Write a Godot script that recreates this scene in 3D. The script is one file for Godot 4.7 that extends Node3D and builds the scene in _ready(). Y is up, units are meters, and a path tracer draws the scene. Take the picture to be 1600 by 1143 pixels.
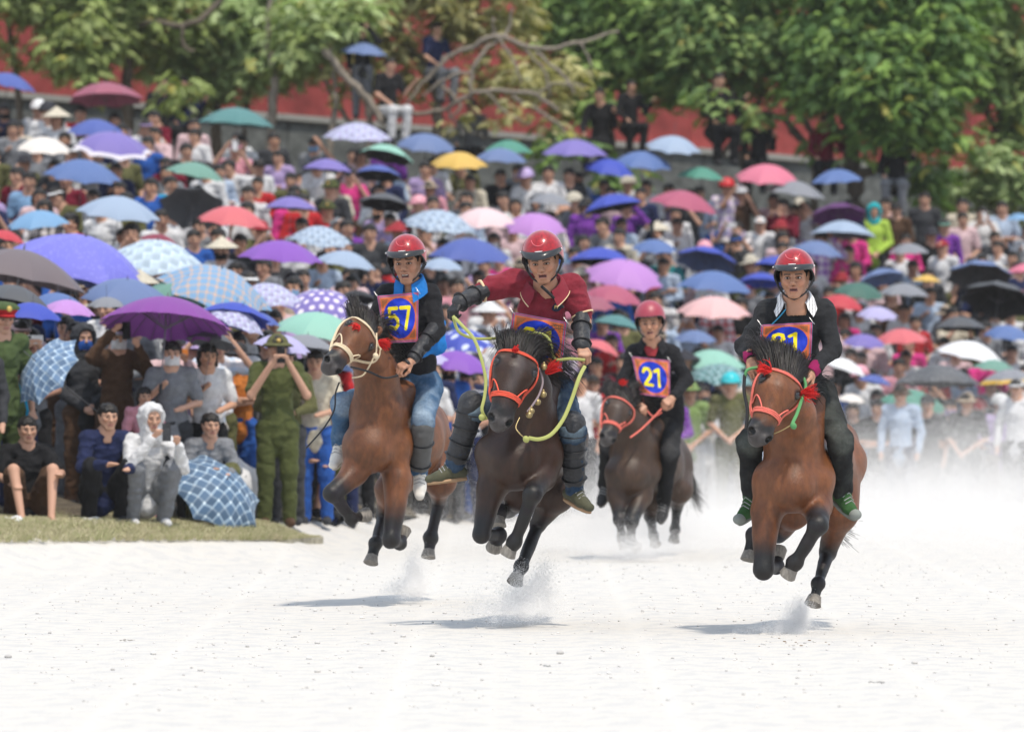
extends Node3D
# A horse race on a white gravel track in front of a bank packed with spectators and umbrellas.

const FOCAL := 8160.0      # pixels of the 1600 x 1143 photograph per metre at one metre
const EYE := 1.65          # height of the camera over the track
const LEVEL := 575.0       # row of the photograph that lies at eye height

var rng := RandomNumberGenerator.new()
var used := {}
var mats := {}
var wrinkle := FastNoiseLite.new()
var tex_cloth: ImageTexture
var tex_cloth_n: ImageTexture
var tex_hide: ImageTexture
var tex_hide_n: ImageTexture
var tex_soft: ImageTexture

# ------------------------------------------------------------------ nodes
func numbered(called: String) -> String:
	if not used.has(called):
		used[called] = 0
		return called
	used[called] += 1
	return "%s_%03d" % [called, used[called]]

func thing(called: String, label: String, category: String, where := Vector3.ZERO, group := "") -> Node3D:
	var o := Node3D.new()
	o.name = numbered(called)
	add_child(o)
	o.position = where
	tag(o, label, category, group)
	return o

func tag(o: Node3D, label: String, category: String, group := "", kind := "") -> void:
	if label: o.set_meta("label", label)
	if category: o.set_meta("category", category)
	if group: o.set_meta("group", group)
	if kind: o.set_meta("kind", kind)

func part(parent: Node3D, called: String, mesh: Mesh, m: Material, label := "") -> MeshInstance3D:
	var o := MeshInstance3D.new()
	o.name = called
	o.mesh = mesh
	if m: o.material_override = m
	parent.add_child(o, true)
	if label: o.set_meta("label", label)
	return o

func spot(px: float, py: float, dist: float) -> Vector3:
	var s := FOCAL / dist
	return Vector3((px - 800.0) / s, EYE + (LEVEL - py) / s, -dist)

# ------------------------------------------------------------------ materials
func lin(r: float, g: float, b: float) -> Color:
	return Color(r, g, b).linear_to_srgb()

func noise_image(size: int, freq: float, lo: float, hi: float, sd: int, oct := 4, cells := false) -> Image:
	var n := FastNoiseLite.new()
	n.seed = sd
	n.frequency = freq
	n.fractal_octaves = oct
	n.noise_type = FastNoiseLite.TYPE_CELLULAR if cells else FastNoiseLite.TYPE_SIMPLEX_SMOOTH
	var im := n.get_seamless_image(size, size, false, false, 0.15, true)
	im.convert(Image.FORMAT_RGB8)
	for y in size:
		for x in size:
			var v := lo + (hi - lo) * im.get_pixel(x, y).r
			im.set_pixel(x, y, Color(v, v, v))
	return im

func bump_of(im: Image, strength: float) -> ImageTexture:
	var b: Image = im.duplicate()
	b.convert(Image.FORMAT_RGBA8)
	b.bump_map_to_normal_map(strength)
	return ImageTexture.create_from_image(b)

func plain_mat(c: Color, rough := 0.8, metal := 0.0) -> StandardMaterial3D:
	var m := StandardMaterial3D.new()
	m.albedo_color = c
	m.roughness = rough
	m.metallic = metal
	m.metallic_specular = 0.4
	return m

func cloth(r: float, g: float, b: float, sheen := 0.25) -> StandardMaterial3D:
	var key := "cloth %.3f %.3f %.3f" % [r, g, b]
	if mats.has(key): return mats[key]
	var m := plain_mat(lin(r, g, b), 0.88)
	m.metallic_specular = 0.25
	m.albedo_texture = tex_cloth
	m.uv1_triplanar = true
	m.uv1_scale = Vector3.ONE * 2.3
	m.normal_enabled = true
	m.normal_texture = tex_cloth_n
	m.normal_scale = 0.5
	m.rim_enabled = sheen > 0.0
	m.rim = sheen
	m.rim_tint = 0.6
	mats[key] = m
	return m

func coated(vertex := true, rough := 0.6, spec := 0.4) -> StandardMaterial3D:
	var m := StandardMaterial3D.new()
	m.vertex_color_use_as_albedo = vertex
	m.roughness = rough
	m.metallic_specular = spec
	return m

# ------------------------------------------------------------------ a bag of triangles
class Bag:
	var v := PackedVector3Array()
	var n := PackedVector3Array()
	var c := PackedColorArray()
	var u := PackedVector2Array()
	var i := PackedInt32Array()
	func mesh(colored := true, mapped := false) -> ArrayMesh:
		var a := []
		a.resize(Mesh.ARRAY_MAX)
		a[Mesh.ARRAY_VERTEX] = v
		a[Mesh.ARRAY_NORMAL] = n
		if colored and c.size() == v.size(): a[Mesh.ARRAY_COLOR] = c
		if mapped and u.size() == v.size(): a[Mesh.ARRAY_TEX_UV] = u
		a[Mesh.ARRAY_INDEX] = i
		var m := ArrayMesh.new()
		if i.size(): m.add_surface_from_arrays(Mesh.PRIMITIVE_TRIANGLES, a)
		return m
	# a tube through points with a radius at each; ends closed
	func tube(pts: Array, rad: Array, sides := 8, col := Color.WHITE, flat := 1.0, flat_dir := Vector3.UP) -> void:
		var base := v.size()
		var up := flat_dir
		for k in pts.size():
			var p: Vector3 = pts[k]
			var d: Vector3 = (pts[mini(k + 1, pts.size() - 1)] - pts[maxi(k - 1, 0)]).normalized()
			var side := d.cross(up)
			if side.length() < 0.02: side = d.cross(Vector3(0.3, 0.2, 1))
			side = side.normalized()
			var oth := side.cross(d).normalized()
			var r: float = rad[mini(k, rad.size() - 1)]
			for s in sides:
				var an := TAU * s / sides
				var q := side * cos(an) + oth * sin(an) * flat
				v.append(p + q * r)
				n.append((side * cos(an) * flat + oth * sin(an)).normalized())
				c.append(col)
		for k in pts.size() - 1:
			for s in sides:
				var a := base + k * sides + s
				var b := base + k * sides + (s + 1) % sides
				i.append_array(PackedInt32Array([a, b, a + sides, b, b + sides, a + sides]))
		for e in 2:
			var k: int = 0 if e == 0 else pts.size() - 1
			var r: float = rad[mini(k, rad.size() - 1)]
			if r < 0.0015: continue
			var d: Vector3 = (pts[1] - pts[0]).normalized() * -1.0 if e == 0 else (pts[-1] - pts[-2]).normalized()
			var m := v.size()
			v.append(pts[k] + d * r * 0.35)
			n.append(d)
			c.append(col)
			for s in sides:
				var a := base + k * sides + s
				var b := base + k * sides + (s + 1) % sides
				i.append_array(PackedInt32Array([a, m, b]) if e == 0 else PackedInt32Array([a, b, m]))
	# a grid of points (rows of equal length) as a sheet
	func sheet(rows: Array, col := Color.WHITE, closed := false, uv_rows := [], flip := false) -> void:
		var base := v.size()
		var w: int = rows[0].size()
		var hgt: int = rows.size()
		for y in hgt:
			for x in w:
				v.append(rows[y][x])
				c.append(col)
				if uv_rows: u.append(uv_rows[y][x])
				else: u.append(Vector2(float(x) / maxi(w - 1, 1), float(y) / maxi(hgt - 1, 1)))
				var xa: int = (x - 1 + w) % w if closed else maxi(x - 1, 0)
				var xb: int = (x + 1) % w if closed else mini(x + 1, w - 1)
				var dx: Vector3 = rows[y][xb] - rows[y][xa]
				var dy: Vector3 = rows[mini(y + 1, hgt - 1)][x] - rows[maxi(y - 1, 0)][x]
				var nn := dx.cross(dy) * (-1.0 if flip else 1.0)
				n.append(nn.normalized() if nn.length() > 1e-12 else Vector3.UP)
		for y in hgt - 1:
			for x in (w if closed else w - 1):
				var a := base + y * w + x
				var b := base + y * w + (x + 1) % w
				i.append_array(PackedInt32Array([a, b, a + w, b, b + w, a + w]) if flip else PackedInt32Array([a, a + w, b, b, a + w, b + w]))
	func ball(p: Vector3, r: Vector3, bas := Basis.IDENTITY, col := Color.WHITE, rings := 8, sides := 12) -> void:
		var base := v.size()
		for y in rings + 1:
			var t := PI * y / rings
			for x in sides:
				var f := TAU * x / sides
				var d := Vector3(sin(t) * cos(f), cos(t), sin(t) * sin(f))
				v.append(p + bas * (d * r))
				n.append((bas * (d / r)).normalized())
				c.append(col)
		for y in rings:
			for x in sides:
				var a := base + y * sides + x
				var b := base + y * sides + (x + 1) % sides
				i.append_array(PackedInt32Array([a, a + sides, b, b, a + sides, b + sides]))
	# a box with its edges bevelled
	func box(p: Vector3, half: Vector3, bas := Basis.IDENTITY, col := Color.WHITE, bev := 0.1) -> void:
		var e := minf(half.x, minf(half.y, half.z)) * bev
		var ax := [Vector3(1, 0, 0), Vector3(0, 1, 0), Vector3(0, 0, 1)]
		for k in 3:
			for s in [-1.0, 1.0]:
				var nn: Vector3 = ax[k] * s
				var a: Vector3 = ax[(k + 1) % 3]
				var b: Vector3 = ax[(k + 2) % 3]
				var ha := half.dot(a) - e
				var hb := half.dot(b) - e
				var base := v.size()
				for q in [[-1, -1], [1, -1], [1, 1], [-1, 1]]:
					v.append(p + bas * (nn * half.dot(ax[k]) + a * ha * q[0] + b * hb * q[1]))
					n.append(bas * nn)
					c.append(col)
				i.append_array(PackedInt32Array([base, base + 2, base + 1, base, base + 3, base + 2]) if s > 0 else PackedInt32Array([base, base + 1, base + 2, base, base + 2, base + 3]))
				# chamfers towards the next axis
				for t in [-1.0, 1.0]:
					var m: Vector3 = a * t
					var c2 := v.size()
					var nm := (nn + m).normalized()
					for q in [[0, -1], [1, -1], [1, 1], [0, 1]]:
						var off: Vector3 = nn * half.dot(ax[k]) + m * ha if q[0] == 0 else nn * (half.dot(ax[k]) - e) + m * half.dot(a)
						v.append(p + bas * (off + b * hb * q[1]))
						n.append(bas * nm)
						c.append(col)
					i.append_array(PackedInt32Array([c2, c2 + 2, c2 + 1, c2, c2 + 3, c2 + 2]) if s * t > 0 else PackedInt32Array([c2, c2 + 1, c2 + 2, c2, c2 + 2, c2 + 3]))

# ------------------------------------------------------------------ soft solids: bones joined smoothly, meshed as surface nets
class Blob:
	var o: Vector3
	var h: float
	var nx: int
	var ny: int
	var nz: int
	var f := PackedFloat32Array()
	var m := PackedFloat32Array()
	func _init(lo: Vector3, hi: Vector3, cell: float) -> void:
		h = cell
		o = lo - Vector3.ONE * cell * 3.0
		var d := (hi - o) / cell + Vector3.ONE * 4.0
		nx = int(d.x)
		ny = int(d.y)
		nz = int(d.z)
		f.resize(nx * ny * nz)
		f.fill(10.0)
		m.resize(nx * ny * nz)
	# bone from a to b with radii; k softness of the join; q squashes across direction n; ma, mb a tint carried along; cut carves
	func bone(a: Vector3, b: Vector3, ra: float, rb: float, k := 0.03, ma := 0.0, mb := 0.0, n := Vector3.ZERO, q := 1.0, cut := false) -> void:
		var reach := maxf(ra, rb) * maxf(1.0, q) + k + h * 2.5
		var lo := (Vector3(minf(a.x, b.x), minf(a.y, b.y), minf(a.z, b.z)) - Vector3.ONE * reach - o) / h
		var hi := (Vector3(maxf(a.x, b.x), maxf(a.y, b.y), maxf(a.z, b.z)) + Vector3.ONE * reach - o) / h
		var x0 := maxi(int(lo.x), 0)
		var y0 := maxi(int(lo.y), 0)
		var z0 := maxi(int(lo.z), 0)
		var x1 := mini(int(hi.x) + 1, nx)
		var y1 := mini(int(hi.y) + 1, ny)
		var z1 := mini(int(hi.z) + 1, nz)
		var sq := q != 1.0
		var w := 1.0 / q - 1.0
		var dd := b - a
		if sq: dd += n * (dd.dot(n) * w)
		var dx := dd.x
		var dy := dd.y
		var dz := dd.z
		var inv := 1.0 / maxf(dd.length_squared(), 1e-9)
		var dr := rb - ra
		var near := reach * maxf(1.0, 1.0 / q)
		var k4 := 0.25 / maxf(k, 1e-5)
		var mm := ma != 0.0 or mb != 0.0
		var wn := n * w
		for z in range(z0, z1):
			var vz0 := o.z + z * h - a.z
			for y in range(y0, y1):
				var vy0 := o.y + y * h - a.y
				var at := (z * ny + y) * nx + x0
				var vx0 := o.x + x0 * h - a.x - h
				at -= 1
				for x in range(x0, x1):
					vx0 += h
					at += 1
					var vx := vx0
					var vy := vy0
					var vz := vz0
					if sq:
						var g := vx * n.x + vy * n.y + vz * n.z
						vx += wn.x * g
						vy += wn.y * g
						vz += wn.z * g
					var t := clampf((vx * dx + vy * dy + vz * dz) * inv, 0.0, 1.0)
					vx -= dx * t
					vy -= dy * t
					vz -= dz * t
					var d := sqrt(vx * vx + vy * vy + vz * vz) - ra - dr * t
					if d > near: continue
					var old := f[at]
					if cut:
						d = -d
						var e := k - absf(d - old)
						f[at] = maxf(d, old) + (e * e * k4 if e > 0.0 else 0.0)
						continue
					var e2 := k - absf(d - old)
					var lowest := minf(d, old)
					if e2 > 0.0: lowest -= e2 * e2 * k4
					var share := clampf(0.5 + 0.5 * (old - d) / k, 0.0, 1.0) if k > 0.0 else (1.0 if d < old else 0.0)
					if share > 0.0: m[at] += (ma + (mb - ma) * t - m[at]) * share
					f[at] = lowest
	func rough(noise: FastNoiseLite, amp: float, stretch := Vector3.ONE) -> void:
		var lim := h * 4.0
		var at := 0
		for z in nz:
			for y in ny:
				for x in nx:
					var d := f[at]
					if d < lim and d > -lim:
						f[at] = d + amp * noise.get_noise_3d((o.x + x * h) * stretch.x, (o.y + y * h) * stretch.y, (o.z + z * h) * stretch.z)
					at += 1
	func net(bag: Bag, tint = null) -> void:
		var ids := PackedInt32Array()
		ids.resize(f.size())
		ids.fill(-1)
		var lim := h * 4.5
		var sy := nx
		var sz := nx * ny
		var cells := PackedInt32Array()
		for z in nz - 1:
			for y in ny - 1:
				var at := z * sz + y * sy - 1
				for x in nx - 1:
					at += 1
					var c0 := f[at]
					if c0 > lim or c0 < -lim: continue
					var c1 := f[at + 1]
					var c2 := f[at + sy]
					var c3 := f[at + sy + 1]
					var c4 := f[at + sz]
					var c5 := f[at + sz + 1]
					var c6 := f[at + sz + sy]
					var c7 := f[at + sz + sy + 1]
					var neg := int(c0 < 0.0) + int(c1 < 0.0) + int(c2 < 0.0) + int(c3 < 0.0) + int(c4 < 0.0) + int(c5 < 0.0) + int(c6 < 0.0) + int(c7 < 0.0)
					if neg == 0 or neg == 8: continue
					var s := Vector3.ZERO
					var k := 0
					if (c0 < 0.0) != (c1 < 0.0): s += Vector3(c0 / (c0 - c1), 0, 0); k += 1
					if (c2 < 0.0) != (c3 < 0.0): s += Vector3(c2 / (c2 - c3), 1, 0); k += 1
					if (c4 < 0.0) != (c5 < 0.0): s += Vector3(c4 / (c4 - c5), 0, 1); k += 1
					if (c6 < 0.0) != (c7 < 0.0): s += Vector3(c6 / (c6 - c7), 1, 1); k += 1
					if (c0 < 0.0) != (c2 < 0.0): s += Vector3(0, c0 / (c0 - c2), 0); k += 1
					if (c1 < 0.0) != (c3 < 0.0): s += Vector3(1, c1 / (c1 - c3), 0); k += 1
					if (c4 < 0.0) != (c6 < 0.0): s += Vector3(0, c4 / (c4 - c6), 1); k += 1
					if (c5 < 0.0) != (c7 < 0.0): s += Vector3(1, c5 / (c5 - c7), 1); k += 1
					if (c0 < 0.0) != (c4 < 0.0): s += Vector3(0, 0, c0 / (c0 - c4)); k += 1
					if (c1 < 0.0) != (c5 < 0.0): s += Vector3(1, 0, c1 / (c1 - c5)); k += 1
					if (c2 < 0.0) != (c6 < 0.0): s += Vector3(0, 1, c2 / (c2 - c6)); k += 1
					if (c3 < 0.0) != (c7 < 0.0): s += Vector3(1, 1, c3 / (c3 - c7)); k += 1
					s /= k
					var g := Vector3(c1 - c0 + c3 - c2 + c5 - c4 + c7 - c6, c2 - c0 + c3 - c1 + c6 - c4 + c7 - c5, c4 - c0 + c5 - c1 + c6 - c2 + c7 - c3)
					ids[at] = bag.v.size()
					var p := o + (Vector3(x, y, z) + s) * h
					bag.v.append(p)
					bag.n.append(g.normalized())
					bag.c.append(tint.call(p, m[at]) if tint != null else Color.WHITE)
					cells.append(at)
		for at in cells:
			var inside := f[at] < 0.0
			# edge along x
			if inside != (f[at + 1] < 0.0):
				quad(bag, ids[at], ids[at - sy], ids[at - sy - sz], ids[at - sz], inside)
			if inside != (f[at + sy] < 0.0):
				quad(bag, ids[at], ids[at - sz], ids[at - sz - 1], ids[at - 1], inside)
			if inside != (f[at + sz] < 0.0):
				quad(bag, ids[at], ids[at - 1], ids[at - 1 - sy], ids[at - sy], inside)
	func quad(bag: Bag, a: int, b: int, c: int, d: int, inside: bool) -> void:
		if a < 0 or b < 0 or c < 0 or d < 0: return
		if inside: bag.i.append_array(PackedInt32Array([a, c, b, a, d, c]))
		else: bag.i.append_array(PackedInt32Array([a, b, c, a, c, d]))

func blob_of(pts: Array, pad: float, cell: float) -> Blob:
	var lo: Vector3 = pts[0]
	var hi: Vector3 = pts[0]
	for p: Vector3 in pts:
		lo = lo.min(p)
		hi = hi.max(p)
	return Blob.new(lo - Vector3.ONE * pad, hi + Vector3.ONE * pad, cell)

func along(pts: Array, steps: int) -> Array:
	# a smooth line through points
	var c := Curve3D.new()
	for k in pts.size():
		var t: Vector3 = (pts[mini(k + 1, pts.size() - 1)] - pts[maxi(k - 1, 0)]) / 6.0
		c.add_point(pts[k], -t, t)
	var out := []
	for k in steps + 1:
		var x: float = float(k) / steps * (pts.size() - 1)
		var a: int = mini(int(x), pts.size() - 2)
		out.append(c.sample(a, x - a))
	return out

func textures() -> void:
	wrinkle.noise_type = FastNoiseLite.TYPE_SIMPLEX_SMOOTH
	wrinkle.fractal_octaves = 2
	wrinkle.seed = 5
	var weave := noise_image(256, 0.02, 0.78, 1.0, 3)
	tex_cloth = ImageTexture.create_from_image(weave)
	var fold := noise_image(256, 0.03, 0.0, 1.0, 4, 5)
	tex_cloth_n = bump_of(fold, 6.0)
	var hide := noise_image(256, 0.03, 0.7, 1.0, 8, 5)
	tex_hide = ImageTexture.create_from_image(hide)
	tex_hide_n = bump_of(noise_image(256, 0.12, 0.0, 1.0, 9, 3), 4.0)
	tex_soft = ImageTexture.create_from_image(noise_image(256, 0.02, 0.6, 1.0, 11, 5))

# ------------------------------------------------------------------ horses
func sampled(b: Blob, p: Vector3) -> float:
	var q := (p - b.o) / b.h
	var x := clampi(int(q.x), 0, b.nx - 2)
	var y := clampi(int(q.y), 0, b.ny - 2)
	var z := clampi(int(q.z), 0, b.nz - 2)
	var at := (z * b.ny + y) * b.nx + x
	var sy := b.nx
	var sz := b.nx * b.ny
	var t := q - Vector3(x, y, z)
	var a := lerpf(lerpf(b.f[at], b.f[at + 1], t.x), lerpf(b.f[at + sy], b.f[at + sy + 1], t.x), t.y)
	var c := lerpf(lerpf(b.f[at + sz], b.f[at + sz + 1], t.x), lerpf(b.f[at + sz + sy], b.f[at + sz + sy + 1], t.x), t.y)
	return lerpf(a, c, t.z)

func onto(b: Blob, from: Vector3, through: Vector3, off := 0.0) -> Vector3:
	var d := (through - from).normalized()
	var p := from
	for k in 200:
		if sampled(b, p) > off: break
		p += d * b.h * 0.35
	return p

func strand(bag: Bag, root: Vector3, tip: Vector3, sag: Vector3, r: float, col: Color, segs := 6) -> void:
	var pts := []
	var rad := []
	for k in segs + 1:
		var t := float(k) / segs
		pts.append(root.lerp(tip, t) + sag * (4.0 * t * (1.0 - t)))
		rad.append(r * (1.0 - 0.8 * t * t))
	bag.tube(pts, rad, 3, col)

func dark_hair() -> Color:
	var v := rng.randf_range(0.6, 1.5)
	return Color(0.018 * v, 0.014 * v, 0.012 * v)

func make_horse(d: Dictionary) -> Node3D:
	var dist: float = d.dist
	var s := FOCAL / dist
	var base := spot(d.mid, 575.0, dist)
	base.y = 0.0
	var o := thing("horse", d.label, "horse", base, "racing ponies")
	var j := func(a: Array) -> Vector3: return spot(a[0], a[1], dist - a[2]) - base
	var px := 1.0 / s
	# --- body
	var pts := []
	for k in ["poll", "muzzle", "neck", "neck_base", "breast", "barrel", "belly", "croup", "haunch", "haunch2"]:
		if d.has(k): pts.append(j.call(d[k]))
	for leg in d.legs:
		for k in leg.j: pts.append(j.call(k))
	var b := blob_of(pts, 0.34, 0.0155)
	var B := func(a: String, c: String, ra: float, rb: float, k: float, ma := 0.0, mb := 0.0) -> void:
		b.bone(j.call(d[a]), j.call(d[c]), ra * px, rb * px, k, ma, mb)
	var X := Vector3(1, 0, 0)
	b.bone(j.call(d.barrel), j.call(d.belly), d.r.barrel * px, d.r.belly * px, 0.06, 0, 0, X, 0.92)
	b.bone(j.call(d.belly), j.call(d.croup), d.r.belly * px, d.r.croup * px, 0.06, 0, 0, X, 0.9)
	b.bone(j.call(d.haunch), j.call(d.haunch), d.r.haunch * px, d.r.haunch * px, 0.09)
	b.bone(j.call(d.haunch2), j.call(d.haunch2), d.r.haunch * px, d.r.haunch * px, 0.09)
	B.call("breast", "barrel", d.r.breast, d.r.barrel * 0.85, 0.06)
	B.call("shoulder", "shoulder", d.r.shoulder, d.r.shoulder, 0.07)
	B.call("shoulder2", "shoulder2", d.r.shoulder * 1.08, d.r.shoulder, 0.07)
	B.call("neck_base", "breast", d.r.neck_base, d.r.breast * 0.9, 0.06)
	B.call("withers", "neck_base", d.r.neck_base * 0.7, d.r.neck_base, 0.06)
	B.call("withers", "belly", d.r.neck_base * 0.5, d.r.belly * 0.6, 0.06)
	B.call("neck", "neck_base", d.r.neck, d.r.neck_base, 0.05)
	b.bone(j.call(d.poll).lerp(j.call(d.neck), 0.4) + Vector3(0, 0, -0.06), j.call(d.neck), d.r.neck * px * 0.62, d.r.neck * px, 0.04)
	var lr: float = d.get("leg", 1.0)
	for leg in d.legs:
		var q := []
		for k in leg.j: q.append(j.call(k))
		if leg.hind:   # hip, stifle, hock, fetlock, hoof
			b.bone(q[0], q[1], 0.14 * lr, 0.115 * lr, 0.07)
			b.bone(q[1], q[2], 0.1 * lr, 0.05 * lr, 0.035, 0.0, 0.85)
			b.bone(q[2], q[2] + (q[2] - q[3]).normalized() * 0.03, 0.043 * lr, 0.03 * lr, 0.02, 1.0, 0.8)
		else:          # shoulder point, elbow, knee, fetlock, hoof
			b.bone(q[0], q[1], 0.1 * lr, 0.088 * lr, 0.06)
			b.bone(q[1], q[2], 0.092 * lr, 0.053 * lr, 0.035, 0.05, 0.95)
			b.bone(q[2], q[2], 0.06 * lr, 0.06 * lr, 0.025, 1.0, 1.0)
		b.bone(q[2], q[3], 0.041 * lr, 0.033 * lr, 0.022, 1.0, 1.0)
		b.bone(q[3], q[3], 0.051 * lr, 0.051 * lr, 0.018, 1.0, 1.0)
		var hd: Vector3 = (q[4] - q[3]).normalized()
		b.bone(q[3], q[4] - hd * 0.055 * lr, 0.034 * lr, 0.037 * lr, 0.015, 1.0, 1.0)
	# muscle: hollows between the breast muscles and behind the shoulder
	if d.has("cleft"): b.bone(j.call(d.cleft[0]), j.call(d.cleft[1]), 0.012, 0.016, 0.05, 0, 0, Vector3.ZERO, 1.0, true)
	wrinkle.frequency = 5.0
	var sinew := FastNoiseLite.new()
	sinew.fractal_type = FastNoiseLite.FRACTAL_RIDGED
	sinew.fractal_octaves = 2
	sinew.frequency = 1.7
	sinew.seed = int(d.mid) + 3
	b.rough(sinew, -0.011, Vector3(1.2, 0.8, 1.0))
	# --- head
	var P: Vector3 = j.call(d.poll)
	var M: Vector3 = j.call(d.muzzle)
	var L := (M - P).length()
	var ax := (M - P) / L
	var lat: Vector3 = Basis.from_euler(Vector3(0, d.turn, d.get("roll", 0.0))) * X
	lat = (lat - ax * lat.dot(ax)).normalized()
	var nor := ax.cross(lat).normalized()
	if nor.z < 0.0: nor = -nor
	var W: float = d.r.head * px
	var H := func(x: float, y: float, z: float) -> Vector3: return P + lat * x * W + nor * y * W + ax * z * L
	var hb := blob_of([H.call(-1.3, -1.2, -0.45), H.call(1.3, 1.2, 1.15), H.call(1.3, -1.2, -0.45), H.call(-1.3, 1.2, 1.15), H.call(-1.3, -1.2, 1.15)], 0.05, 0.0085)
	hb.bone(H.call(0, -0.12, 0.2), H.call(0, -0.02, 0.34), W * 0.76, W * 0.86, 0.04, 0.1, 0.0, nor, 0.82)
	for e in [-1, 1]:
		hb.bone(H.call(0.38 * e, -0.55, 0.24), H.call(0.26 * e, -0.5, 0.58), W * 0.58, W * 0.4, 0.04, 0.0, 0.2)
		hb.bone(H.call(0.66 * e, 0.2, 0.24), H.call(0.62 * e, 0.28, 0.34), W * 0.3, W * 0.25, 0.03, 0.3, 0.25)
		hb.bone(H.call(0.34 * e, 0.1, 0.93), H.call(0.26 * e, 0.16, 0.99), W * 0.24, W * 0.22, 0.02, 1.7, 2.0)
		hb.bone(H.call(0.45 * e, 0.12, 0.42), H.call(0.34 * e, 0.05, 0.72), W * 0.2, W * 0.16, 0.03)
	hb.bone(H.call(0, 0.12, 0.34), H.call(0, 0.02, 0.82), W * 0.66, W * 0.45, 0.04, 0.0, 0.45)
	hb.bone(H.call(0, -0.12, 0.84), H.call(0, -0.14, 0.97), W * 0.5, W * 0.42, 0.03, 1.0, 1.95)
	hb.bone(H.call(0, -0.52, 0.7), H.call(0, -0.5, 0.95), W * 0.36, W * 0.3, 0.025, 0.6, 1.9)
	for e in [-1, 1]:
		hb.bone(H.call(0.44 * e, 0.2, 0.965), H.call(0.36 * e, 0.28, 1.0), W * 0.14, W * 0.13, 0.012, 0, 0, Vector3.ZERO, 1.0, true)
		hb.bone(H.call(0.95 * e, 0.38, 0.28), H.call(0.9 * e, 0.42, 0.31), W * 0.12, W * 0.12, 0.02, 0, 0, Vector3.ZERO, 1.0, true)
	hb.bone(H.call(-0.42, -0.42, 1.0), H.call(0.42, -0.42, 1.0), W * 0.045, W * 0.045, 0.015, 0, 0, Vector3.ZERO, 1.0, true)
	for e in d.ears:
		var eb: Vector3 = H.call(e[0], e[1], 0.0)
		var et: Vector3 = eb + Vector3(e[2], e[3], e[4])
		var em := eb.lerp(et, 0.5)
		hb.bone(eb, em, W * 0.2, W * 0.23, 0.02, 0.1, 0.2)
		hb.bone(em, et, W * 0.22, W * 0.05, 0.01, 0.2, 0.9)
		hb.bone(em + Vector3(0, 0, W * 0.22), em.lerp(et, 0.6) + Vector3(0, 0, W * 0.2), W * 0.11, W * 0.06, 0.01, 0, 0, Vector3.ZERO, 1.0, true)
	hb.bone(H.call(0, -0.25, 0.2), j.call(d.neck), W * 0.8, d.r.neck * px * 0.97, 0.04)
	hb.rough(sinew, -0.005)
	var bag := Bag.new()
	var body: Color = d.body
	var tone := FastNoiseLite.new()
	tone.frequency = 2.2
	tone.fractal_octaves = 4
	tone.seed = int(d.mid)
	var blaze: float = d.get("blaze", 0.0)
	var tint := func(p: Vector3, m: float) -> Color:
		var v := tone.get_noise_3dv(p)
		var c := body * (1.0 + 0.35 * v)
		c = c.lerp(body * Color(0.5, 0.45, 0.42), clampf(tone.get_noise_3dv(p * 1.7 + Vector3.ONE * 9) * 1.6, 0, 0.6))
		var dk := Color(0.013, 0.011, 0.012) * (1.0 + 0.8 * absf(v))
		if m < 1.0: c = c.lerp(dk, smoothstep(0.3, 0.8, m + v * 0.15))
		else: c = dk.lerp(Color(0.07, 0.062, 0.06), smoothstep(1.2, 1.95, m))
		for e in [-1.0, 1.0]:
			var nd: float = (p - H.call(0.42 * e, 0.2, 0.975)).length() / W
			c = c.lerp(Color(0.006, 0.005, 0.005), smoothstep(0.24, 0.15, nd))
			var ed: float = (p - H.call(0.84 * e, 0.36, 0.295)).length() / W
			c = c.lerp(Color(0.012, 0.009, 0.008), smoothstep(0.36, 0.2, ed) * 0.9)
		if blaze > 0.0:
			var q := p - P
			var al := q.dot(ax) / L
			var l := q.dot(lat) / W + v * 0.3
			if al > 0.1 and al < 0.75 and q.dot(nor) > 0.0:
				c = c.lerp(Color(0.12, 0.1, 0.1), blaze * smoothstep(0.4, 0.05, absf(l)) * smoothstep(0.75, 0.5, al) * smoothstep(0.1, 0.2, al))
		return c
	b.net(bag, tint)
	hb.net(bag, tint)
	part(o, "body", bag.mesh(), mats.hide)
	# --- eyes
	for e in [-1, 1]:
		var eye := Bag.new()
		eye.ball(H.call(0.815 * e, d.get("eye", 0.34), 0.295), Vector3.ONE * W * 0.18)
		part(o, "eye", eye.mesh(false), mats.eye)
	# --- hooves
	for leg in d.legs:
		var f3: Vector3 = j.call(leg.j[3])
		var f4: Vector3 = j.call(leg.j[4])
		var hd := (f4 - f3).normalized()
		var top := f4 - hd * 0.066 * lr
		var toe := Vector3(0, 0, 1)
		toe = (toe - hd * toe.dot(hd)).normalized()
		var side := hd.cross(toe)
		var rows := []
		for k in 6:
			var t: float = [0.0, 0.06, 0.5, 0.94, 1.0, 1.0][k]
			var r: float = [0.038, 0.043, 0.05, 0.058, 0.054, 0.001][k] * lr
			var ring := []
			for a in 16:
				var an := TAU * a / 16
				var wob := 1.0 + 0.03 * sin(an * 5.0 + k)
				ring.append(top + hd * 0.07 * lr * t + toe * 0.012 * t * lr + (side * cos(an) * 0.95 + toe * sin(an)) * r * wob)
			rows.append(ring)
		var hf := Bag.new()
		hf.sheet(rows, Color.WHITE, true, [], true)
		part(o, "hoof", hf.mesh(false), mats.hoof)
	# --- mane, forelock and tail
	var mane := Bag.new()
	var wind: Vector3 = d.wind
	var up := Vector3.UP
	var pad := Blob.new(P - Vector3.ONE * 0.3, P + Vector3.ONE * 0.3, 0.012)
	pad.bone(H.call(-0.4, -0.42, 0.1), H.call(0.4, -0.42, 0.1), W * 0.55, W * 0.55, 0.03)
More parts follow.
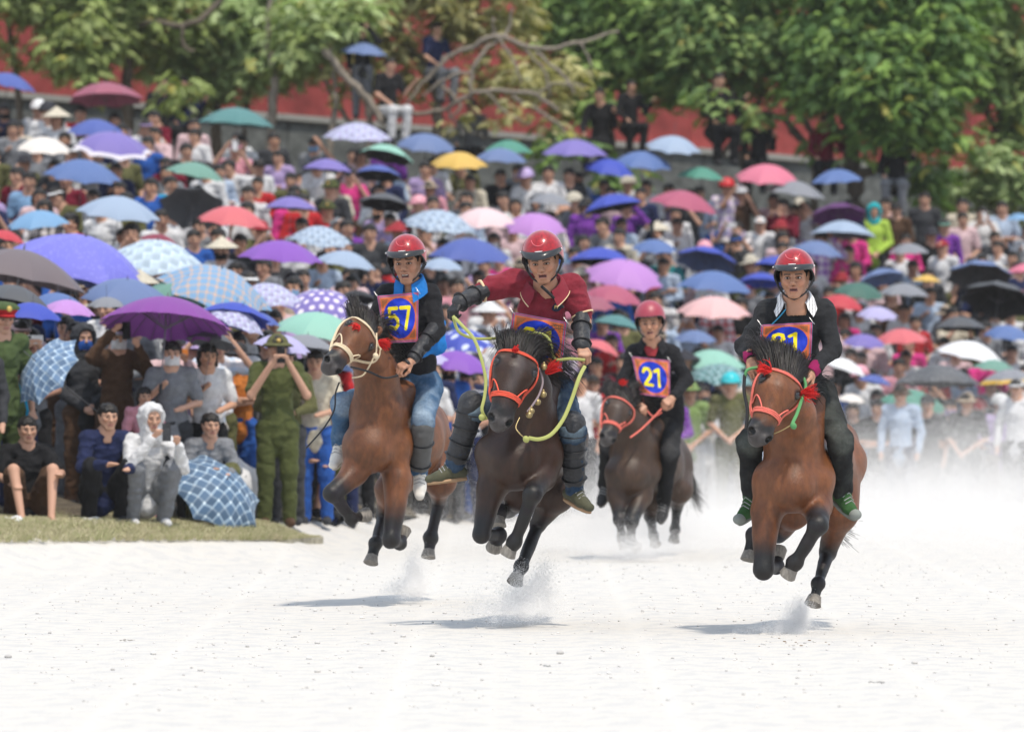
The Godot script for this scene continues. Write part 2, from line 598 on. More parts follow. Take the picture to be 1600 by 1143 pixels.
	pad.bone(H.call(0, -0.5, 0.05), j.call(d.neck) + Vector3(0, 0.03, -0.09), W * 0.5, W * 0.4, 0.04)
	wrinkle.frequency = 26.0
	pad.rough(wrinkle, 0.012)
	var ink := func(_p: Vector3, _m: float) -> Color: return Color(0.014, 0.011, 0.01)
	pad.net(mane, ink)
	for k in 900:
		var u := rng.randf_range(-1.0, 1.0)
		var root: Vector3 = H.call(u * 0.72, 0.28 - 0.35 * u * u + rng.randf_range(-0.5, 0.1), rng.randf_range(-0.02, 0.1))
		root = onto(hb, H.call(u * 0.2, -0.2, 0.1), root, -0.004)
		var ln: float = rng.randf_range(0.55, 1.0) * d.fore
		var tip: Vector3 = root + (up * (0.7 - 0.5 * u * u) + lat * u * 0.8 - Vector3(0, 0, 1.0)).normalized() * ln * 0.9 + wind * ln * rng.randf_range(0.7, 1.1)
		tip += Vector3(rng.randfn(), rng.randfn(), rng.randfn()) * 0.008
		strand(mane, root, tip, (up * 0.9 + lat * u * 0.3) * ln * 0.36, rng.randf_range(0.0016, 0.0036), dark_hair())
	var crest := along([P - ax * 0.02 + up * 0.02, j.call(d.neck) + Vector3(0, 0.02, -0.1), j.call(d.withers) + Vector3(0, 0.06, 0.02)], 20)
	for k in 560:
		var t := rng.randf()
		var at: Vector3 = crest[int(t * 20)].lerp(crest[mini(int(t * 20) + 1, 20)], fmod(t * 20.0, 1.0))
		var root := onto(b, at + Vector3(0, -0.1, 0), at + Vector3(0, 0.2, 0) + lat * rng.randf_range(-0.05, 0.05), -0.01)
		var ln: float = rng.randf_range(0.13, 0.3) * d.get("mane", 1.0)
		var sd: float = d.side if rng.randf() < 0.85 else -d.side
		var tip: Vector3 = root + Vector3(sd * rng.randf_range(0.5, 1.0), rng.randf_range(-0.5, 0.45), -0.5).normalized() * ln + wind * ln * 0.5
		strand(mane, root, tip, up * ln * 0.3, rng.randf_range(0.0018, 0.0038), dark_hair())
	part(o, "mane", mane.mesh(), mats.hair)
	var tail := Bag.new()
	var tp := []
	for k in d.tail: tp.append(j.call(k))
	for k in 160:
		var l := []
		var sp := Vector3(rng.randfn(), rng.randfn(), rng.randfn()) * 0.022
		var cut := rng.randf_range(0.55, 1.0)
		var full := along(tp, 10)
		var rr := []
		for q in 11:
			var t := q / 10.0
			l.append(full[q].lerp(full[0], (1.0 - cut) * t) + sp * (0.35 + 1.4 * t * t))
			rr.append(rng.randf_range(0.003, 0.004) * (1.0 - 0.7 * t))
		tail.tube(l, rr, 3, dark_hair())
	part(o, "tail", tail.mesh(), mats.hair)
	# --- rope halter, laid on the head
	var rope: Material = d.rope
	var hl := Node3D.new()
	hl.name = "halter"
	o.add_child(hl)
	var ring := func(al: float, a0: float, a1: float, off: float, steps := 22) -> Array:
		var l := []
		for k in steps + 1:
			var an := lerpf(a0, a1, float(k) / steps)
			var c: Vector3 = H.call(0, -0.25, al)
			l.append(onto(hb, c, c + lat * sin(an) + nor * cos(an) * 0.9, off))
		return l
	var strap := func(called: String, l: Array, r: float) -> void:
		var g := Bag.new()
		g.tube(l, [r], 8)
		part(hl, called, g.mesh(false), rope)
	for k in 3:
		strap.call("noseband", ring.call(0.66 + 0.022 * k, -2.1, 2.1, 0.004), 0.0052)
	for e in [-1, 1]:
		var c1: Array = []
		for w in [[0.95, 0.0, 0.1], [1.0, -0.12, 0.22], [1.0, -0.25, 0.35], [0.9, -0.4, 0.5], [0.72, -0.4, 0.6], [0.6, -0.4, 0.7]]:
			c1.append(onto(hb, H.call(0, -0.25, w[2]), H.call(w[0] * e, w[1], w[2]), 0.004))
		var c2: Array = []
		for v: Vector3 in c1: c2.append(v + ax * 0.004 + lat * e * 0.003 - nor * 0.009)
		strap.call("cheek_strap", along(c1, 20), 0.005)
		strap.call("cheek_strap", along(c2, 20), 0.005)
		var arc: Array = []
		for k in 9:
			var t := k / 8.0
			var w: Vector3 = H.call(lerpf(0.45, 0.85, t) * e, lerpf(0.5, -0.35, t), 0.655 - 0.1 * sin(PI * t) - 0.1 * t)
			arc.append(onto(hb, H.call(0, -0.25, 0.62 - 0.08 * t), w, 0.004))
		strap.call("cheek_loop", along(arc, 16), 0.0048)
	for k in 2:
		strap.call("browband", ring.call(0.13 - 0.022 * k, -1.35, 1.35, 0.005), 0.005)
	# --- red yarn tassels
	for t in d.tassels:
		var tb := Bag.new()
		var at: Vector3 = j.call(t.at)
		for k in 70:
			var dir: Vector3 = (Vector3(t.d[0], t.d[1], 0.25) + Vector3(rng.randfn(), rng.randfn(), rng.randfn()) * 0.3).normalized()
			strand(tb, at, at + dir * rng.randf_range(0.5, 1.0) * t.l, Vector3(rng.randfn(), rng.randfn(), rng.randfn()) * 0.008, 0.0042, Color.WHITE, 4)
		part(o, "tassel", tb.mesh(false), mats.yarn)
	# --- reins
	for r in d.reins:
		var rb := Bag.new()
		var l := []
		for k in r.p: l.append(j.call(k))
		rb.tube(along(l, 28), [r.r], 7, Color.WHITE, r.get("flat", 1.0), Vector3(0, 0, 1))
		if r.has("knot"): rb.ball(j.call(r.knot), Vector3(0.02, 0.024, 0.02), Basis.from_euler(Vector3(0.4, 0.3, 0.6)))
		part(o, r.get("name", "rein"), rb.mesh(false), r.m)
	for t in d.get("bells", []):
		var bb := Bag.new()
		bb.ball(j.call(t), Vector3.ONE * 0.022)
		bb.ball(j.call(t) + Vector3(0, 0.024, 0), Vector3.ONE * 0.009)
		part(o, "bell", bb.mesh(false), mats.brass)
	return o

func all_horses() -> void:
	mats.hide = coated(true, 0.5, 0.45)
	mats.hide.albedo_texture = tex_hide
	mats.hide.uv1_triplanar = true
	mats.hide.uv1_scale = Vector3(3.2, 1.3, 3.2)
	mats.hide.normal_enabled = true
	mats.hide.normal_texture = tex_hide_n
	mats.hide.normal_scale = 0.2
	mats.hair = coated(true, 0.38, 0.5)
	mats.eye = plain_mat(lin(0.01, 0.008, 0.008), 0.08)
	mats.eye.metallic_specular = 0.6
	mats.hoof = plain_mat(lin(0.36, 0.33, 0.29), 0.85)
	mats.hoof.albedo_texture = tex_soft
	mats.hoof.uv1_triplanar = true
	mats.hoof.uv1_scale = Vector3(9, 3, 9)
	mats.yarn = plain_mat(lin(0.62, 0.02, 0.018), 0.9)
	mats.brass = plain_mat(lin(0.35, 0.27, 0.13), 0.4, 0.8)
	var red_rope := plain_mat(lin(0.72, 0.105, 0.06), 0.75)
	var salmon_rope := plain_mat(lin(0.72, 0.17, 0.13), 0.8)
	var cream_rope := plain_mat(lin(0.7, 0.58, 0.4), 0.85)
	var lime := plain_mat(lin(0.36, 0.38, 0.12), 0.8)
	var green := plain_mat(lin(0.09, 0.27, 0.1), 0.8)
	var black := plain_mat(lin(0.02, 0.02, 0.022), 0.6)
	make_horse({"label": "chestnut bay pony under the rider with bib 57, cream rope halter", "dist": 36.3, "mid": 615, "body": Color(0.2, 0.072, 0.026),
		"poll": [573, 508, 0.42], "muzzle": [515, 574, 0.7], "neck": [588, 585, 0.24], "neck_base": [592, 645, 0.12], "withers": [626, 622, -0.08], "breast": [580, 702, 0.24],
		"shoulder": [560, 690, 0.2], "shoulder2": [618, 692, 0.12], "barrel": [602, 685, 0.0], "belly": [645, 685, -0.5], "croup": [668, 665, -0.95], "haunch": [680, 690, -0.85], "haunch2": [652, 690, -0.8],
		"r": {"barrel": 49, "belly": 53, "croup": 38, "haunch": 26, "breast": 34, "shoulder": 25, "neck_base": 42, "neck": 33, "head": 30}, "leg": 0.97,
		"legs": [{"hind": false, "j": [[560, 705, 0.2], [553, 738, 0.26], [519, 771, 0.42], [549, 810, 0.26], [572, 804, 0.17]]},
			{"hind": false, "j": [[617, 715, 0.12], [621, 750, 0.16], [611, 842, 0.28], [624, 848, 0.1], [631, 828, 0.04]]},
			{"hind": true, "j": [[640, 715, -0.6], [612, 765, -0.2], [598, 805, -0.38], [586, 848, -0.12], [579, 880, -0.06]]},
			{"hind": true, "j": [[678, 710, -0.85], [688, 750, -0.62], [687, 784, -0.88], [673, 840, -0.82], [669, 871, -0.78]]}],
		"cleft": [[574, 680, 0.46], [572, 748, 0.4]], "turn": 0.55, "roll": -0.12, "eye": 0.44, "ears": [[0.6, -0.1, 0.055, 0.05, -0.03], [-0.6, -0.1, -0.02, 0.09, -0.06]],
		"wind": Vector3(0.05, 0.05, -0.25), "fore": 0.17, "side": 1.0, "mane": 1.1,
		"tail": [[668, 650, -1.15], [690, 680, -1.4], [700, 740, -1.5], [697, 780, -1.45]], "rope": cream_rope,
		"tassels": [{"at": [560, 508, 0.58], "d": [-0.5, -0.4], "l": 0.075}, {"at": [591, 533, 0.52], "d": [1.0, -0.25], "l": 0.1}],
		"reins": [{"m": black, "r": 0.008, "p": [[548, 573, 0.62], [575, 580, 0.5], [600, 590, 0.42], [622, 586, 0.4]]}, {"m": black, "r": 0.006, "p": [[530, 597, 0.4], [524, 615, 0.4], [522, 640, 0.42], [506, 668, 0.46], [478, 700, 0.5]], "name": "whip_cord"},
			{"m": cream_rope, "r": 0.006, "p": [[588, 520, 0.46], [588, 548, 0.5], [582, 562, 0.5], [568, 585, 0.48], [550, 590, 0.52]], "name": "throat_rope", "knot": [587, 556, 0.53]}]})
	make_horse({"label": "dark brown pony in the middle with bright red rope halter", "dist": 33.3, "mid": 840, "body": Color(0.048, 0.02, 0.01), "blaze": 0.5,
		"poll": [813, 545, 0.46], "muzzle": [779, 662, 0.68], "neck": [822, 610, 0.28], "neck_base": [818, 660, 0.14], "withers": [845, 612, -0.08], "breast": [802, 722, 0.26],
		"shoulder": [774, 708, 0.2], "shoulder2": [846, 712, 0.14], "barrel": [822, 700, 0.0], "belly": [848, 698, -0.5], "croup": [868, 675, -0.95], "haunch": [886, 690, -0.8], "haunch2": [845, 692, -0.8],
		"r": {"barrel": 60, "belly": 62, "croup": 48, "haunch": 33, "breast": 42, "shoulder": 31, "neck_base": 48, "neck": 38, "head": 36}, "leg": 1.0,
		"legs": [{"hind": false, "j": [[775, 720, 0.2], [768, 765, 0.24], [752, 836, 0.34], [778, 836, 0.14], [772, 855, 0.08]]},
			{"hind": false, "j": [[846, 720, 0.14], [845, 745, 0.22], [834, 772, 0.46], [803, 846, 0.36], [793, 866, 0.34]]},
			{"hind": true, "j": [[878, 712, -0.7], [870, 772, -0.4], [842, 820, -0.55], [814, 884, -0.3], [804, 911, -0.24]]},
			{"hind": true, "j": [[840, 712, -0.7], [815, 770, -0.35], [795, 795, -0.6], [779, 800, -0.3], [778, 822, -0.26]]}],
		"cleft": [[800, 690, 0.5], [802, 785, 0.4]], "turn": 0.12, "roll": -0.2, "ears": [[0.55, -0.3, 0.05, 0.06, -0.08], [-0.55, -0.3, -0.05, 0.06, -0.08]],
		"wind": Vector3(0.35, 0.1, -0.2), "fore": 0.17, "side": 1.0, "mane": 1.15,
		"tail": [[868, 660, -1.15], [885, 690, -1.4], [888, 740, -1.5], [880, 790, -1.45]], "rope": red_rope,
		"tassels": [{"at": [806, 546, 0.6], "d": [0.0, 0.0], "l": 0.025}, {"at": [852, 583, 0.4], "d": [1.0, 0.75], "l": 0.13}],
		"reins": [{"m": lime, "r": 0.011, "flat": 0.45, "p": [[708, 494, 0.4], [722, 508, 0.5], [741, 530, 0.55], [752, 560, 0.58], [759, 592, 0.6], [757, 620, 0.62], [753, 640, 0.64], [760, 655, 0.62]], "knot": [753, 652, 0.64]},
			{"m": lime, "r": 0.01, "flat": 0.45, "p": [[708, 494, 0.4], [716, 517, 0.42], [735, 527, 0.38], [760, 529, 0.34], [800, 526, 0.2], [838, 520, 0.3], [858, 530, 0.3], [866, 560, 0.3], [890, 560, 0.33], [914, 562, 0.34]]},
			{"m": lime, "r": 0.013, "flat": 0.45, "p": [[914, 572, 0.36], [905, 590, 0.5], [893, 625, 0.55], [880, 655, 0.6], [862, 678, 0.66], [843, 686, 0.7], [826, 684, 0.72]], "knot": [822, 686, 0.72]},
			{"m": mats.brass, "r": 0.004, "p": [[812, 652, 0.66], [806, 667, 0.7], [812, 677, 0.72], [820, 684, 0.72]], "name": "chain"},
			{"m": plain_mat(lin(0.25, 0.2, 0.22), 0.7), "r": 0.007, "p": [[842, 575, 0.42], [848, 595, 0.44], [843, 615, 0.5], [834, 630, 0.56], [824, 643, 0.6]], "name": "bell_strap"}],
		"bells": [[850, 573, 0.44], [849, 616, 0.48], [840, 628, 0.52], [830, 642, 0.58], [827, 648, 0.6]]})
	make_horse({"label": "dusty dark brown pony farthest back, under the rider with bib 21", "dist": 45.3, "mid": 1010, "body": Color(0.065, 0.034, 0.019), "blaze": 0.3,
		"poll": [970, 622, 0.4], "muzzle": [948, 688, 0.64], "neck": [986, 665, 0.24], "neck_base": [990, 705, 0.12], "withers": [1018, 675, -0.08], "breast": [984, 742, 0.24],
		"shoulder": [966, 735, 0.2], "shoulder2": [1010, 735, 0.14], "barrel": [996, 730, 0.0], "belly": [1026, 728, -0.5], "croup": [1046, 708, -0.95], "haunch": [1058, 722, -0.85], "haunch2": [1032, 724, -0.8],
		"r": {"barrel": 42, "belly": 44, "croup": 33, "haunch": 23, "breast": 29, "shoulder": 21, "neck_base": 35, "neck": 27, "head": 23}, "leg": 0.97,
		"legs": [{"hind": false, "j": [[967, 745, 0.2], [966, 775, 0.24], [967, 812, 0.34], [972, 840, 0.26], [977, 855, 0.28]]},
			{"hind": false, "j": [[1008, 745, 0.14], [1002, 775, 0.2], [987, 815, 0.42], [985, 846, 0.3], [996, 856, 0.26]]},
			{"hind": true, "j": [[1030, 750, -0.6], [1021, 782, -0.3], [1016, 806, -0.5], [1021, 836, -0.36], [1025, 852, -0.3]]},
			{"hind": true, "j": [[1058, 740, -0.8], [1062, 766, -0.6], [1058, 790, -0.92], [1055, 828, -0.88], [1053, 846, -0.84]]}],
		"turn": 0.35, "ears": [[0.55, -0.1, 0.05, 0.07, -0.05], [-0.55, -0.1, -0.04, 0.08, -0.06]], "wind": Vector3(0.1, 0.1, -0.2), "fore": 0.16, "side": 1.0, "mane": 1.2,
		"tail": [[1058, 700, -1.15], [1075, 730, -1.35], [1085, 770, -1.4], [1098, 798, -1.4]], "rope": salmon_rope,
		"tassels": [{"at": [972, 602, 0.42], "d": [0.3, 0.6], "l": 0.07}],
		"reins": [{"m": salmon_rope, "r": 0.008, "p": [[985, 683, 0.5], [1000, 672, 0.4], [1018, 655, 0.32], [1034, 638, 0.3]]}, {"m": salmon_rope, "r": 0.007, "p": [[1004, 620, 0.1], [1008, 635, 0.2], [1020, 650, 0.26], [1034, 644, 0.3]]}]})
	make_horse({"label": "reddish bay pony at the right with salmon rope halter and red tassels", "dist": 32.64, "mid": 1262, "body": Color(0.215, 0.074, 0.025),
		"poll": [1226, 578, 0.46], "muzzle": [1184, 685, 0.68], "neck": [1238, 645, 0.28], "neck_base": [1240, 695, 0.14], "withers": [1266, 640, -0.08], "breast": [1236, 762, 0.26],
		"shoulder": [1206, 748, 0.2], "shoulder2": [1272, 750, 0.14], "barrel": [1248, 735, 0.0], "belly": [1278, 730, -0.5], "croup": [1302, 700, -0.95], "haunch": [1322, 722, -0.8], "haunch2": [1278, 724, -0.8],
		"r": {"barrel": 54, "belly": 58, "croup": 46, "haunch": 33, "breast": 37, "shoulder": 29, "neck_base": 41, "neck": 35, "head": 36}, "leg": 1.0,
		"legs": [{"hind": false, "j": [[1206, 760, 0.2], [1199, 800, 0.24], [1193, 890, 0.34], [1214, 884, 0.13], [1216, 860, 0.06]]},
			{"hind": false, "j": [[1272, 760, 0.14], [1278, 790, 0.2], [1278, 820, 0.46], [1243, 879, 0.38], [1231, 898, 0.34]]},
			{"hind": true, "j": [[1312, 740, -0.7], [1312, 802, -0.42], [1294, 862, -0.58], [1279, 912, -0.32], [1270, 945, -0.26]]},
			{"hind": true, "j": [[1275, 745, -0.7], [1240, 800, -0.35], [1217, 834, -0.6], [1178, 836, -0.3], [1170, 875, -0.26]]}],
		"cleft": [[1232, 720, 0.5], [1236, 812, 0.42]], "turn": 0.3, "roll": -0.05, "ears": [[0.62, -0.3, 0.06, 0.07, -0.06], [-0.55, -0.3, -0.04, 0.06, -0.08]],
		"wind": Vector3(0.05, 0.12, -0.2), "fore": 0.25, "side": 1.0, "mane": 0.8,
		"tail": [[1300, 690, -1.15], [1312, 750, -1.4], [1305, 820, -1.5], [1330, 845, -1.5]], "rope": salmon_rope,
		"tassels": [{"at": [1206, 580, 0.6], "d": [-1.0, 0.25], "l": 0.11}, {"at": [1250, 615, 0.5], "d": [1.0, 0.1], "l": 0.13}],
		"reins": [{"m": green, "r": 0.011, "flat": 0.5, "p": [[1252, 627, 0.55], [1246, 645, 0.6], [1240, 658, 0.66], [1238, 663, 0.68]], "knot": [1240, 665, 0.68]}, {"m": green, "r": 0.01, "p": [[1252, 627, 0.55], [1259, 605, 0.45], [1256, 590, 0.42]]},
			{"m": green, "r": 0.01, "p": [[1183, 574, 0.45], [1168, 578, 0.5], [1164, 590, 0.5]]}, {"m": black, "r": 0.011, "p": [[1164, 585, 0.5], [1163, 610, 0.52], [1168, 640, 0.55], [1166, 670, 0.58]]},
			{"m": mats.brass, "r": 0.004, "p": [[1208, 678, 0.66], [1222, 672, 0.68], [1236, 664, 0.68]], "name": "chain"}]})

# ------------------------------------------------------------------ people: heads, hands, clothes
func merge(into: Bag, from: Bag, t: Transform3D) -> void:
	var base := into.v.size()
	var nb := t.basis.orthonormalized()
	for k in from.v.size():
		into.v.append(t * from.v[k])
		into.n.append(nb * from.n[k])
	into.c.append_array(from.c)
	for k in from.i: into.i.append(k + base)

# a head in its own frame: origin between the ears, +z the face, about 0.23 m tall
func head_bag(cell: float, skin: Color, d: Dictionary) -> Bag:
	var b := Blob.new(Vector3(-0.11, -0.2, -0.12), Vector3(0.11, 0.13, 0.13), cell)
	var w: float = d.get("wide", 1.0)
	var open: float = d.get("open", 0.0)
	b.bone(Vector3(0, 0.03, -0.028), Vector3(0, 0.035, 0.022), 0.078, 0.07, 0.02)
	b.bone(Vector3(0, -0.02, 0.03), Vector3(0, -0.088 - open * 0.012, 0.056), 0.06 * w, 0.026, 0.03)
	for e in [-1.0, 1.0]:
		b.bone(Vector3(0.05 * e * w, -0.035, 0.005), Vector3(0.02 * e * w, -0.09 - open * 0.01, 0.05), 0.024, 0.018, 0.025)
		b.bone(Vector3(0.043 * e * w, -0.012, 0.062), Vector3(0.04 * e * w, -0.016, 0.068), 0.02, 0.018, 0.02)
		b.bone(Vector3(0.012 * e, 0.022, 0.088), Vector3(0.045 * e, 0.02, 0.07), 0.012, 0.011, 0.014)
		b.bone(Vector3(0.03 * e, 0.0, 0.099), Vector3(0.034 * e, 0.0, 0.096), 0.012, 0.012, 0.012, 0, 0, Vector3.ZERO, 1.0, true)
		if not d.get("paint", true): b.bone(Vector3(0.03 * e, -0.001, 0.079), Vector3(0.033 * e, -0.001, 0.078), 0.0125, 0.0125, 0.004)
		b.bone(Vector3(0.077 * e * w, 0.02, -0.012), Vector3(0.073 * e * w, -0.028, 0.0), 0.019, 0.011, 0.008, 0.0, 0.0, Vector3(1, 0, 0), 0.5)
		b.bone(Vector3(0.011 * e, -0.034, 0.098), Vector3(0.013 * e, -0.034, 0.094), 0.0095, 0.008, 0.008)
	b.bone(Vector3(0, 0.012, 0.088), Vector3(0, -0.027, 0.109), 0.009, 0.0125, 0.012)
	b.bone(Vector3(-0.018, -0.057, 0.082), Vector3(0.018, -0.057, 0.082), 0.0065, 0.0065, 0.012)
	b.bone(Vector3(0, -0.056, 0.089), Vector3(0, -0.056, 0.089), 0.0075, 0.0075, 0.012)
	b.bone(Vector3(-0.015, -0.071 - open * 0.016, 0.083), Vector3(0.015, -0.071 - open * 0.016, 0.083), 0.0085, 0.0085, 0.01)
	if open > 0.0:
		b.bone(Vector3(-0.012, -0.064 - open * 0.008, 0.098), Vector3(0.012, -0.064 - open * 0.008, 0.098), 0.0045 + open * 0.0035, 0.0045 + open * 0.0035, 0.005, 0, 0, Vector3.ZERO, 1.0, true)
	if not d.get("paint", true):
		for e in [-1.0, 1.0]:   # the folds from nose to mouth and under the eyes of a face screwed up against dust
			b.bone(Vector3(0.02 * e, -0.03, 0.1), Vector3(0.034 * e, -0.062, 0.086), 0.003, 0.004, 0.009, 0, 0, Vector3.ZERO, 1.0, true)
			b.bone(Vector3(0.02 * e, -0.014, 0.094), Vector3(0.044 * e, -0.011, 0.086), 0.002, 0.002, 0.008, 0, 0, Vector3.ZERO, 1.0, true)
			b.bone(Vector3(0.042 * e, -0.03, 0.066), Vector3(0.038 * e, -0.034, 0.07), 0.016, 0.015, 0.02)
	b.bone(Vector3(0, -0.05, -0.02), Vector3(0, -0.19, -0.035), 0.054, 0.06, 0.03)
	var bag := Bag.new()
	var paint: bool = d.get("paint", true)
	var tone := FastNoiseLite.new()
	tone.frequency = 14.0
	var tint := func(p: Vector3, _m: float) -> Color:
		var c := skin * (1.0 + 0.12 * tone.get_noise_3dv(p))
		var x := absf(p.x)
		if p.z > 0.04:
			# lips, brows, eyes, the flush of the cheeks
			var lip := smoothstep(0.015, 0.007, absf(p.y + 0.064 + open * 0.008)) * smoothstep(0.03, 0.021, x) * smoothstep(0.07, 0.08, p.z)
			c = c.lerp(Color(0.3, 0.1, 0.085), lip * 0.75)
			if open > 0.0 and absf(p.y + 0.064 + open * 0.008) < 0.005 + open * 0.003 and x < 0.021 and p.z < 0.094: c = Color(0.06, 0.015, 0.012)
			var brow := smoothstep(0.0075, 0.004, absf(p.y - 0.0215 - absf(x - 0.034) * d.get("brow", -0.12))) * smoothstep(0.009, 0.014, x) * smoothstep(0.056, 0.05, x)
			c = c.lerp(Color(0.02, 0.016, 0.014), brow * 0.85)
			if not paint:
				var lid := Vector2((x - 0.031) / 0.02, (p.y - 0.001) / 0.0105).length()
				c = c.lerp(skin * Color(0.35, 0.3, 0.28), smoothstep(1.15, 0.75, lid))
			if paint:
				var eye := Vector2((x - 0.031) / 0.014, (p.y - 0.0) / 0.007).length()
				c = c.lerp(Color(0.025, 0.02, 0.02), smoothstep(1.15, 0.8, eye))
			c = c.lerp(skin * Color(1.1, 0.8, 0.75), 0.35 * smoothstep(0.03, 0.01, Vector2(x - 0.045, p.y + 0.03).length()))
		return c
	b.net(bag, tint)
	return bag

# a hand closed round something; x across the knuckles, y along the hand, z out of its back
func hand_bag(cell: float, skin: Color, curl := 1.0, mirror := 1.0) -> Bag:
	var b := Blob.new(Vector3(-0.08, -0.06, -0.1), Vector3(0.08, 0.2, 0.06), cell)
	b.bone(Vector3(0, -0.05, 0), Vector3(0, 0.02, 0), 0.026, 0.026, 0.02)
	for f in 4:
		var x: float = [-0.031, -0.0105, 0.0105, 0.03][f] * mirror
		var ln: float = [0.92, 1.0, 0.95, 0.76][f]
		var p := Vector3(x, [0.084, 0.09, 0.085, 0.074][f], 0.004)
		b.bone(Vector3(x * 0.6, 0.0, 0), p, 0.0165, 0.0125, 0.014)
		var an := 0.0
		for s in 3:
			an += [0.95, 1.25, 0.8][s] * curl * [1.0, 0.97, 1.02, 1.05][f]
			var q: Vector3 = p + Vector3(0, cos(an), -sin(an)) * [0.044, 0.028, 0.022][s] * ln
			b.bone(p, q, [0.0102, 0.0093, 0.0084][s], [0.0093, 0.0084, 0.0078][s], 0.004)
			p = q
	var t := [Vector3(-0.026, 0.018, -0.01), Vector3(-0.046, 0.05, -0.03), Vector3(-0.036, 0.078, -0.046), Vector3(-0.018, 0.09, -0.054)]
	for s in 3:
		var a: Vector3 = t[s] * Vector3(mirror, 1, 1)
		var c: Vector3 = t[s + 1] * Vector3(mirror, 1, 1)
		b.bone(a, c, [0.017, 0.0115, 0.01][s], [0.0115, 0.01, 0.0085][s], 0.006)
	var bag := Bag.new()
	var tint := func(p: Vector3, _m: float) -> Color: return skin * (0.93 + 0.1 * sin(p.y * 190.0))
	b.net(bag, tint)
	return bag

func hand_frame(wrist: Vector3, dir: Vector3, back: Vector3) -> Transform3D:
	var y := dir.normalized()
	var z := (back - y * back.dot(y)).normalized()
	return Transform3D(Basis(y.cross(z), y, z), wrist)

func shoe(o: Node3D, ankle: Vector3, toe: Vector3, upm: Material, solem: Material, cell := 0.009) -> void:
	var f := (toe - ankle)
	f = f.normalized()
	var up := Vector3(0, 1, 0)
	up = (up - f * up.dot(f)).normalized()
	var side := f.cross(up).normalized()
	# the foot: heel below the ankle, toe ahead
	var heel := ankle - up * 0.045 - f * 0.045
	var ball := ankle - up * 0.06 + f * 0.11
	var tip := ankle - up * 0.062 + f * 0.17
	var b := blob_of([ankle, heel, tip, ankle + up * 0.05], 0.08, cell)
	b.bone(ankle + up * 0.035, ankle - up * 0.02, 0.043, 0.043, 0.02)
	b.bone(ankle, heel, 0.042, 0.038, 0.025)
	b.bone(ankle, ball, 0.042, 0.04, 0.03)
	b.bone(heel, ball, 0.038, 0.042, 0.02, 0, 0, up, 0.85)
	b.bone(ball, tip, 0.042, 0.036, 0.02, 0, 0, up, 0.8)
	wrinkle.frequency = 22.0
	b.rough(wrinkle, 0.003)
	var bag := Bag.new()
	b.net(bag)
	var u := part(o, "shoe", bag.mesh(false), upm)
	var rows := [[], [], [], []]
	var outline := []
	for k in 24:
		var a := TAU * k / 24
		var c := cos(a)
		var w := 0.043 * (0.9 if c < 0.0 else 1.0) * (1.0 - 0.12 * smoothstep(0.3, -0.3, c))
		outline.append(f * (0.055 + c * 0.137) + side * sin(a) * w * pow(absf(sin(a)), -0.25) if absf(sin(a)) > 0.01 else f * (0.055 + c * 0.137))
	for k in 24:
		var p: Vector3 = ankle - up * 0.088 + outline[k] * 1.0
		var c0 := ankle - up * 0.088 + f * 0.055
		rows[0].append(c0 - up * 0.012)
		rows[1].append(p - up * 0.012)
		rows[2].append(p + up * 0.012)
		rows[3].append(c0 + up * 0.012)
	var sb := Bag.new()
	sb.sheet(rows, Color.WHITE, true)
	part(u, "sole", sb.mesh(false), solem)
	# laces
	var lb := Bag.new()
	for k in 4:
		var c1 := ankle + f * (0.035 + 0.022 * k) - up * (0.0 + 0.012 * k)
		lb.tube([onto(b, c1 - up * 0.03, c1 + side * 0.03, 0.001), onto(b, c1 - up * 0.03, c1 + up * 0.03, 0.003), onto(b, c1 - up * 0.03, c1 - side * 0.03, 0.001)], [0.0035], 5)
	part(u, "laces", lb.mesh(false), mats.lace)

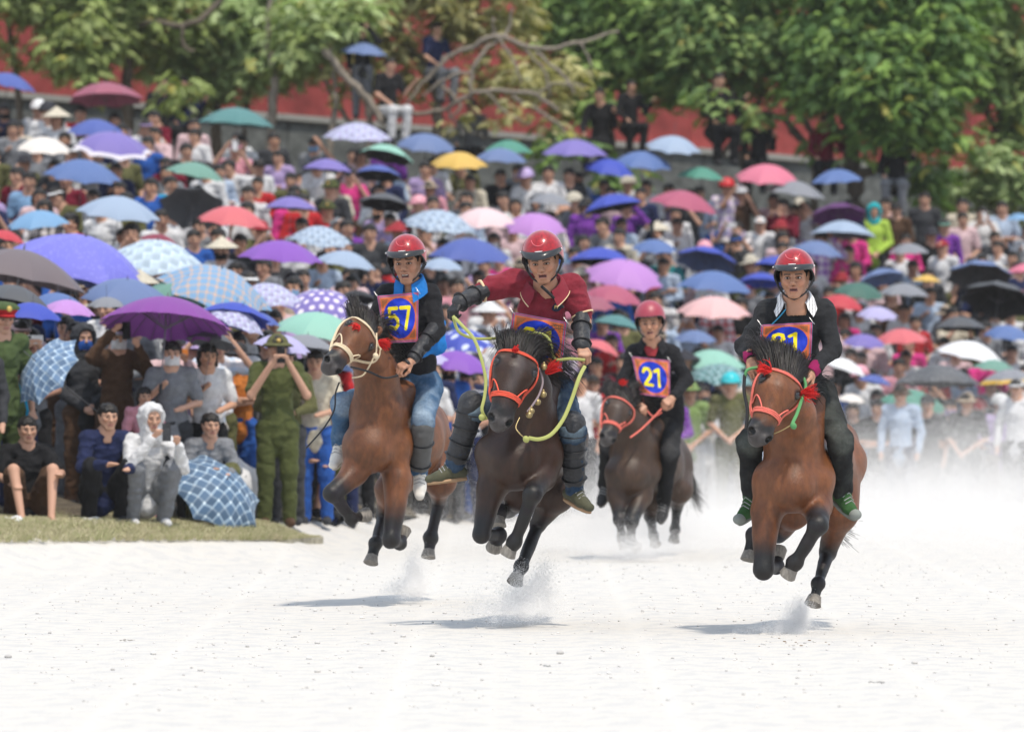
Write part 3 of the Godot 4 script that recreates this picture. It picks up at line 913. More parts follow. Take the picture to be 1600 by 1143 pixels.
func helmet(o: Node3D, at: Vector3, bas: Basis, k: float, shell: Material, with_visor := true) -> void:
	var H := func(v: Vector3) -> Vector3: return at + bas * (v * k)
	var rim := func(az: float) -> float:   # polar angle of the edge; az 0 is the face
		var c := cos(az)
		return 1.44 + 0.56 * smoothstep(0.7, -0.1, c) - 0.1 * smoothstep(-0.4, -1.0, c)
	var mid := Vector3(0, 0.036, -0.008)
	var rad := Vector3(0.117, 0.134, 0.134)
	var rows := []
	var inner := []
	for y in 15:
		var r1 := []
		var r2 := []
		for x in 40:
			var az := TAU * x / 40
			var th: float = rim.call(az) * maxf(y / 14.0, 0.004)
			var dir := Vector3(sin(th) * sin(az), cos(th), sin(th) * cos(az))
			r1.append(H.call(mid + dir * rad))
			r2.append(H.call(mid + dir * rad * 0.93))
		rows.append(r1)
		inner.append(r2)
	var hb := Bag.new()
	hb.sheet(rows, Color.WHITE, true, [], true)
	var sh := part(o, "helmet", hb.mesh(false), shell)
	var lb := Bag.new()
	lb.sheet([rows[14], inner[14]], Color.WHITE, true, [], true)
	lb.sheet(inner, Color.WHITE, true)
	part(sh, "lining", lb.mesh(false), mats.black_plastic)
	var eb := Bag.new()
	var edge: Array = rows[14].duplicate()
	edge.append(edge[0])
	edge.append(edge[1])
	eb.tube(edge, [0.006 * k], 6)
	part(sh, "edge_band", eb.mesh(false), mats.black_plastic)
	if with_visor:
		var top := []
		var bot := []
		var under := []
		for x in 25:
			var az := lerpf(-1.3, 1.3, x / 24.0)
			var t := absf(az) / 1.3
			var dir := Vector3(sin(1.36) * sin(az), cos(1.36), sin(1.36) * cos(az))
			top.append(H.call(mid + dir * rad * 1.015 + Vector3(0, 0.012, 0.0)))
			var out := 0.04 * (1.0 - t * t) + 0.004
			bot.append(H.call(mid + dir * rad * 1.02 + Vector3(0, -0.024 + 0.012 * t, out)))
			under.append(H.call(mid + dir * rad * 0.99 + Vector3(0, -0.027 + 0.012 * t, out - 0.004)))
		var mid_row := []
		for x in 25: mid_row.append((top[x] + bot[x]) * 0.5 + bas * Vector3(0, 0.008, 0.007) * k)
		var vb := Bag.new()
		vb.sheet([under, bot, mid_row, top])
		var vis := part(sh, "visor", vb.mesh(false), mats.visor)
		for e in [0, 24]:
			var sb := Bag.new()
			sb.ball(top[e] - bas * Vector3(0, 0.012, 0) * k + bas * Vector3(signf(e - 12.0) * 0.004, 0, 0.006) * k, Vector3.ONE * 0.006 * k)
			part(vis, "stud", sb.mesh(false), mats.chrome)
		# winged badge and a pale sweep above it
		var wb := Bag.new()
		for e in [-1.0, 1.0]:
			var l1 := []
			var l2 := []
			for x in 7:
				var t := x / 6.0
				var az: float = e * t * 0.2
				var th := 1.27 - 0.02 * t
				var hgt := 0.06 * (1.0 - t) + 0.012
				l1.append(H.call(mid + Vector3(sin(th + hgt * 0.5) * sin(az), cos(th + hgt * 0.5), sin(th + hgt * 0.5) * cos(az)) * rad * 1.012))
				l2.append(H.call(mid + Vector3(sin(th - hgt * 0.5) * sin(az), cos(th - hgt * 0.5), sin(th - hgt * 0.5) * cos(az)) * rad * 1.012))
			wb.sheet([l1, l2], Color.WHITE, false, [], e < 0)
		part(sh, "badge", wb.mesh(false), mats.white_paint)
		var pb := Bag.new()
		var sweep := []
		for x in 17:
			var t := x / 8.0 - 1.0
			var az := t * 0.55
			var th := 1.02 - 0.28 * t * t
			sweep.append(H.call(mid + Vector3(sin(th) * sin(az), cos(th), sin(th) * cos(az)) * rad * 1.003))
		pb.tube(sweep, [0.0015, 0.003, 0.003, 0.003], 5)
		part(sh, "painted_sweep", pb.mesh(false), mats.pink_paint)
	# chin strap
	var cb := Bag.new()
	for e in [-1.0, 1.0]:
		cb.tube(along([H.call(Vector3(0.108 * e, 0.0, 0.02)), H.call(Vector3(0.088 * e, -0.05, 0.03)), H.call(Vector3(0.052 * e, -0.095, 0.05)), H.call(Vector3(0, -0.122, 0.062))], 14), [0.0055 * k], 6)
		cb.tube(along([H.call(Vector3(0.105 * e, -0.01, -0.05)), H.call(Vector3(0.09 * e, -0.05, 0.01)), H.call(Vector3(0.07 * e, -0.075, 0.042))], 8), [0.005 * k], 6)
	part(sh, "chin_strap", cb.mesh(false), mats.black_plastic)

# number bib: pink border, orange field, blue disc, yellow figures
func stroke(im: Image, pts: Array, w: float, col: Color) -> void:
	var n := im.get_width()
	for y in n:
		for x in n:
			var p := Vector2(x + 0.5, y + 0.5) / n
			for k in pts.size() - 1:
				var a: Vector2 = pts[k]
				var d: Vector2 = pts[k + 1] - a
				var t := clampf((p - a).dot(d) / d.length_squared(), 0, 1)
				if (p - a - d * t).length() < w:
					im.set_pixel(x, y, col)
					break

func bib_texture(figures: String) -> ImageTexture:
	var n := 160
	var im := Image.create(n, n, false, Image.FORMAT_RGB8)
	for y in n:
		for x in n:
			var p := Vector2(x + 0.5, y + 0.5) / n
			var e := minf(minf(p.x, 1.0 - p.x), minf(p.y, 1.0 - p.y))
			var c := Color(0.84, 0.42, 0.25)
			if e < 0.05: c = Color(0.5, 0.46, 0.58)
			if e < 0.034: c = Color(0.8, 0.2, 0.33)
			if e < 0.012: c = Color(0.5, 0.47, 0.62)
			# corner ornaments: small dark green key pattern
			var q := Vector2(minf(p.x, 1.0 - p.x), minf(p.y, 1.0 - p.y))
			if q.x > 0.09 and q.y > 0.09 and q.x + q.y < 0.36 and (int(q.x * 60.0) % 2 == 0) != (int(q.y * 60.0) % 3 == 0): c = Color(0.4, 0.36, 0.2)
			if (p - Vector2(0.5, 0.5)).length() < 0.415: c = Color(0.06, 0.2, 0.72)
			im.set_pixel(x, y, c)
	var ink := Color(0.95, 0.86, 0.12)
	var shapes := {
		"1": [[-0.09, -0.16], [0.02, -0.22], [0.02, 0.22]], "7": [[-0.11, -0.21], [0.11, -0.21], [0.0, 0.22]], "4": [[0.05, 0.22], [0.05, -0.22], [-0.13, 0.08], [0.13, 0.08]],
		"5": [[0.1, -0.21], [-0.09, -0.21], [-0.1, -0.02], [0.02, -0.06], [0.1, 0.02], [0.1, 0.14], [0.02, 0.21], [-0.11, 0.17]],
		"2": [[-0.11, -0.12], [-0.05, -0.21], [0.05, -0.21], [0.11, -0.12], [0.08, -0.01], [-0.11, 0.21], [0.12, 0.21]],
		"8": [[0.0, -0.02], [-0.1, -0.09], [-0.08, -0.2], [0.0, -0.23], [0.08, -0.2], [0.1, -0.09], [0.0, -0.02], [-0.11, 0.06], [-0.11, 0.17], [0.0, 0.23], [0.11, 0.17], [0.11, 0.06], [0.0, -0.02]],
	}
	for k in figures.length():
		var l := []
		for q in shapes[figures[k]]: l.append(Vector2(0.5 + (k - 0.5) * 0.31 + q[0], 0.5 + q[1]))
		stroke(im, l, 0.04, ink)
	return ImageTexture.create_from_image(im)

func bib(o: Node3D, corners: Array, figures: String, bulge: float) -> void:
	var rows := []
	var uvs := []
	var back := []
	wrinkle.frequency = 9.0
	for y in 15:
		var r := []
		var u := []
		var r2 := []
		for x in 15:
			var a := x / 14.0
			var b := 1.0 - y / 14.0
			var p: Vector3 = corners[0].lerp(corners[1], a).lerp(corners[3].lerp(corners[2], a), b)
			p.z += bulge * (1.0 - pow(2.0 * a - 1.0, 2.0)) * (0.4 + 0.6 * b) + 0.022 * wrinkle.get_noise_2d(p.x * 1.3, p.y)
			r.append(p)
			r2.append(p - Vector3(0, 0, 0.004))
			u.append(Vector2(a, b))
		rows.append(r)
		uvs.append(u)
		back.append(r2)
	var g := Bag.new()
	g.sheet(rows, Color.WHITE, false, uvs)
	var m := plain_mat(Color.WHITE, 0.6)
	m.albedo_texture = bib_texture(figures)
	var f := part(o, "number_bib", g.mesh(false, true), m)
	var g2 := Bag.new()
	g2.sheet(back, Color.WHITE, false, [], true)
	part(f, "backing", g2.mesh(false), mats.white_cloth)
	for k in 2:
		var pn := Bag.new()
		var c: Vector3 = corners[k]
		pn.tube([c + Vector3(-0.02, 0.03, -0.01), c + Vector3(0.0, 0.0, 0.01), c + Vector3(0.012, -0.012, 0.008)], [0.002], 5)
		part(f, "safety_pin", pn.mesh(false), mats.chrome)

func make_rider(d: Dictionary) -> Dictionary:
	var dist: float = d.dist
	var base := spot(d.mid, 575.0, dist)
	base.y = 0.0
	var o := thing("person", d.label, "person", base, "jockeys riding bareback")
	var j := func(a: Array) -> Vector3: return spot(a[0], a[1], dist - a[2]) - base
	var Z := Vector3(0, 0, 1)
	var skin: Color = d.skin
	var head: Vector3 = j.call(d.head)
	var neck: Vector3 = j.call(d.neck)
	var chest: Vector3 = j.call(d.chest)
	var waist: Vector3 = j.call(d.waist)
	var pelvis: Vector3 = j.call(d.pelvis)
	var bas := Basis.from_euler(d.look)
	var hk: float = d.get("hk", 1.0)
	# --- body: one skin from the head down to the feet, covered by the clothes
	var arms := []
	for a in d.arms:
		var q := []
		for k in a: q.append(j.call(k))
		arms.append(q)
	var legs := []
	for a in d.legs:
		var q := []
		for k in a: q.append(j.call(k))
		legs.append(q)
	var all := [head, neck, pelvis]
	for q in arms + legs: all += q
	var sb := blob_of(all, 0.12, 0.016)
	sb.bone(head - bas * Vector3(0, 0.1, 0.02) * hk, neck, 0.052, 0.06, 0.03)
	sb.bone(neck, waist, 0.09, 0.1, 0.05)
	sb.bone(waist, pelvis, 0.1, 0.11, 0.05)
	for q in arms:
		sb.bone(neck + Vector3(0, -0.03, 0), q[0], 0.045, 0.045, 0.04)
		sb.bone(q[0], q[1], 0.048, 0.038, 0.02)
		sb.bone(q[1], q[2], 0.041, 0.027, 0.02)
		sb.bone(q[2], q[2].lerp(q[3], 0.3), 0.026, 0.026, 0.01)
	for q in legs:
		sb.bone(pelvis, q[0], 0.1, 0.08, 0.04)
		sb.bone(q[0], q[1], 0.078, 0.052, 0.03)
		sb.bone(q[1], q[2], 0.052, 0.034, 0.02)
	var bag := Bag.new()
	var tint := func(_p: Vector3, _m: float) -> Color: return skin
	sb.net(bag, tint)
	merge(bag, head_bag(0.0048, skin, {"paint": false, "brow": d.get("brow", -0.12), "open": d.get("open", 0.0), "wide": d.get("wide", 1.0)}), Transform3D(bas.scaled(Vector3.ONE * hk), head))
	for k in 2:
		var q: Array = arms[k]
		merge(bag, hand_bag(0.005, d.get("glove", skin) if k == 0 else skin, d.get("curl", 0.95), -1.0 if k == 0 else 1.0), hand_frame(q[2], q[3] - q[2], d.get("back%d" % k, Vector3(0, 0.7, 0.7))))
	part(o, "body", bag.mesh(), mats.skin)
	# --- eyes, teeth, hair
	for e in [-1.0, 1.0]:
		var eb := Bag.new()
		var white := Color(0.5, 0.46, 0.43)
		eb.ball(head + bas * Vector3(0.031 * e, 0.0, 0.0815) * hk, Vector3(0.0145, d.get("lids", 0.006), 0.0125) * hk, bas, white, 6, 10)
		eb.ball(head + bas * Vector3(0.031 * e + d.get("gaze", 0.0), 0.0, 0.0895) * hk, Vector3(0.007, minf(d.get("lids", 0.006) * 1.05, 0.007), 0.0055) * hk, bas, Color(0.012, 0.008, 0.007), 6, 10)
		part(o, "eye", eb.mesh(), mats.wet)
	if d.get("teeth", 0.0) > 0.0:
		var tb := Bag.new()
		var tw: float = d.teeth
		for t in 7:
			var x := (t - 3.0) / 3.0 * tw
			tb.box(head + bas * Vector3(x, -0.0615 - d.get("open", 0.0) * 0.005, 0.0845 - x * x * 18.0) * hk, Vector3(tw / 6.4, 0.0036, 0.003) * hk, bas, Color.WHITE, 0.3)
		part(o, "teeth", tb.mesh(false), mats.tooth)
	var hb := Blob.new(Vector3(-0.1, -0.09, -0.12), Vector3(0.1, 0.13, 0.08), 0.009)
	hb.bone(Vector3(0, 0.03, -0.03), Vector3(0, 0.036, 0.012), 0.083, 0.075, 0.02)
	hb.bone(Vector3(0, -0.03, -0.05), Vector3(0, -0.06, -0.055), 0.062, 0.045, 0.03)
	wrinkle.frequency = 40.0
	hb.rough(wrinkle, 0.004)
	var hg := Bag.new()
	hb.net(hg)
	var hg2 := Bag.new()
	merge(hg2, hg, Transform3D(bas.scaled(Vector3.ONE * hk), head))
	part(o, "hair", hg2.mesh(false), mats.black_hair)
	helmet(o, head, bas, hk, d.helmet, d.get("visor", true))
	# --- shirt
	var cb := blob_of(arms[0].slice(0, 3) + arms[1].slice(0, 3) + [neck + Vector3(0, 0.06, 0), pelvis + Vector3(0, -0.06, 0)], 0.2, 0.0115)
	cb.bone(neck.lerp(chest, 0.25), chest, 0.1, 0.135, 0.06, 0, 0, Z, 0.82)
	cb.bone(chest, waist, 0.135, 0.125, 0.06, 0, 0, Z, 0.85)
	cb.bone(waist, pelvis, 0.125, 0.15, 0.05, 0, 0, Z, 0.9)
	cb.bone(arms[0][0], arms[1][0], 0.062, 0.062, 0.05)
	cb.bone(neck + Vector3(0, 0.0, -0.01), neck.lerp(chest, 0.3), 0.066, 0.09, 0.04)
	for k in 2: cb.bone(neck, arms[k][0], 0.058, 0.062, 0.03)
	var sl: Array = d.sleeve
	for k in 2:
		var q: Array = arms[k]
		if sl[k] <= 1.0:
			cb.bone(q[0], q[0].lerp(q[1], sl[k]), 0.066, 0.06, 0.04)
		else:
			cb.bone(q[0], q[1], 0.066, 0.052, 0.04)
			cb.bone(q[1], q[1].lerp(q[2], sl[k] - 1.0), 0.052, 0.038, 0.02)
	for w in d.get("loose", []): cb.bone(j.call(w[0]), j.call(w[1]), w[2], w[3], 0.04)
	var folds := FastNoiseLite.new()
	folds.noise_type = FastNoiseLite.TYPE_SIMPLEX_SMOOTH
	folds.fractal_type = FastNoiseLite.FRACTAL_RIDGED
	folds.fractal_octaves = 3
	folds.frequency = 4.2
	folds.seed = int(d.mid)
	cb.rough(folds, d.get("crease", -0.013), Vector3(1.0, 1.5, 1.0))
	var sg := Bag.new()
	cb.net(sg)
	var shirt := part(o, d.get("top_name", "shirt"), sg.mesh(false), d.shirt)
	# --- trousers
	var tb := blob_of([pelvis] + legs[0].slice(0, 3) + legs[1].slice(0, 3), 0.19, 0.0125)
	tb.bone(waist.lerp(pelvis, 0.6), pelvis, 0.12, 0.14, 0.05)
	for q in legs:
		tb.bone(pelvis, q[0], 0.13, 0.1, 0.05)
		tb.bone(q[0], q[1], 0.1, 0.076, 0.04)
		tb.bone(q[1], q[1], 0.08, 0.08, 0.02)
		tb.bone(q[1], q[2], 0.074, 0.058, 0.03)
	folds.frequency = 4.6
	tb.rough(folds, -0.012, Vector3(1.0, 1.6, 1.0))
	var tg := Bag.new()
	var fade := FastNoiseLite.new()
	fade.frequency = 7.0
	fade.seed = 3
	var dye: Color = d.dye
	var worn: Color = d.worn
	var front := func(p: Vector3, _m: float) -> Color:
		var a := 0.0
		for q in legs:
			# wear runs down the fronts of the thighs and over the knees
			var t := clampf((p - q[0]).dot(q[1] - q[0]) / (q[1] - q[0]).length_squared(), 0.0, 1.0)
			var w: Vector3 = p - q[0].lerp(q[1], t)
			a = maxf(a, smoothstep(0.11, 0.05, Vector2(w.x, w.y).length()) * (0.3 + 0.7 * t) * float(w.z > 0.0))
		return dye.lerp(worn, clampf(a * 0.8 + fade.get_noise_3dv(p) * 0.5, 0.0, 1.0))
	tb.net(tg, front)
	part(o, "trousers", tg.mesh(), mats.denim)
	for k in 2: shoe(o, legs[k][2], legs[k][3], d.shoe[0], d.shoe[1])
	if d.has("bib"):
		var cs := []
		for k in d.bib: cs.append(j.call(k))
		bib(o, cs, d.figures, d.get("bulge", 0.03))
	return {"o": o, "j": j, "arms": arms, "legs": legs, "cb": cb, "tb": tb, "head": head, "neck": neck, "bas": bas, "shirt": shirt}

# a padded guard strapped round a limb between a and b
func guard(o: Node3D, called: String, a: Vector3, b: Vector3, ra: float, rb: float, cup: float, m: Material) -> void:
	var g := blob_of([a, b], maxf(ra, rb) + 0.06, 0.009)
	g.bone(a.lerp(b, 0.05), b.lerp(a, 0.05), ra, rb, 0.01)
	var f := Vector3(0, 0, 1)
	var ax := (b - a).normalized()
	f = (f - ax * f.dot(ax)).normalized()
	g.bone(a.lerp(b, 0.16) + f * ra * 0.5, a.lerp(b, 0.3) + f * ra * 0.5, cup, cup * 0.85, 0.012)
	g.bone(a.lerp(b, 0.5) + f * ra * 0.45, a.lerp(b, 0.85) + f * rb * 0.45, cup * 0.75, cup * 0.6, 0.012)
	for t in [0.08, 0.42, 0.48, 0.9]:
		var c := a.lerp(b, t)
		g.bone(c, c, ra * 0.2, ra * 0.2, 0.0)
	wrinkle.frequency = 16.0
	g.rough(wrinkle, 0.004)
	var bag := Bag.new()
	g.net(bag)
	var p := part(o, called, bag.mesh(false), m)
	for t in [0.4, 0.92]:
		var c := a.lerp(b, t)
		var ring := []
		var side := ax.cross(f)
		for k in 17:
			var an := TAU * k / 16.0
			ring.append(onto(g, c, c + side * cos(an) + f * sin(an), 0.003))
		var sb := Bag.new()
		sb.tube(ring, [0.011], 6, Color.WHITE, 0.35, ax)
		part(p, "strap", sb.mesh(false), mats.black_plastic)

func cuff(o: Node3D, called: String, a: Vector3, b: Vector3, ra: float, rb: float, m: Material) -> void:
	var ax := (b - a).normalized()
	var side := ax.cross(Vector3(0.2, 0.1, 1)).normalized()
	var oth := side.cross(ax)
	var rows := []
	for k in 5:
		var t: float = [0.0, 0.05, 0.5, 0.95, 1.0][k]
		var r: float = lerpf(ra, rb, t) * [0.8, 1.0, 1.03, 1.0, 0.8][k]
		var ring := []
		for x in 16:
			var an := TAU * x / 16.0
			ring.append(a.lerp(b, t) + (side * cos(an) + oth * sin(an)) * r * (1.0 + 0.02 * sin(an * 5.0)))
		rows.append(ring)
	var g := Bag.new()
	g.sheet(rows, Color.WHITE, true, [], false)
	part(o, called, g.mesh(false), m)

# a shirt collar: a band round the neck folded outwards, open at the throat
func collar(o: Node3D, at: Vector3, bas: Basis, r_in: float, r_out: float, rise: float, fall: float, gap: float, m: Material, edge: Material = null) -> void:
	var rows := [[], [], [], [], []]
	for x in 31:
		var t := x / 30.0
		var az := lerpf(gap, TAU - gap, t)
		var open := absf(2.0 * t - 1.0)            # 1 at the throat, 0 at the nape
		var d := Vector3(sin(az), 0, cos(az))
		var drop := Vector3(0, -0.04 * pow(open, 3.0), 0.025 * pow(open, 3.0))
		var wide := 1.0 + 0.25 * pow(open, 6.0)
		rows[0].append(at + bas * (d * r_in + Vector3(0, rise * 0.2, 0) + drop))
		rows[1].append(at + bas * (d * r_in + Vector3(0, rise, 0) + drop))
		rows[2].append(at + bas * (d * lerpf(r_in, r_out, 0.35) + Vector3(0, rise * 1.02, 0) + drop))
		rows[3].append(at + bas * (d * lerpf(r_in, r_out, 0.75) + Vector3(0, lerpf(rise, -fall * wide, 0.5), 0) + drop))
		rows[4].append(at + bas * (d * r_out * wide + Vector3(0, -fall * wide, 0) + drop))
	var g := Bag.new()
	g.sheet(rows, Color.WHITE, false, [], true)
	var c := part(o, "collar", g.mesh(false), m)
	if edge:
		var e := Bag.new()
		e.tube(rows[4], [0.0035], 5)
		part(c, "piping", e.mesh(false), edge)

func all_riders() -> void:
	mats.skin = coated(true, 0.52, 0.45)
	mats.skin.subsurf_scatter_enabled = true
	mats.skin.subsurf_scatter_strength = 0.08
	mats.wet = coated(true, 0.15, 0.5)
	mats.tooth = plain_mat(lin(0.72, 0.68, 0.58), 0.3)
	mats.black_hair = plain_mat(lin(0.013, 0.011, 0.01), 0.5)
	mats.black_plastic = plain_mat(lin(0.016, 0.016, 0.018), 0.5)
	mats.chrome = plain_mat(lin(0.6, 0.6, 0.6), 0.3, 0.9)
	mats.visor = plain_mat(lin(0.03, 0.032, 0.036), 0.3)
	mats.visor.clearcoat_enabled = true
	mats.visor.clearcoat = 0.3
	mats.visor.clearcoat_roughness = 0.12
	mats.visor.metallic_specular = 0.3
	mats.white_paint = plain_mat(lin(0.78, 0.76, 0.76), 0.4)
	mats.pink_paint = plain_mat(lin(0.62, 0.12, 0.14), 0.35)
	mats.white_cloth = cloth(0.7, 0.7, 0.7)
	mats.lace = plain_mat(lin(0.3, 0.3, 0.3), 0.9)
	mats.denim = coated(true, 0.9, 0.25)
	mats.denim.albedo_texture = tex_cloth
	mats.denim.uv1_triplanar = true
	mats.denim.uv1_scale = Vector3.ONE * 7.0
	mats.denim.normal_enabled = true
	mats.denim.normal_texture = tex_cloth_n
	mats.denim.normal_scale = 0.4
	var red := plain_mat(lin(0.5, 0.008, 0.016), 0.3)
	red.clearcoat_enabled = true
	red.clearcoat = 0.7
	red.clearcoat_roughness = 0.09
	red.metallic_specular = 0.4
	red.albedo_texture = tex_soft
	red.uv1_triplanar = true
	red.uv1_scale = Vector3.ONE * 6.0
	var old_red := plain_mat(lin(0.3, 0.025, 0.05), 0.4)
	old_red.clearcoat_enabled = true
	old_red.clearcoat = 0.7
	var pad := plain_mat(lin(0.032, 0.033, 0.037), 0.5)
	pad.normal_enabled = true
	pad.normal_texture = tex_cloth_n
	pad.uv1_triplanar = true
	pad.uv1_scale = Vector3.ONE * 4.0
	var grey_pad := plain_mat(lin(0.085, 0.085, 0.085), 0.6)
	var black_cloth := cloth(0.02, 0.02, 0.023)
	var blue_cloth := cloth(0.02, 0.2, 0.6)
	var skin := Color(0.42, 0.215, 0.135)
	# --- rider 57
	var r := make_rider({"label": "jockey in black and blue jacket, red helmet and bib 57, teeth bared", "dist": 36.3, "mid": 640, "skin": skin * 0.95, "hk": 1.17,
		"head": [636, 410, 0.14], "look": Vector3(0.1, -0.2, 0.05), "neck": [641, 449, 0.06], "chest": [640, 492, 0.0], "waist": [650, 550, -0.12], "pelvis": [650, 592, -0.22],
		"arms": [[[604, 462, 0.02], [580, 512, 0.1], [590, 556, 0.3], [598, 574, 0.34]], [[672, 462, 0.0], [684, 515, 0.1], [640, 566, 0.3], [620, 577, 0.36]]],
		"legs": [[[625, 604, -0.15], [536, 632, 0.06], [531, 690, -0.08], [516, 716, 0.04]], [[668, 606, -0.15], [661, 656, 0.14], [656, 734, -0.02], [655, 770, 0.1]]],
		"back1": Vector3(-0.2, 0.8, 0.6), "helmet": red, "sleeve": [1.95, 1.8], "shirt": black_cloth, "top_name": "jacket", "dye": Color(0.06, 0.13, 0.24), "worn": Color(0.34, 0.44, 0.55), "open": 1.0, "teeth": 0.014, "lids": 0.0042, "brow": 0.3,
		"shoe": [plain_mat(lin(0.62, 0.6, 0.56), 0.8), plain_mat(lin(0.5, 0.46, 0.4), 0.8)], "bib": [[589, 462, 0.2], [654, 456, 0.19], [653, 534, 0.14], [601, 536, 0.22]], "figures": "57", "bulge": 0.03})
	var o: Node3D = r.o
	var j = r.j
	collar(o, r.neck + Vector3(0, 0.01, 0.0), Basis.from_euler(Vector3(0.25, -0.15, 0)), 0.078, 0.125, 0.075, 0.03, 0.3, blue_cloth)
	guard(o, "elbow_guard", r.arms[1][1].lerp(r.arms[1][0], 0.12), r.arms[1][1].lerp(r.arms[1][2], 0.9), 0.056, 0.046, 0.038, pad)
	guard(o, "shin_guard", r.legs[1][1] + Vector3(0, -0.04, 0.01), r.legs[1][2] + Vector3(0, 0.02, 0.01), 0.08, 0.068, 0.05, grey_pad)
	cuff(o, "wristband", r.arms[1][2].lerp(r.arms[1][3], 0.15), r.arms[1][2].lerp(r.arms[1][3], 0.34), 0.036, 0.036, mats.black_plastic)
	var flap := blob_of([j.call([690, 500, -0.1]), j.call([660, 555, -0.05])], 0.12, 0.012)
	flap.bone(j.call([688, 506, -0.12]), j.call([683, 540, -0.1]), 0.035, 0.06, 0.02, 0, 0, Vector3(0, 0, 1), 0.5)
	flap.bone(j.call([683, 540, -0.1]), j.call([655, 548, 0.0]), 0.055, 0.05, 0.03, 0, 0, Vector3(0, 0, 1), 0.6)
	wrinkle.frequency = 10.0
	flap.rough(wrinkle, 0.012)
	var fb := Bag.new()
	flap.net(fb)
	part(o, "jacket_tail", fb.mesh(false), blue_cloth, "bright blue lower jacket blown back")
	# --- rider in the dark red shirt
	r = make_rider({"label": "jockey in dark red polo shirt and red helmet holding lime reins wide", "dist": 33.3, "mid": 845, "skin": skin, "glove": Color(0.014, 0.014, 0.016), "hk": 1.14,
		"head": [849, 407, 0.24], "look": Vector3(0.24, -0.16, 0.08), "neck": [852, 449, 0.12], "chest": [846, 490, 0.06], "waist": [842, 560, -0.08], "pelvis": [845, 604, -0.2],
		"arms": [[[806, 441, 0.08], [742, 457, 0.16], [717, 473, 0.3], [706, 489, 0.36]], [[893, 449, 0.06], [914, 503, 0.1], [909, 540, 0.26], [915, 561, 0.32]]],
		"legs": [[[820, 612, -0.15], [737, 640, 0.12], [709, 728, 0.02], [662, 734, 0.1]], [[872, 612, -0.15], [895, 672, 0.12], [898, 764, -0.04], [924, 778, 0.09]]],
		"back0": Vector3(-0.3, 0.7, 0.5), "back1": Vector3(0.15, 0.3, 0.9), "helmet": red, "sleeve": [0.82, 0.78], "shirt": cloth(0.25, 0.028, 0.045, 0.5), "dye": Color(0.035, 0.065, 0.12), "worn": Color(0.17, 0.23, 0.28), "crease": -0.017, "open": 0.6, "teeth": 0.0145, "lids": 0.0042, "wide": 1.05,
		"shoe": [plain_mat(lin(0.075, 0.075, 0.045), 0.8), plain_mat(lin(0.42, 0.27, 0.16), 0.8)], "bib": [[801, 487, 0.24], [886, 503, 0.22], [878, 575, 0.14], [792, 560, 0.16]], "figures": "24", "bulge": 0.03, "loose": [[[806, 441, 0.08], [770, 449, 0.12], 0.066, 0.062], [[893, 449, 0.06], [903, 472, 0.08], 0.07, 0.068]]})
	o = r.o
	j = r.j
	var cream := plain_mat(lin(0.7, 0.52, 0.32), 0.8)
	collar(o, r.neck + Vector3(0, 0.0, 0.015), Basis.from_euler(Vector3(0.4, -0.1, 0)), 0.095, 0.155, 0.06, 0.01, 0.5, cloth(0.25, 0.028, 0.045, 0.5), cream)
	cuff(o, "sleeve_piping", r.arms[0][0].lerp(r.arms[0][1], 0.8), r.arms[0][0].lerp(r.arms[0][1], 0.86), 0.072, 0.072, cream)
	cuff(o, "sleeve_piping", r.arms[1][0].lerp(r.arms[1][1], 0.76), r.arms[1][0].lerp(r.arms[1][1], 0.81), 0.075, 0.075, cream)
	for k in 2:
		guard(o, "elbow_guard", r.arms[k][1].lerp(r.arms[k][0], 0.26), r.arms[k][1].lerp(r.arms[k][2], 1.02), 0.054, 0.052, 0.04, pad)
		guard(o, "knee_guard", r.legs[k][1] + Vector3(0, 0.05, 0.01), r.legs[k][1].lerp(r.legs[k][2], 0.36) + Vector3(0, 0, 0.01), 0.084, 0.078, 0.056, pad)
		guard(o, "shin_guard", r.legs[k][1].lerp(r.legs[k][2], 0.38), r.legs[k][1].lerp(r.legs[k][2], 0.85), 0.074, 0.07, 0.045, pad)
	var badge := Bag.new()
	var bc: Vector3 = onto(r.cb, j.call([869, 478, 0.0]), j.call([869, 478, 0.5]), 0.004)
	badge.ball(bc, Vector3(0.036, 0.036, 0.004))
	var bp := part(o, "chest_badge", badge.mesh(false), plain_mat(lin(0.012, 0.015, 0.04), 0.7))
	var gold := Bag.new()
	for q in [[0, 0, 0.011, 0.006], [0.011, 0.009, 0.006, 0.005], [-0.008, -0.009, 0.003, 0.009], [0.007, -0.009, 0.003, 0.009]]: gold.ball(bc + Vector3(q[0], q[1], 0.005), Vector3(q[2], q[3], 0.002))
	part(bp, "horse_emblem", gold.mesh(false), plain_mat(lin(0.55, 0.4, 0.13), 0.5))
	var strap := Bag.new()
	strap.tube(along([j.call([846, 447, 0.34]), j.call([858, 458, 0.3]), j.call([866, 466, 0.26]), j.call([880, 480, 0.24])], 12), [0.01], 7)
	part(o, "loose_strap", strap.mesh(false), mats.black_plastic)
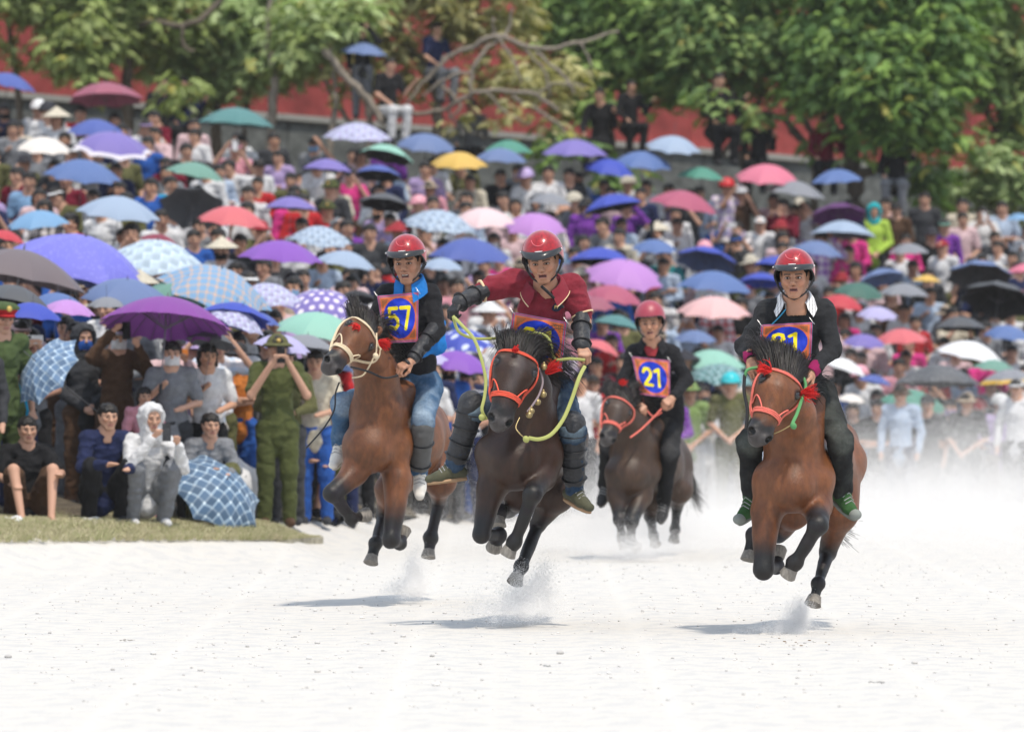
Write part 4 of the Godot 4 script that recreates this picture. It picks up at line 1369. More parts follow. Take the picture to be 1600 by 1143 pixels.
	# --- rider 21
	r = make_rider({"label": "jockey in open black jacket with bib 21, farthest back of four", "dist": 45.3, "mid": 1022, "skin": skin * 1.05, "hk": 1.15,
		"head": [1016, 504, 0.14], "look": Vector3(0.1, -0.1, 0.06), "neck": [1019, 537, 0.05], "chest": [1021, 570, 0.0], "waist": [1030, 625, -0.1], "pelvis": [1032, 655, -0.2],
		"arms": [[[990, 552, 0.0], [975, 594, 0.08], [996, 630, 0.26], [1006, 640, 0.3]], [[1050, 553, 0.0], [1074, 592, 0.06], [1050, 622, 0.24], [1036, 633, 0.3]]],
		"legs": [[[1012, 664, -0.15], [952, 694, 0.06], [945, 758, -0.06], [936, 776, 0.06]], [[1048, 664, -0.15], [1047, 706, 0.12], [1037, 782, -0.04], [1028, 806, 0.08]]],
		"back1": Vector3(0.2, 0.7, 0.6), "helmet": old_red, "visor": false, "sleeve": [1.9, 1.85], "shirt": black_cloth, "top_name": "jacket", "dye": Color(0.02, 0.02, 0.022), "worn": Color(0.06, 0.06, 0.062), "open": 0.55, "teeth": 0.013, "lids": 0.004, "brow": 0.15,
		"shoe": [plain_mat(lin(0.03, 0.03, 0.032), 0.8), plain_mat(lin(0.1, 0.09, 0.08), 0.8)], "bib": [[987, 556, 0.19], [1047, 563, 0.18], [1047, 622, 0.16], [1000, 616, 0.2]], "figures": "21", "bulge": 0.03,
		"loose": [[[1050, 600, -0.1], [1056, 655, -0.12], 0.09, 0.075], [[1000, 600, -0.1], [1000, 640, -0.1], 0.07, 0.06]]})
	o = r.o
	j = r.j
	collar(o, r.neck, Basis.from_euler(Vector3(0.2, -0.05, 0)), 0.08, 0.13, 0.055, 0.02, 0.6, black_cloth)
	var vee := Bag.new()
	vee.sheet([[j.call([1012, 556, 0.155]), j.call([1018, 556, 0.16]), j.call([1024, 556, 0.155])], [j.call([1004, 540, 0.13]), j.call([1016, 541, 0.15]), j.call([1030, 540, 0.13])]])
	part(o, "undershirt", vee.mesh(false), cloth(0.35, 0.04, 0.05))
	# --- rider at the right
	r = make_rider({"label": "young jockey in black sweater with striped white collar and red helmet", "dist": 32.64, "mid": 1245, "skin": skin * 1.05, "hk": 1.1,
		"head": [1242, 434, 0.14], "look": Vector3(0.02, -0.16, 0.03), "neck": [1243, 473, 0.04], "chest": [1244, 512, 0.0], "waist": [1247, 570, -0.14], "pelvis": [1252, 608, -0.24],
		"arms": [[[1201, 487, 0.02], [1163, 540, 0.1], [1174, 561, 0.3], [1179, 580, 0.36]], [[1287, 487, 0.02], [1302, 545, 0.1], [1268, 581, 0.32], [1254, 594, 0.37]]],
		"legs": [[[1228, 616, -0.18], [1172, 692, 0.06], [1175, 776, -0.1], [1146, 802, 0.04]], [[1280, 616, -0.18], [1313, 690, 0.08], [1317, 768, -0.1], [1343, 792, 0.03]]],
		"back0": Vector3(-0.4, 0.6, 0.6), "back1": Vector3(0.0, 0.6, 0.7), "helmet": red, "sleeve": [1.9, 1.85], "shirt": cloth(0.028, 0.029, 0.032), "top_name": "sweater", "dye": Color(0.025, 0.026, 0.027), "worn": Color(0.1, 0.11, 0.1), "open": 0.35, "lids": 0.0062, "gaze": -0.001,
		"shoe": [cloth(0.045, 0.12, 0.04), plain_mat(lin(0.2, 0.22, 0.2), 0.8)], "bib": [[1189, 507, 0.2], [1270, 503, 0.19], [1268, 562, 0.16], [1186, 568, 0.17]], "figures": "81", "bulge": 0.04})
	o = r.o
	j = r.j
	var stripe := plain_mat(Color.WHITE, 0.9)
	var si := Image.create(64, 64, false, Image.FORMAT_RGB8)
	for y in 64:
		for x in 64: si.set_pixel(x, y, Color(0.88, 0.88, 0.88) if x % 16 > 3 else Color(0.45, 0.43, 0.45))
	stripe.albedo_texture = ImageTexture.create_from_image(si)
	stripe.uv1_triplanar = true
	stripe.uv1_scale = Vector3.ONE * 14.0
	collar(o, r.neck + Vector3(0, 0.01, 0.01), Basis.from_euler(Vector3(0.3, -0.08, 0)), 0.08, 0.135, 0.055, 0.015, 0.75, stripe)
	cuff(o, "knit_cuff", r.arms[0][1].lerp(r.arms[0][2], 0.62), r.arms[0][1].lerp(r.arms[0][2], 1.05), 0.045, 0.042, cloth(0.3, 0.015, 0.1))
	cuff(o, "knit_cuff", r.arms[1][1].lerp(r.arms[1][2], 0.72), r.arms[1][1].lerp(r.arms[1][2], 1.05), 0.045, 0.042, cloth(0.3, 0.015, 0.1))
	var cord := Bag.new()
	cord.tube(along([j.call([1228, 483, 0.24]), j.call([1218, 495, 0.23]), j.call([1206, 507, 0.22])], 8), [0.004], 5)
	part(o, "blue_cord", cord.mesh(false), plain_mat(lin(0.02, 0.2, 0.36), 0.7))
	for k in 2:
		var cap := Bag.new()
		var f: Vector3 = (r.legs[k][3] - r.legs[k][2]).normalized()
		var up := Vector3.UP - f * f.y
		cap.ball(r.legs[k][2] - up.normalized() * 0.062 + f * 0.175, Vector3(0.042, 0.036, 0.036))
		part(o, "toe_cap", cap.mesh(false), plain_mat(lin(0.22, 0.24, 0.22), 0.8))

# ------------------------------------------------------------------ the bank the spectators stand on
func run(px: float, table: Array) -> float:
	if px <= table[0][0]: return table[0][1] + (px - table[0][0]) * (table[1][1] - table[0][1]) / (table[1][0] - table[0][0])
	for k in table.size() - 1:
		if px <= table[k + 1][0]: return lerpf(table[k][1], table[k + 1][1], (px - table[k][0]) / (table[k + 1][0] - table[k][0]))
	return table[-1][1]

func front_dist(px: float) -> float: return run(px, [[0, 44.1], [450, 46.9], [700, 54.4], [1140, 65.5], [1600, 66.9], [2200, 68.0]])
func back_dist(px: float) -> float: return run(px, [[0, 72.9], [850, 75.6], [1150, 76.3], [1500, 78.5], [2200, 80.0]])
func front_head(px: float) -> float: return run(px, [[0, 515], [450, 538], [700, 572], [1140, 621], [1600, 632], [2200, 640]])
func back_head(px: float) -> float: return run(px, [[0, 158], [300, 186], [600, 228], [850, 260], [1150, 294], [1500, 326], [2200, 370]])

func bank_height(px: float, t: float) -> float:
	var d := lerpf(front_dist(px), back_dist(px), t)
	return EYE + (LEVEL - lerpf(front_head(px), back_head(px), t)) * d / FOCAL - 1.62

func ground_height(p: Vector3) -> float:
	var d := -p.z
	if d < 30.0: return 0.0
	var px := 800.0 + p.x * FOCAL / d
	var f := front_dist(px)
	if d <= f - 3.0: return 0.0
	if d <= f: return bank_height(px, 0.0) * smoothstep(f - 3.0, f - 0.8, d)
	return bank_height(px, clampf((d - f) / (back_dist(px) - f), 0.0, 1.0))

func on_bank(px: float, t: float) -> Vector3:
	var d := lerpf(front_dist(px), back_dist(px), t)
	return Vector3((px - 800.0) * d / FOCAL, bank_height(px, t), -d)

# ------------------------------------------------------------------ spectators
# a pose: joints of a person 1.62 m tall, feet at the origin, facing +z; [elbow, wrist] of the picture's left and right arm
const STAND := {"head": Vector3(0, 1.53, 0.02), "neck": Vector3(0, 1.39, -0.01), "hip": Vector3(0, 0.86, 0), "sh": 0.165, "shy": 1.345, "knee": Vector3(0.1, 0.47, 0.02), "foot": Vector3(0.11, 0.07, -0.02), "look": Vector3(0.05, 0, 0)}

func pose(called: String) -> Dictionary:
	var p := STAND.duplicate()
	p.l = [Vector3(-0.235, 1.08, -0.03), Vector3(-0.22, 0.84, 0.08)]
	p.r = [Vector3(0.235, 1.08, -0.03), Vector3(0.22, 0.84, 0.08)]
	match called:
		"phone":
			p.l = [Vector3(-0.24, 1.13, 0.14), Vector3(-0.075, 1.4, 0.26)]
			p.r = [Vector3(0.24, 1.13, 0.14), Vector3(0.075, 1.4, 0.26)]
		"high":
			p.l = [Vector3(-0.27, 1.36, 0.16), Vector3(-0.11, 1.57, 0.24)]
			p.r = [Vector3(0.26, 1.2, 0.14), Vector3(0.12, 1.44, 0.26)]
		"folded":
			p.l = [Vector3(-0.25, 1.1, 0.0), Vector3(0.06, 1.1, 0.2)]
			p.r = [Vector3(0.25, 1.1, 0.0), Vector3(-0.06, 1.06, 0.2)]
		"low":
			p.l = [Vector3(-0.24, 1.08, 0.0), Vector3(-0.04, 0.9, 0.18)]
			p.r = [Vector3(0.24, 1.08, 0.0), Vector3(0.04, 0.92, 0.18)]
		"carry":
			p.l = [Vector3(-0.25, 1.1, 0.04), Vector3(-0.1, 1.24, 0.24)]
			p.r = [Vector3(0.24, 1.09, 0.0), Vector3(0.08, 1.04, 0.2)]
		"shade":
			p.l = [Vector3(-0.235, 1.08, -0.03), Vector3(-0.22, 0.84, 0.08)]
			p.r = [Vector3(0.3, 1.31, 0.14), Vector3(0.1, 1.56, 0.16)]
		"lean":
			p.head = Vector3(-0.05, 1.47, 0.14)
			p.neck = Vector3(-0.03, 1.34, 0.07)
			p.shy = 1.29
			p.look = Vector3(0.15, -0.4, 0.1)
			p.l = [Vector3(-0.26, 1.04, 0.1), Vector3(-0.1, 0.95, 0.3)]
			p.r = [Vector3(0.22, 1.02, 0.04), Vector3(0.1, 0.9, 0.26)]
		"squat":
			p.head = Vector3(0.0, 0.92, 0.17)
			p.neck = Vector3(0, 0.77, 0.1)
			p.hip = Vector3(0, 0.27, -0.06)
			p.shy = 0.73
			p.knee = Vector3(0.17, 0.5, 0.27)
			p.foot = Vector3(0.14, 0.07, 0.06)
			p.l = [Vector3(-0.23, 0.5, 0.2), Vector3(-0.08, 0.52, 0.42)]
			p.r = [Vector3(0.23, 0.5, 0.2), Vector3(0.1, 0.48, 0.44)]
		"squat_phone":
			p = pose("squat")
			p.l = [Vector3(-0.22, 0.53, 0.28), Vector3(-0.06, 0.76, 0.4)]
			p.r = [Vector3(0.24, 0.5, 0.3), Vector3(0.16, 0.7, 0.42)]
		"sit":
			p.head = Vector3(0.0, 0.8, 0.02)
			p.neck = Vector3(0, 0.65, -0.03)
			p.hip = Vector3(0, 0.13, -0.06)
			p.shy = 0.61
			p.knee = Vector3(0.17, 0.46, 0.32)
			p.foot = Vector3(0.13, 0.07, 0.5)
			p.l = [Vector3(-0.26, 0.4, 0.08), Vector3(-0.17, 0.33, 0.34)]
			p.r = [Vector3(0.27, 0.42, 0.14), Vector3(0.22, 0.42, 0.38)]
		"perch":
			p.head = Vector3(0.0, 0.82, 0.06)
			p.neck = Vector3(0, 0.68, 0.0)
			p.hip = Vector3(0, 0.12, -0.02)
			p.shy = 0.63
			p.knee = Vector3(0.13, 0.12, 0.38)
			p.foot = Vector3(0.12, -0.3, 0.32)
			p.l = [Vector3(-0.24, 0.38, 0.08), Vector3(-0.16, 0.24, 0.3)]
			p.r = [Vector3(0.24, 0.38, 0.08), Vector3(0.3, 0.56, 0.3)]
	return p

const SKIN := Color(0.5, 0.29, 0.2)
var figures := {}

# the meshes of a person in a pose; sleeve 0 short or 1 long, legs 0 long trousers or 1 shorts
func figure(called: String, sleeve: int, shorts: int, fine: bool) -> Dictionary:
	var key := "%s %d %d %s" % [called, sleeve, shorts, fine]
	if figures.has(key): return figures[key]
	var p := pose(called)
	var cell := 0.014 if fine else 0.02
	var Z := Vector3(0, 0, 1)
	var sh := [Vector3(-p.sh, p.shy, p.neck.z), Vector3(p.sh, p.shy, p.neck.z)]
	var arms := [[sh[0]] + p.l, [sh[1]] + p.r]
	var legs := []
	for e in [-1.0, 1.0]: legs.append([p.hip + Vector3(0.085 * e, -0.02, 0), p.knee * Vector3(e, 1, 1), p.foot * Vector3(e, 1, 1)])
	var all := [p.head, p.neck, p.hip]
	for q in arms + legs: all += q
	var b := blob_of(all, 0.13, cell)
	b.bone(p.head - Vector3(0, 0.09, 0.02), p.neck, 0.05, 0.055, 0.03)
	b.bone(p.neck, p.hip, 0.085, 0.095, 0.05)
	for q in arms:
		b.bone(p.neck + Vector3(0, -0.03, 0), q[0], 0.04, 0.042, 0.03)
		b.bone(q[0], q[1], 0.045, 0.036, 0.02)
		b.bone(q[1], q[2], 0.037, 0.026, 0.02)
		var hd: Vector3 = (q[2] - q[1]).normalized()
		if fine:
			for f in 4: b.bone(q[2] + hd * 0.03, q[2] + hd * (0.1 - 0.008 * absf(f - 1.3)) + Vector3((f - 1.5) * 0.019, 0, 0.02), 0.017, 0.0095, 0.012)
			b.bone(q[2] + hd * 0.02, q[2] + hd * 0.05 + Vector3(signf(-q[0].x) * 0.04, 0, 0.02), 0.016, 0.01, 0.012)
		else:
			b.bone(q[2], q[2] + hd * 0.085 + Vector3(0, 0, 0.015), 0.03, 0.022, 0.02)
			b.bone(q[2] + hd * 0.02, q[2] + hd * 0.05 + Vector3(signf(-q[0].x) * 0.035, 0, 0.02), 0.016, 0.012, 0.012)
	for q in legs:
		b.bone(p.hip, q[0], 0.085, 0.075, 0.03)
		b.bone(q[0], q[1], 0.074, 0.05, 0.03)
		b.bone(q[1], q[2], 0.05, 0.032, 0.02)
		b.bone(q[2] + Vector3(0, -0.035, -0.03), q[2] + Vector3(0, -0.045, 0.11), 0.032, 0.028, 0.03)
	var bag := Bag.new()
	var tint := func(_q: Vector3, _m: float) -> Color: return SKIN
	b.net(bag, tint)
	var hk := Transform3D(Basis.from_euler(p.look), p.head)
	merge(bag, head_bag(0.0075 if fine else 0.0105, SKIN, {}), hk)
	var out := {"body": bag.mesh(), "head": hk, "l": p.l[1], "r": p.r[1]}
	# top
	var c := blob_of(arms[0] + arms[1] + [p.neck, p.hip], 0.17, cell)
	var chest: Vector3 = p.neck.lerp(p.hip, 0.3) + Vector3(0, 0, 0.015)
	c.bone(p.neck.lerp(chest, 0.3), chest, 0.085, 0.125, 0.05, 0, 0, Z, 0.8)
	c.bone(chest, p.hip + Vector3(0, 0.06, 0), 0.125, 0.13, 0.05, 0, 0, Z, 0.8)
	c.bone(p.hip + Vector3(0, 0.06, 0), p.hip + Vector3(0, -0.06, 0), 0.135, 0.14, 0.04, 0, 0, Z, 0.85)
	c.bone(sh[0], sh[1], 0.055, 0.055, 0.05)
	for e in 2: c.bone(p.neck + Vector3(0, -0.008, 0), sh[e], 0.056, 0.058, 0.03)
	for q in arms:
		if sleeve == 0: c.bone(q[0], q[0].lerp(q[1], 0.78), 0.06, 0.056, 0.03)
		else:
			c.bone(q[0], q[1], 0.06, 0.05, 0.03)
			c.bone(q[1], q[1].lerp(q[2], 0.94), 0.05, 0.036, 0.02)
	var folds := FastNoiseLite.new()
	folds.fractal_type = FastNoiseLite.FRACTAL_RIDGED
	folds.fractal_octaves = 2
	folds.frequency = 5.0
	folds.seed = called.length() * 7 + sleeve
	c.rough(folds, -0.017 if fine else -0.013, Vector3(1, 1.4, 1))
	var cg := Bag.new()
	c.net(cg)
	out.top = cg.mesh(false)
	# trousers
	var t := blob_of([p.hip] + legs[0] + legs[1], 0.15, cell)
	for q in legs:
		t.bone(p.hip + Vector3(0, 0.05, 0), q[0], 0.11, 0.1, 0.04)
		if shorts == 1: t.bone(q[0], q[0].lerp(q[1], 0.85), 0.1, 0.088, 0.03)
		else:
			t.bone(q[0], q[1], 0.098, 0.075, 0.03)
			t.bone(q[1], q[2] + Vector3(0, 0.0, 0), 0.07, 0.06, 0.03)
	t.rough(folds, -0.012, Vector3(1, 1.4, 1))
	var tg := Bag.new()
	t.net(tg)
	out.bottom = tg.mesh(false)
	var s := blob_of([legs[0][2], legs[1][2]], 0.2, cell * 0.8)
	for q in legs:
		s.bone(q[2] + Vector3(0, -0.03, -0.04), q[2] + Vector3(0, -0.035, 0.05), 0.04, 0.042, 0.02)
		s.bone(q[2] + Vector3(0, -0.035, 0.05), q[2] + Vector3(0, -0.042, 0.13), 0.042, 0.034, 0.02)
	var sg := Bag.new()
	s.net(sg)
	out.shoes = sg.mesh(false)
	figures[key] = out
	return out

func dome(bag: Bag, mid: Vector3, rad: Vector3, th_front: float, th_back: float, rings := 7, sides := 20) -> void:
	var rows := []
	for y in rings + 1:
		var r := []
		for x in sides:
			var az := TAU * x / sides
			var th := lerpf(th_back, th_front, 0.5 + 0.5 * cos(az)) * maxf(float(y) / rings, 0.01)
			r.append(mid + Vector3(sin(th) * sin(az), cos(th), sin(th) * cos(az)) * rad)
		rows.append(r)
	bag.sheet(rows, Color.WHITE, true, [], true)

func brim(bag: Bag, y: float, r0: Vector2, r1: Vector2, drop: float, full := true, z := 0.0) -> void:
	var rows := [[], [], [], []]
	var n := 24
	for x in (n if full else n + 1):
		var az := TAU * x / n if full else lerpf(-1.15, 1.15, float(x) / n)
		var d := Vector3(sin(az), 0, cos(az))
		var k := 1.0 if full else pow(cos(az / 1.15 * PI * 0.5), 0.5)
		var a := Vector3(d.x * r0.x, y, d.z * r0.y + z)
		var c := Vector3(d.x * lerpf(r0.x, r1.x, k), y - drop, d.z * lerpf(r0.y, r1.y, k) + z)
		rows[0].append(a + Vector3(0, 0.004, 0))
		rows[1].append(a.lerp(c, 0.5) + Vector3(0, 0.004 + drop * 0.12, 0))
		rows[2].append(c)
		rows[3].append(a - Vector3(0, 0.004, 0))
	bag.sheet(rows, Color.WHITE, full, [], true)

var headwear := {}
func wear(kind: String) -> Mesh:
	if headwear.has(kind): return headwear[kind]
	var g := Bag.new()
	match kind:
		"short_hair", "long_hair", "bob_hair":
			var b := Blob.new(Vector3(-0.12, -0.24, -0.16), Vector3(0.12, 0.13, 0.1), 0.011)
			b.bone(Vector3(0, 0.036, -0.034), Vector3(0, 0.047, 0.024), 0.084, 0.074, 0.02)
			for e in [-1.0, 1.0]: b.bone(Vector3(0.062 * e, 0.03, 0.0), Vector3(0.066 * e, -0.005, -0.012), 0.024, 0.016, 0.02)
			b.bone(Vector3(0, 0.0, -0.05), Vector3(0, -0.05, -0.05), 0.07, 0.045, 0.03)
			if kind == "long_hair": b.bone(Vector3(0, -0.03, -0.06), Vector3(0, -0.19, -0.07), 0.06, 0.045, 0.03)
			if kind == "bob_hair":
				for e in [-1.0, 1.0]: b.bone(Vector3(0.066 * e, 0.02, -0.02), Vector3(0.07 * e, -0.09, -0.02), 0.034, 0.026, 0.03)
			wrinkle.frequency = 24.0
			b.rough(wrinkle, 0.016)
			b.net(g)
		"cap":
			dome(g, Vector3(0, 0.03, -0.008), Vector3(0.09, 0.09, 0.1), 1.35, 1.75)
			brim(g, 0.048, Vector2(0.085, 0.088), Vector2(0.1, 0.165), 0.022, false)
		"cone_hat":
			var rows := []
			for y in 7:
				var r := []
				for x in 24: r.append(Vector3(sin(TAU * x / 24) * 0.2, 0, cos(TAU * x / 24) * 0.2) * maxf(y / 6.0, 0.01) + Vector3(0, 0.175 - 0.135 * y / 6.0, 0))
				rows.append(r)
			g.sheet(rows, Color.WHITE, true, [], true)
		"bucket_hat":
			dome(g, Vector3(0, 0.03, -0.005), Vector3(0.092, 0.098, 0.1), 1.45, 1.6)
			brim(g, 0.035, Vector2(0.09, 0.098), Vector2(0.145, 0.155), 0.035)
		"straw_hat":
			dome(g, Vector3(0, 0.04, -0.005), Vector3(0.09, 0.1, 0.098), 1.5, 1.6)
			brim(g, 0.04, Vector2(0.088, 0.096), Vector2(0.185, 0.19), 0.018)
		"helmet":
			dome(g, Vector3(0, 0.03, -0.01), Vector3(0.12, 0.12, 0.135), 1.5, 2.05)
			brim(g, 0.04, Vector2(0.115, 0.122), Vector2(0.12, 0.17), 0.02, false)
		"field_cap":
			dome(g, Vector3(0, 0.035, -0.008), Vector3(0.098, 0.098, 0.108), 1.4, 1.65)
			brim(g, 0.05, Vector2(0.094, 0.1), Vector2(0.14, 0.15), 0.03)
		"peaked_cap":
			dome(g, Vector3(0, 0.085, -0.005), Vector3(0.135, 0.055, 0.14), 1.7, 1.7)
		"peaked_band":
			var rows := []
			for y in 3:
				var r := []
				for x in 24: r.append(Vector3(sin(TAU * x / 24) * (0.094 + 0.016 * y), 0.04 + 0.022 * y, cos(TAU * x / 24) * (0.1 + 0.016 * y)))
				rows.append(r)
			g.sheet(rows, Color.WHITE, true)
			brim(g, 0.045, Vector2(0.09, 0.098), Vector2(0.1, 0.155), 0.03, false)
		"sun_visor":
			brim(g, 0.05, Vector2(0.088, 0.098), Vector2(0.125, 0.19), 0.03, false)
			dome(g, Vector3(0, 0.04, -0.008), Vector3(0.09, 0.05, 0.1), 1.5, 1.6)
		"hood":
			var b := Blob.new(Vector3(-0.15, -0.24, -0.18), Vector3(0.15, 0.17, 0.14), 0.012)
			b.bone(Vector3(0, 0.03, -0.035), Vector3(0, 0.03, 0.03), 0.115, 0.105, 0.03)
			b.bone(Vector3(0, -0.02, -0.03), Vector3(0, -0.15, -0.02), 0.1, 0.1, 0.04)
			b.bone(Vector3(0, 0.0, 0.13), Vector3(0, -0.06, 0.15), 0.085, 0.09, 0.02, 0, 0, Vector3.ZERO, 1.0, true)
			wrinkle.frequency = 12.0
			b.rough(wrinkle, 0.016)
			b.net(g)
		"mask":
			var rows := []
			for y in 5:
				var r := []
				for x in 11:
					var a := lerpf(-1.25, 1.25, x / 10.0)
					var t := y / 4.0
					r.append(Vector3(sin(a) * 0.074, lerpf(-0.1, -0.012, t), 0.022 + cos(a) * (0.085 if y == 2 or y == 3 else 0.076 if y == 1 else 0.068)))
				rows.append(r)
			g.sheet(rows)
	headwear[kind] = g.mesh(false)
	return headwear[kind]

const TINTS := {
	"white": [0.72, 0.72, 0.73], "cream": [0.66, 0.6, 0.48], "black": [0.018, 0.018, 0.02], "charcoal": [0.05, 0.052, 0.058], "grey": [0.22, 0.23, 0.25], "navy": [0.022, 0.03, 0.085], "blue": [0.03, 0.11, 0.42],
	"sky blue": [0.22, 0.38, 0.6], "cyan": [0.02, 0.35, 0.6], "pale blue": [0.45, 0.55, 0.7], "pink": [0.66, 0.3, 0.36], "pale pink": [0.7, 0.5, 0.52], "hot pink": [0.68, 0.05, 0.25], "red": [0.48, 0.025, 0.03], "maroon": [0.17, 0.012, 0.03],
	"purple": [0.2, 0.05, 0.36], "lilac": [0.42, 0.32, 0.56], "green": [0.075, 0.11, 0.042], "khaki": [0.13, 0.13, 0.055], "olive": [0.085, 0.1, 0.035], "mint": [0.25, 0.5, 0.4], "brown": [0.09, 0.05, 0.03], "beige": [0.45, 0.36, 0.27],
	"orange": [0.65, 0.22, 0.05], "yellow": [0.72, 0.5, 0.06], "lime": [0.45, 0.65, 0.1], "teal": [0.03, 0.22, 0.24], "turquoise": [0.03, 0.45, 0.5], "light green": [0.25, 0.36, 0.13],
}
func tinted(c: String) -> Material:
	return cloth(TINTS[c][0], TINTS[c][1], TINTS[c][2])

var checks := {}
func checked(c: String) -> Material:
	# a woven check in the colour over a paler ground
	if checks.has(c): return checks[c]
	var m := plain_mat(Color.WHITE, 0.9)
	var k := Color(TINTS[c][0], TINTS[c][1], TINTS[c][2]).linear_to_srgb()
	var im := Image.create(32, 32, false, Image.FORMAT_RGB8)
	for y in 32:
		for x in 32: im.set_pixel(x, y, k.lerp(Color(0.85, 0.82, 0.82), (0.5 if x % 32 > 13 else 0.0) + (0.5 if y % 32 > 13 else 0.0)))
	m.albedo_texture = ImageTexture.create_from_image(im)
	m.uv1_triplanar = true
	m.uv1_scale = Vector3.ONE * 9.0
	checks[c] = m
	return m

var people := []    # every spectator with what sets it apart, for the labels
var phones := []

# d: pose, top, bottom, hat [kind, colour], hair, mask, sleeve, shorts, skin, scale, yaw, note (own words) ...
func spectator(at: Vector3, d: Dictionary) -> Node3D:
	var o := Node3D.new()
	o.name = numbered("person")
	add_child(o)
	o.position = at
	o.rotation = Vector3(0, d.get("yaw", 0.0), 0)
	var k: float = d.get("scale", 1.0)
	o.scale = Vector3.ONE * k
	var f := figure(d.pose, d.get("sleeve", 0), d.get("shorts", 0), d.get("fine", false))
	part(o, "body", f.body, mats["skin%d" % d.get("skin", 1)])
	part(o, "top", f.top, checked(d.top) if d.get("check", false) else tinted(d.top))
	part(o, "trousers" if d.get("shorts", 0) == 0 else "shorts", f.bottom, tinted(d.get("bottom", "charcoal")))
	if d.get("shod", true): part(o, "shoes", f.shoes, tinted(d.get("shoe", "charcoal")))
	var hk: Transform3D = f.head
	if d.has("turn"): hk = hk * Transform3D(Basis.from_euler(Vector3(0, d.turn, 0)), Vector3.ZERO)
	var hat: Array = d.get("hat", [])
	if hat.is_empty() or hat[0] in ["cap", "sun_visor", "cone_hat", "straw_hat", "bucket_hat", "field_cap"]:
		part(o, "hair", wear(d.get("hair", "short_hair")), mats.black_hair).transform = f.head
	if not hat.is_empty():
		var h := part(o, {"cone_hat": "conical_hat"}.get(hat[0], hat[0]), wear(hat[0]), mats["gloss " + hat[1]] if mats.has("gloss " + hat[1]) and hat[0] == "helmet" else tinted(hat[1]))
		h.transform = f.head
		if hat[0] == "peaked_cap":
			part(h, "cap_band", wear("peaked_band"), tinted("red"))
			var bd := Bag.new()
			bd.ball(Vector3(0, 0.085, 0.13), Vector3(0.022, 0.024, 0.01))
			part(h, "cap_badge", bd.mesh(false), mats.gold)
		if hat[0] == "field_cap":
			var bd := Bag.new()
			bd.ball(Vector3(0, 0.075, 0.1), Vector3(0.018, 0.018, 0.008))
			part(h, "cap_badge", bd.mesh(false), mats.gold)
	if d.has("mask"): part(o, "face_mask", wear("mask"), tinted(d.mask)).transform = f.head
	if d.pose in ["phone", "high", "squat_phone"] and d.get("phone", true):
		var w: Vector3 = (f.l + f.r) * 0.5 + Vector3(0, 0.08, 0.04)
		phones.append({"at": o.transform * w, "yaw": d.get("yaw", 0.0), "c": d.get("phone_colour", ["black", "white", "charcoal"][rng.randi() % 3]), "k": k})
	var hatw := {"cap": "cap", "cone_hat": "conical hat", "bucket_hat": "bucket hat", "straw_hat": "straw hat", "helmet": "helmet", "field_cap": "field cap", "peaked_cap": "peaked cap", "sun_visor": "sun visor", "hood": "hood"}
	var what := "spectator in %s%s %s" % [d.top, " checked" if d.get("check", false) else "", "long-sleeved top" if d.get("sleeve", 0) == 1 else "short-sleeved top"]
	if not hat.is_empty(): what += " and %s %s" % [hat[1], hatw[hat[0]]]
	elif d.has("mask"): what += " with face mask"
	o.set_meta("category", "person")
	o.set_meta("group", d.get("group", "spectators crowding the bank"))
	people.append({"o": o, "what": what, "note": d.get("note", ""), "x": at.x / -at.z})
	return o

func ordinal(n: int) -> String:
	var w := ["first", "second", "third", "fourth", "fifth", "sixth", "seventh", "eighth", "ninth", "tenth", "eleventh", "twelfth", "thirteenth", "fourteenth", "fifteenth", "sixteenth", "seventeenth", "eighteenth", "nineteenth", "twentieth"]
	if n < 20: return w[n]
	return "%dth" % (n + 1) if not (n % 10 in [0, 1, 2]) else "%d%s" % [n + 1, ["st", "nd", "rd"][n % 10]]

# names apart all things that look alike by their order from the left of the photograph
func label_by_order(list: Array, alike: String) -> void:
	var kinds := {}
	for p in list:
		if p.note:
			p.o.set_meta("label", p.note)
			continue
		if not kinds.has(p.what): kinds[p.what] = []
		kinds[p.what].append(p)
	for w in kinds:
		var l: Array = kinds[w]
		l.sort_custom(func(a, b): return a.x < b.x)
		for k in l.size():
			var at := ""
			if l.size() == 1: at = ", the only one so dressed" if alike == "dressed" else ", the only one of its colour"
			elif k == l.size() - 1: at = ", rightmost so %s" % alike
			else: at = ", %s from left so %s" % [ordinal(k), alike] if k > 0 else ", leftmost so %s" % alike
			l[k].o.set_meta("label", w + at)

# ------------------------------------------------------------------ umbrellas
var canopies := {}
func canopy(ribs: int, inside: bool) -> Mesh:
	var key := "%d %s" % [ribs, inside]
	if canopies.has(key): return canopies[key]
	# radius 1, rim at y = 0, top at y = 0.46; each gore is stretched between two ribs and scooped at the hem
	var g := Bag.new()
	var sub := 6 if ribs <= 8 else 3
	for r in ribs:
		var rows := []
		var uvs := []
		for y in 9:
			var t := y / 8.0
			var row := []
			var uv := []
			for x in sub + 1:
				var s := float(x) / sub
				var an := TAU * (r + s) / ribs
				var mid := 1.0 - pow(2.0 * s - 1.0, 2.0)
				var chord := cos(PI / ribs) / cos((s - 0.5) * TAU / ribs)
				var rad := maxf(t, 0.005) * lerpf(1.0, chord, 1.15) * (1.0 - 0.08 * mid * pow(t, 6.0))
				var hgt := 0.46 * (1.0 - pow(t, 1.9)) + 0.03 * mid * t * pow(t, 5.0)
				if inside:
					rad *= 0.985
					hgt -= 0.012
				row.append(Vector3(sin(an) * rad, hgt, cos(an) * rad))
				uv.append(Vector2(sin(an), cos(an)) * t * 0.5 + Vector2(0.5, 0.5))
			rows.append(row)
			uvs.append(uv)
		g.sheet(rows, Color.WHITE, false, uvs, not inside)
	canopies[key] = g.mesh(false, true)
	return canopies[key]

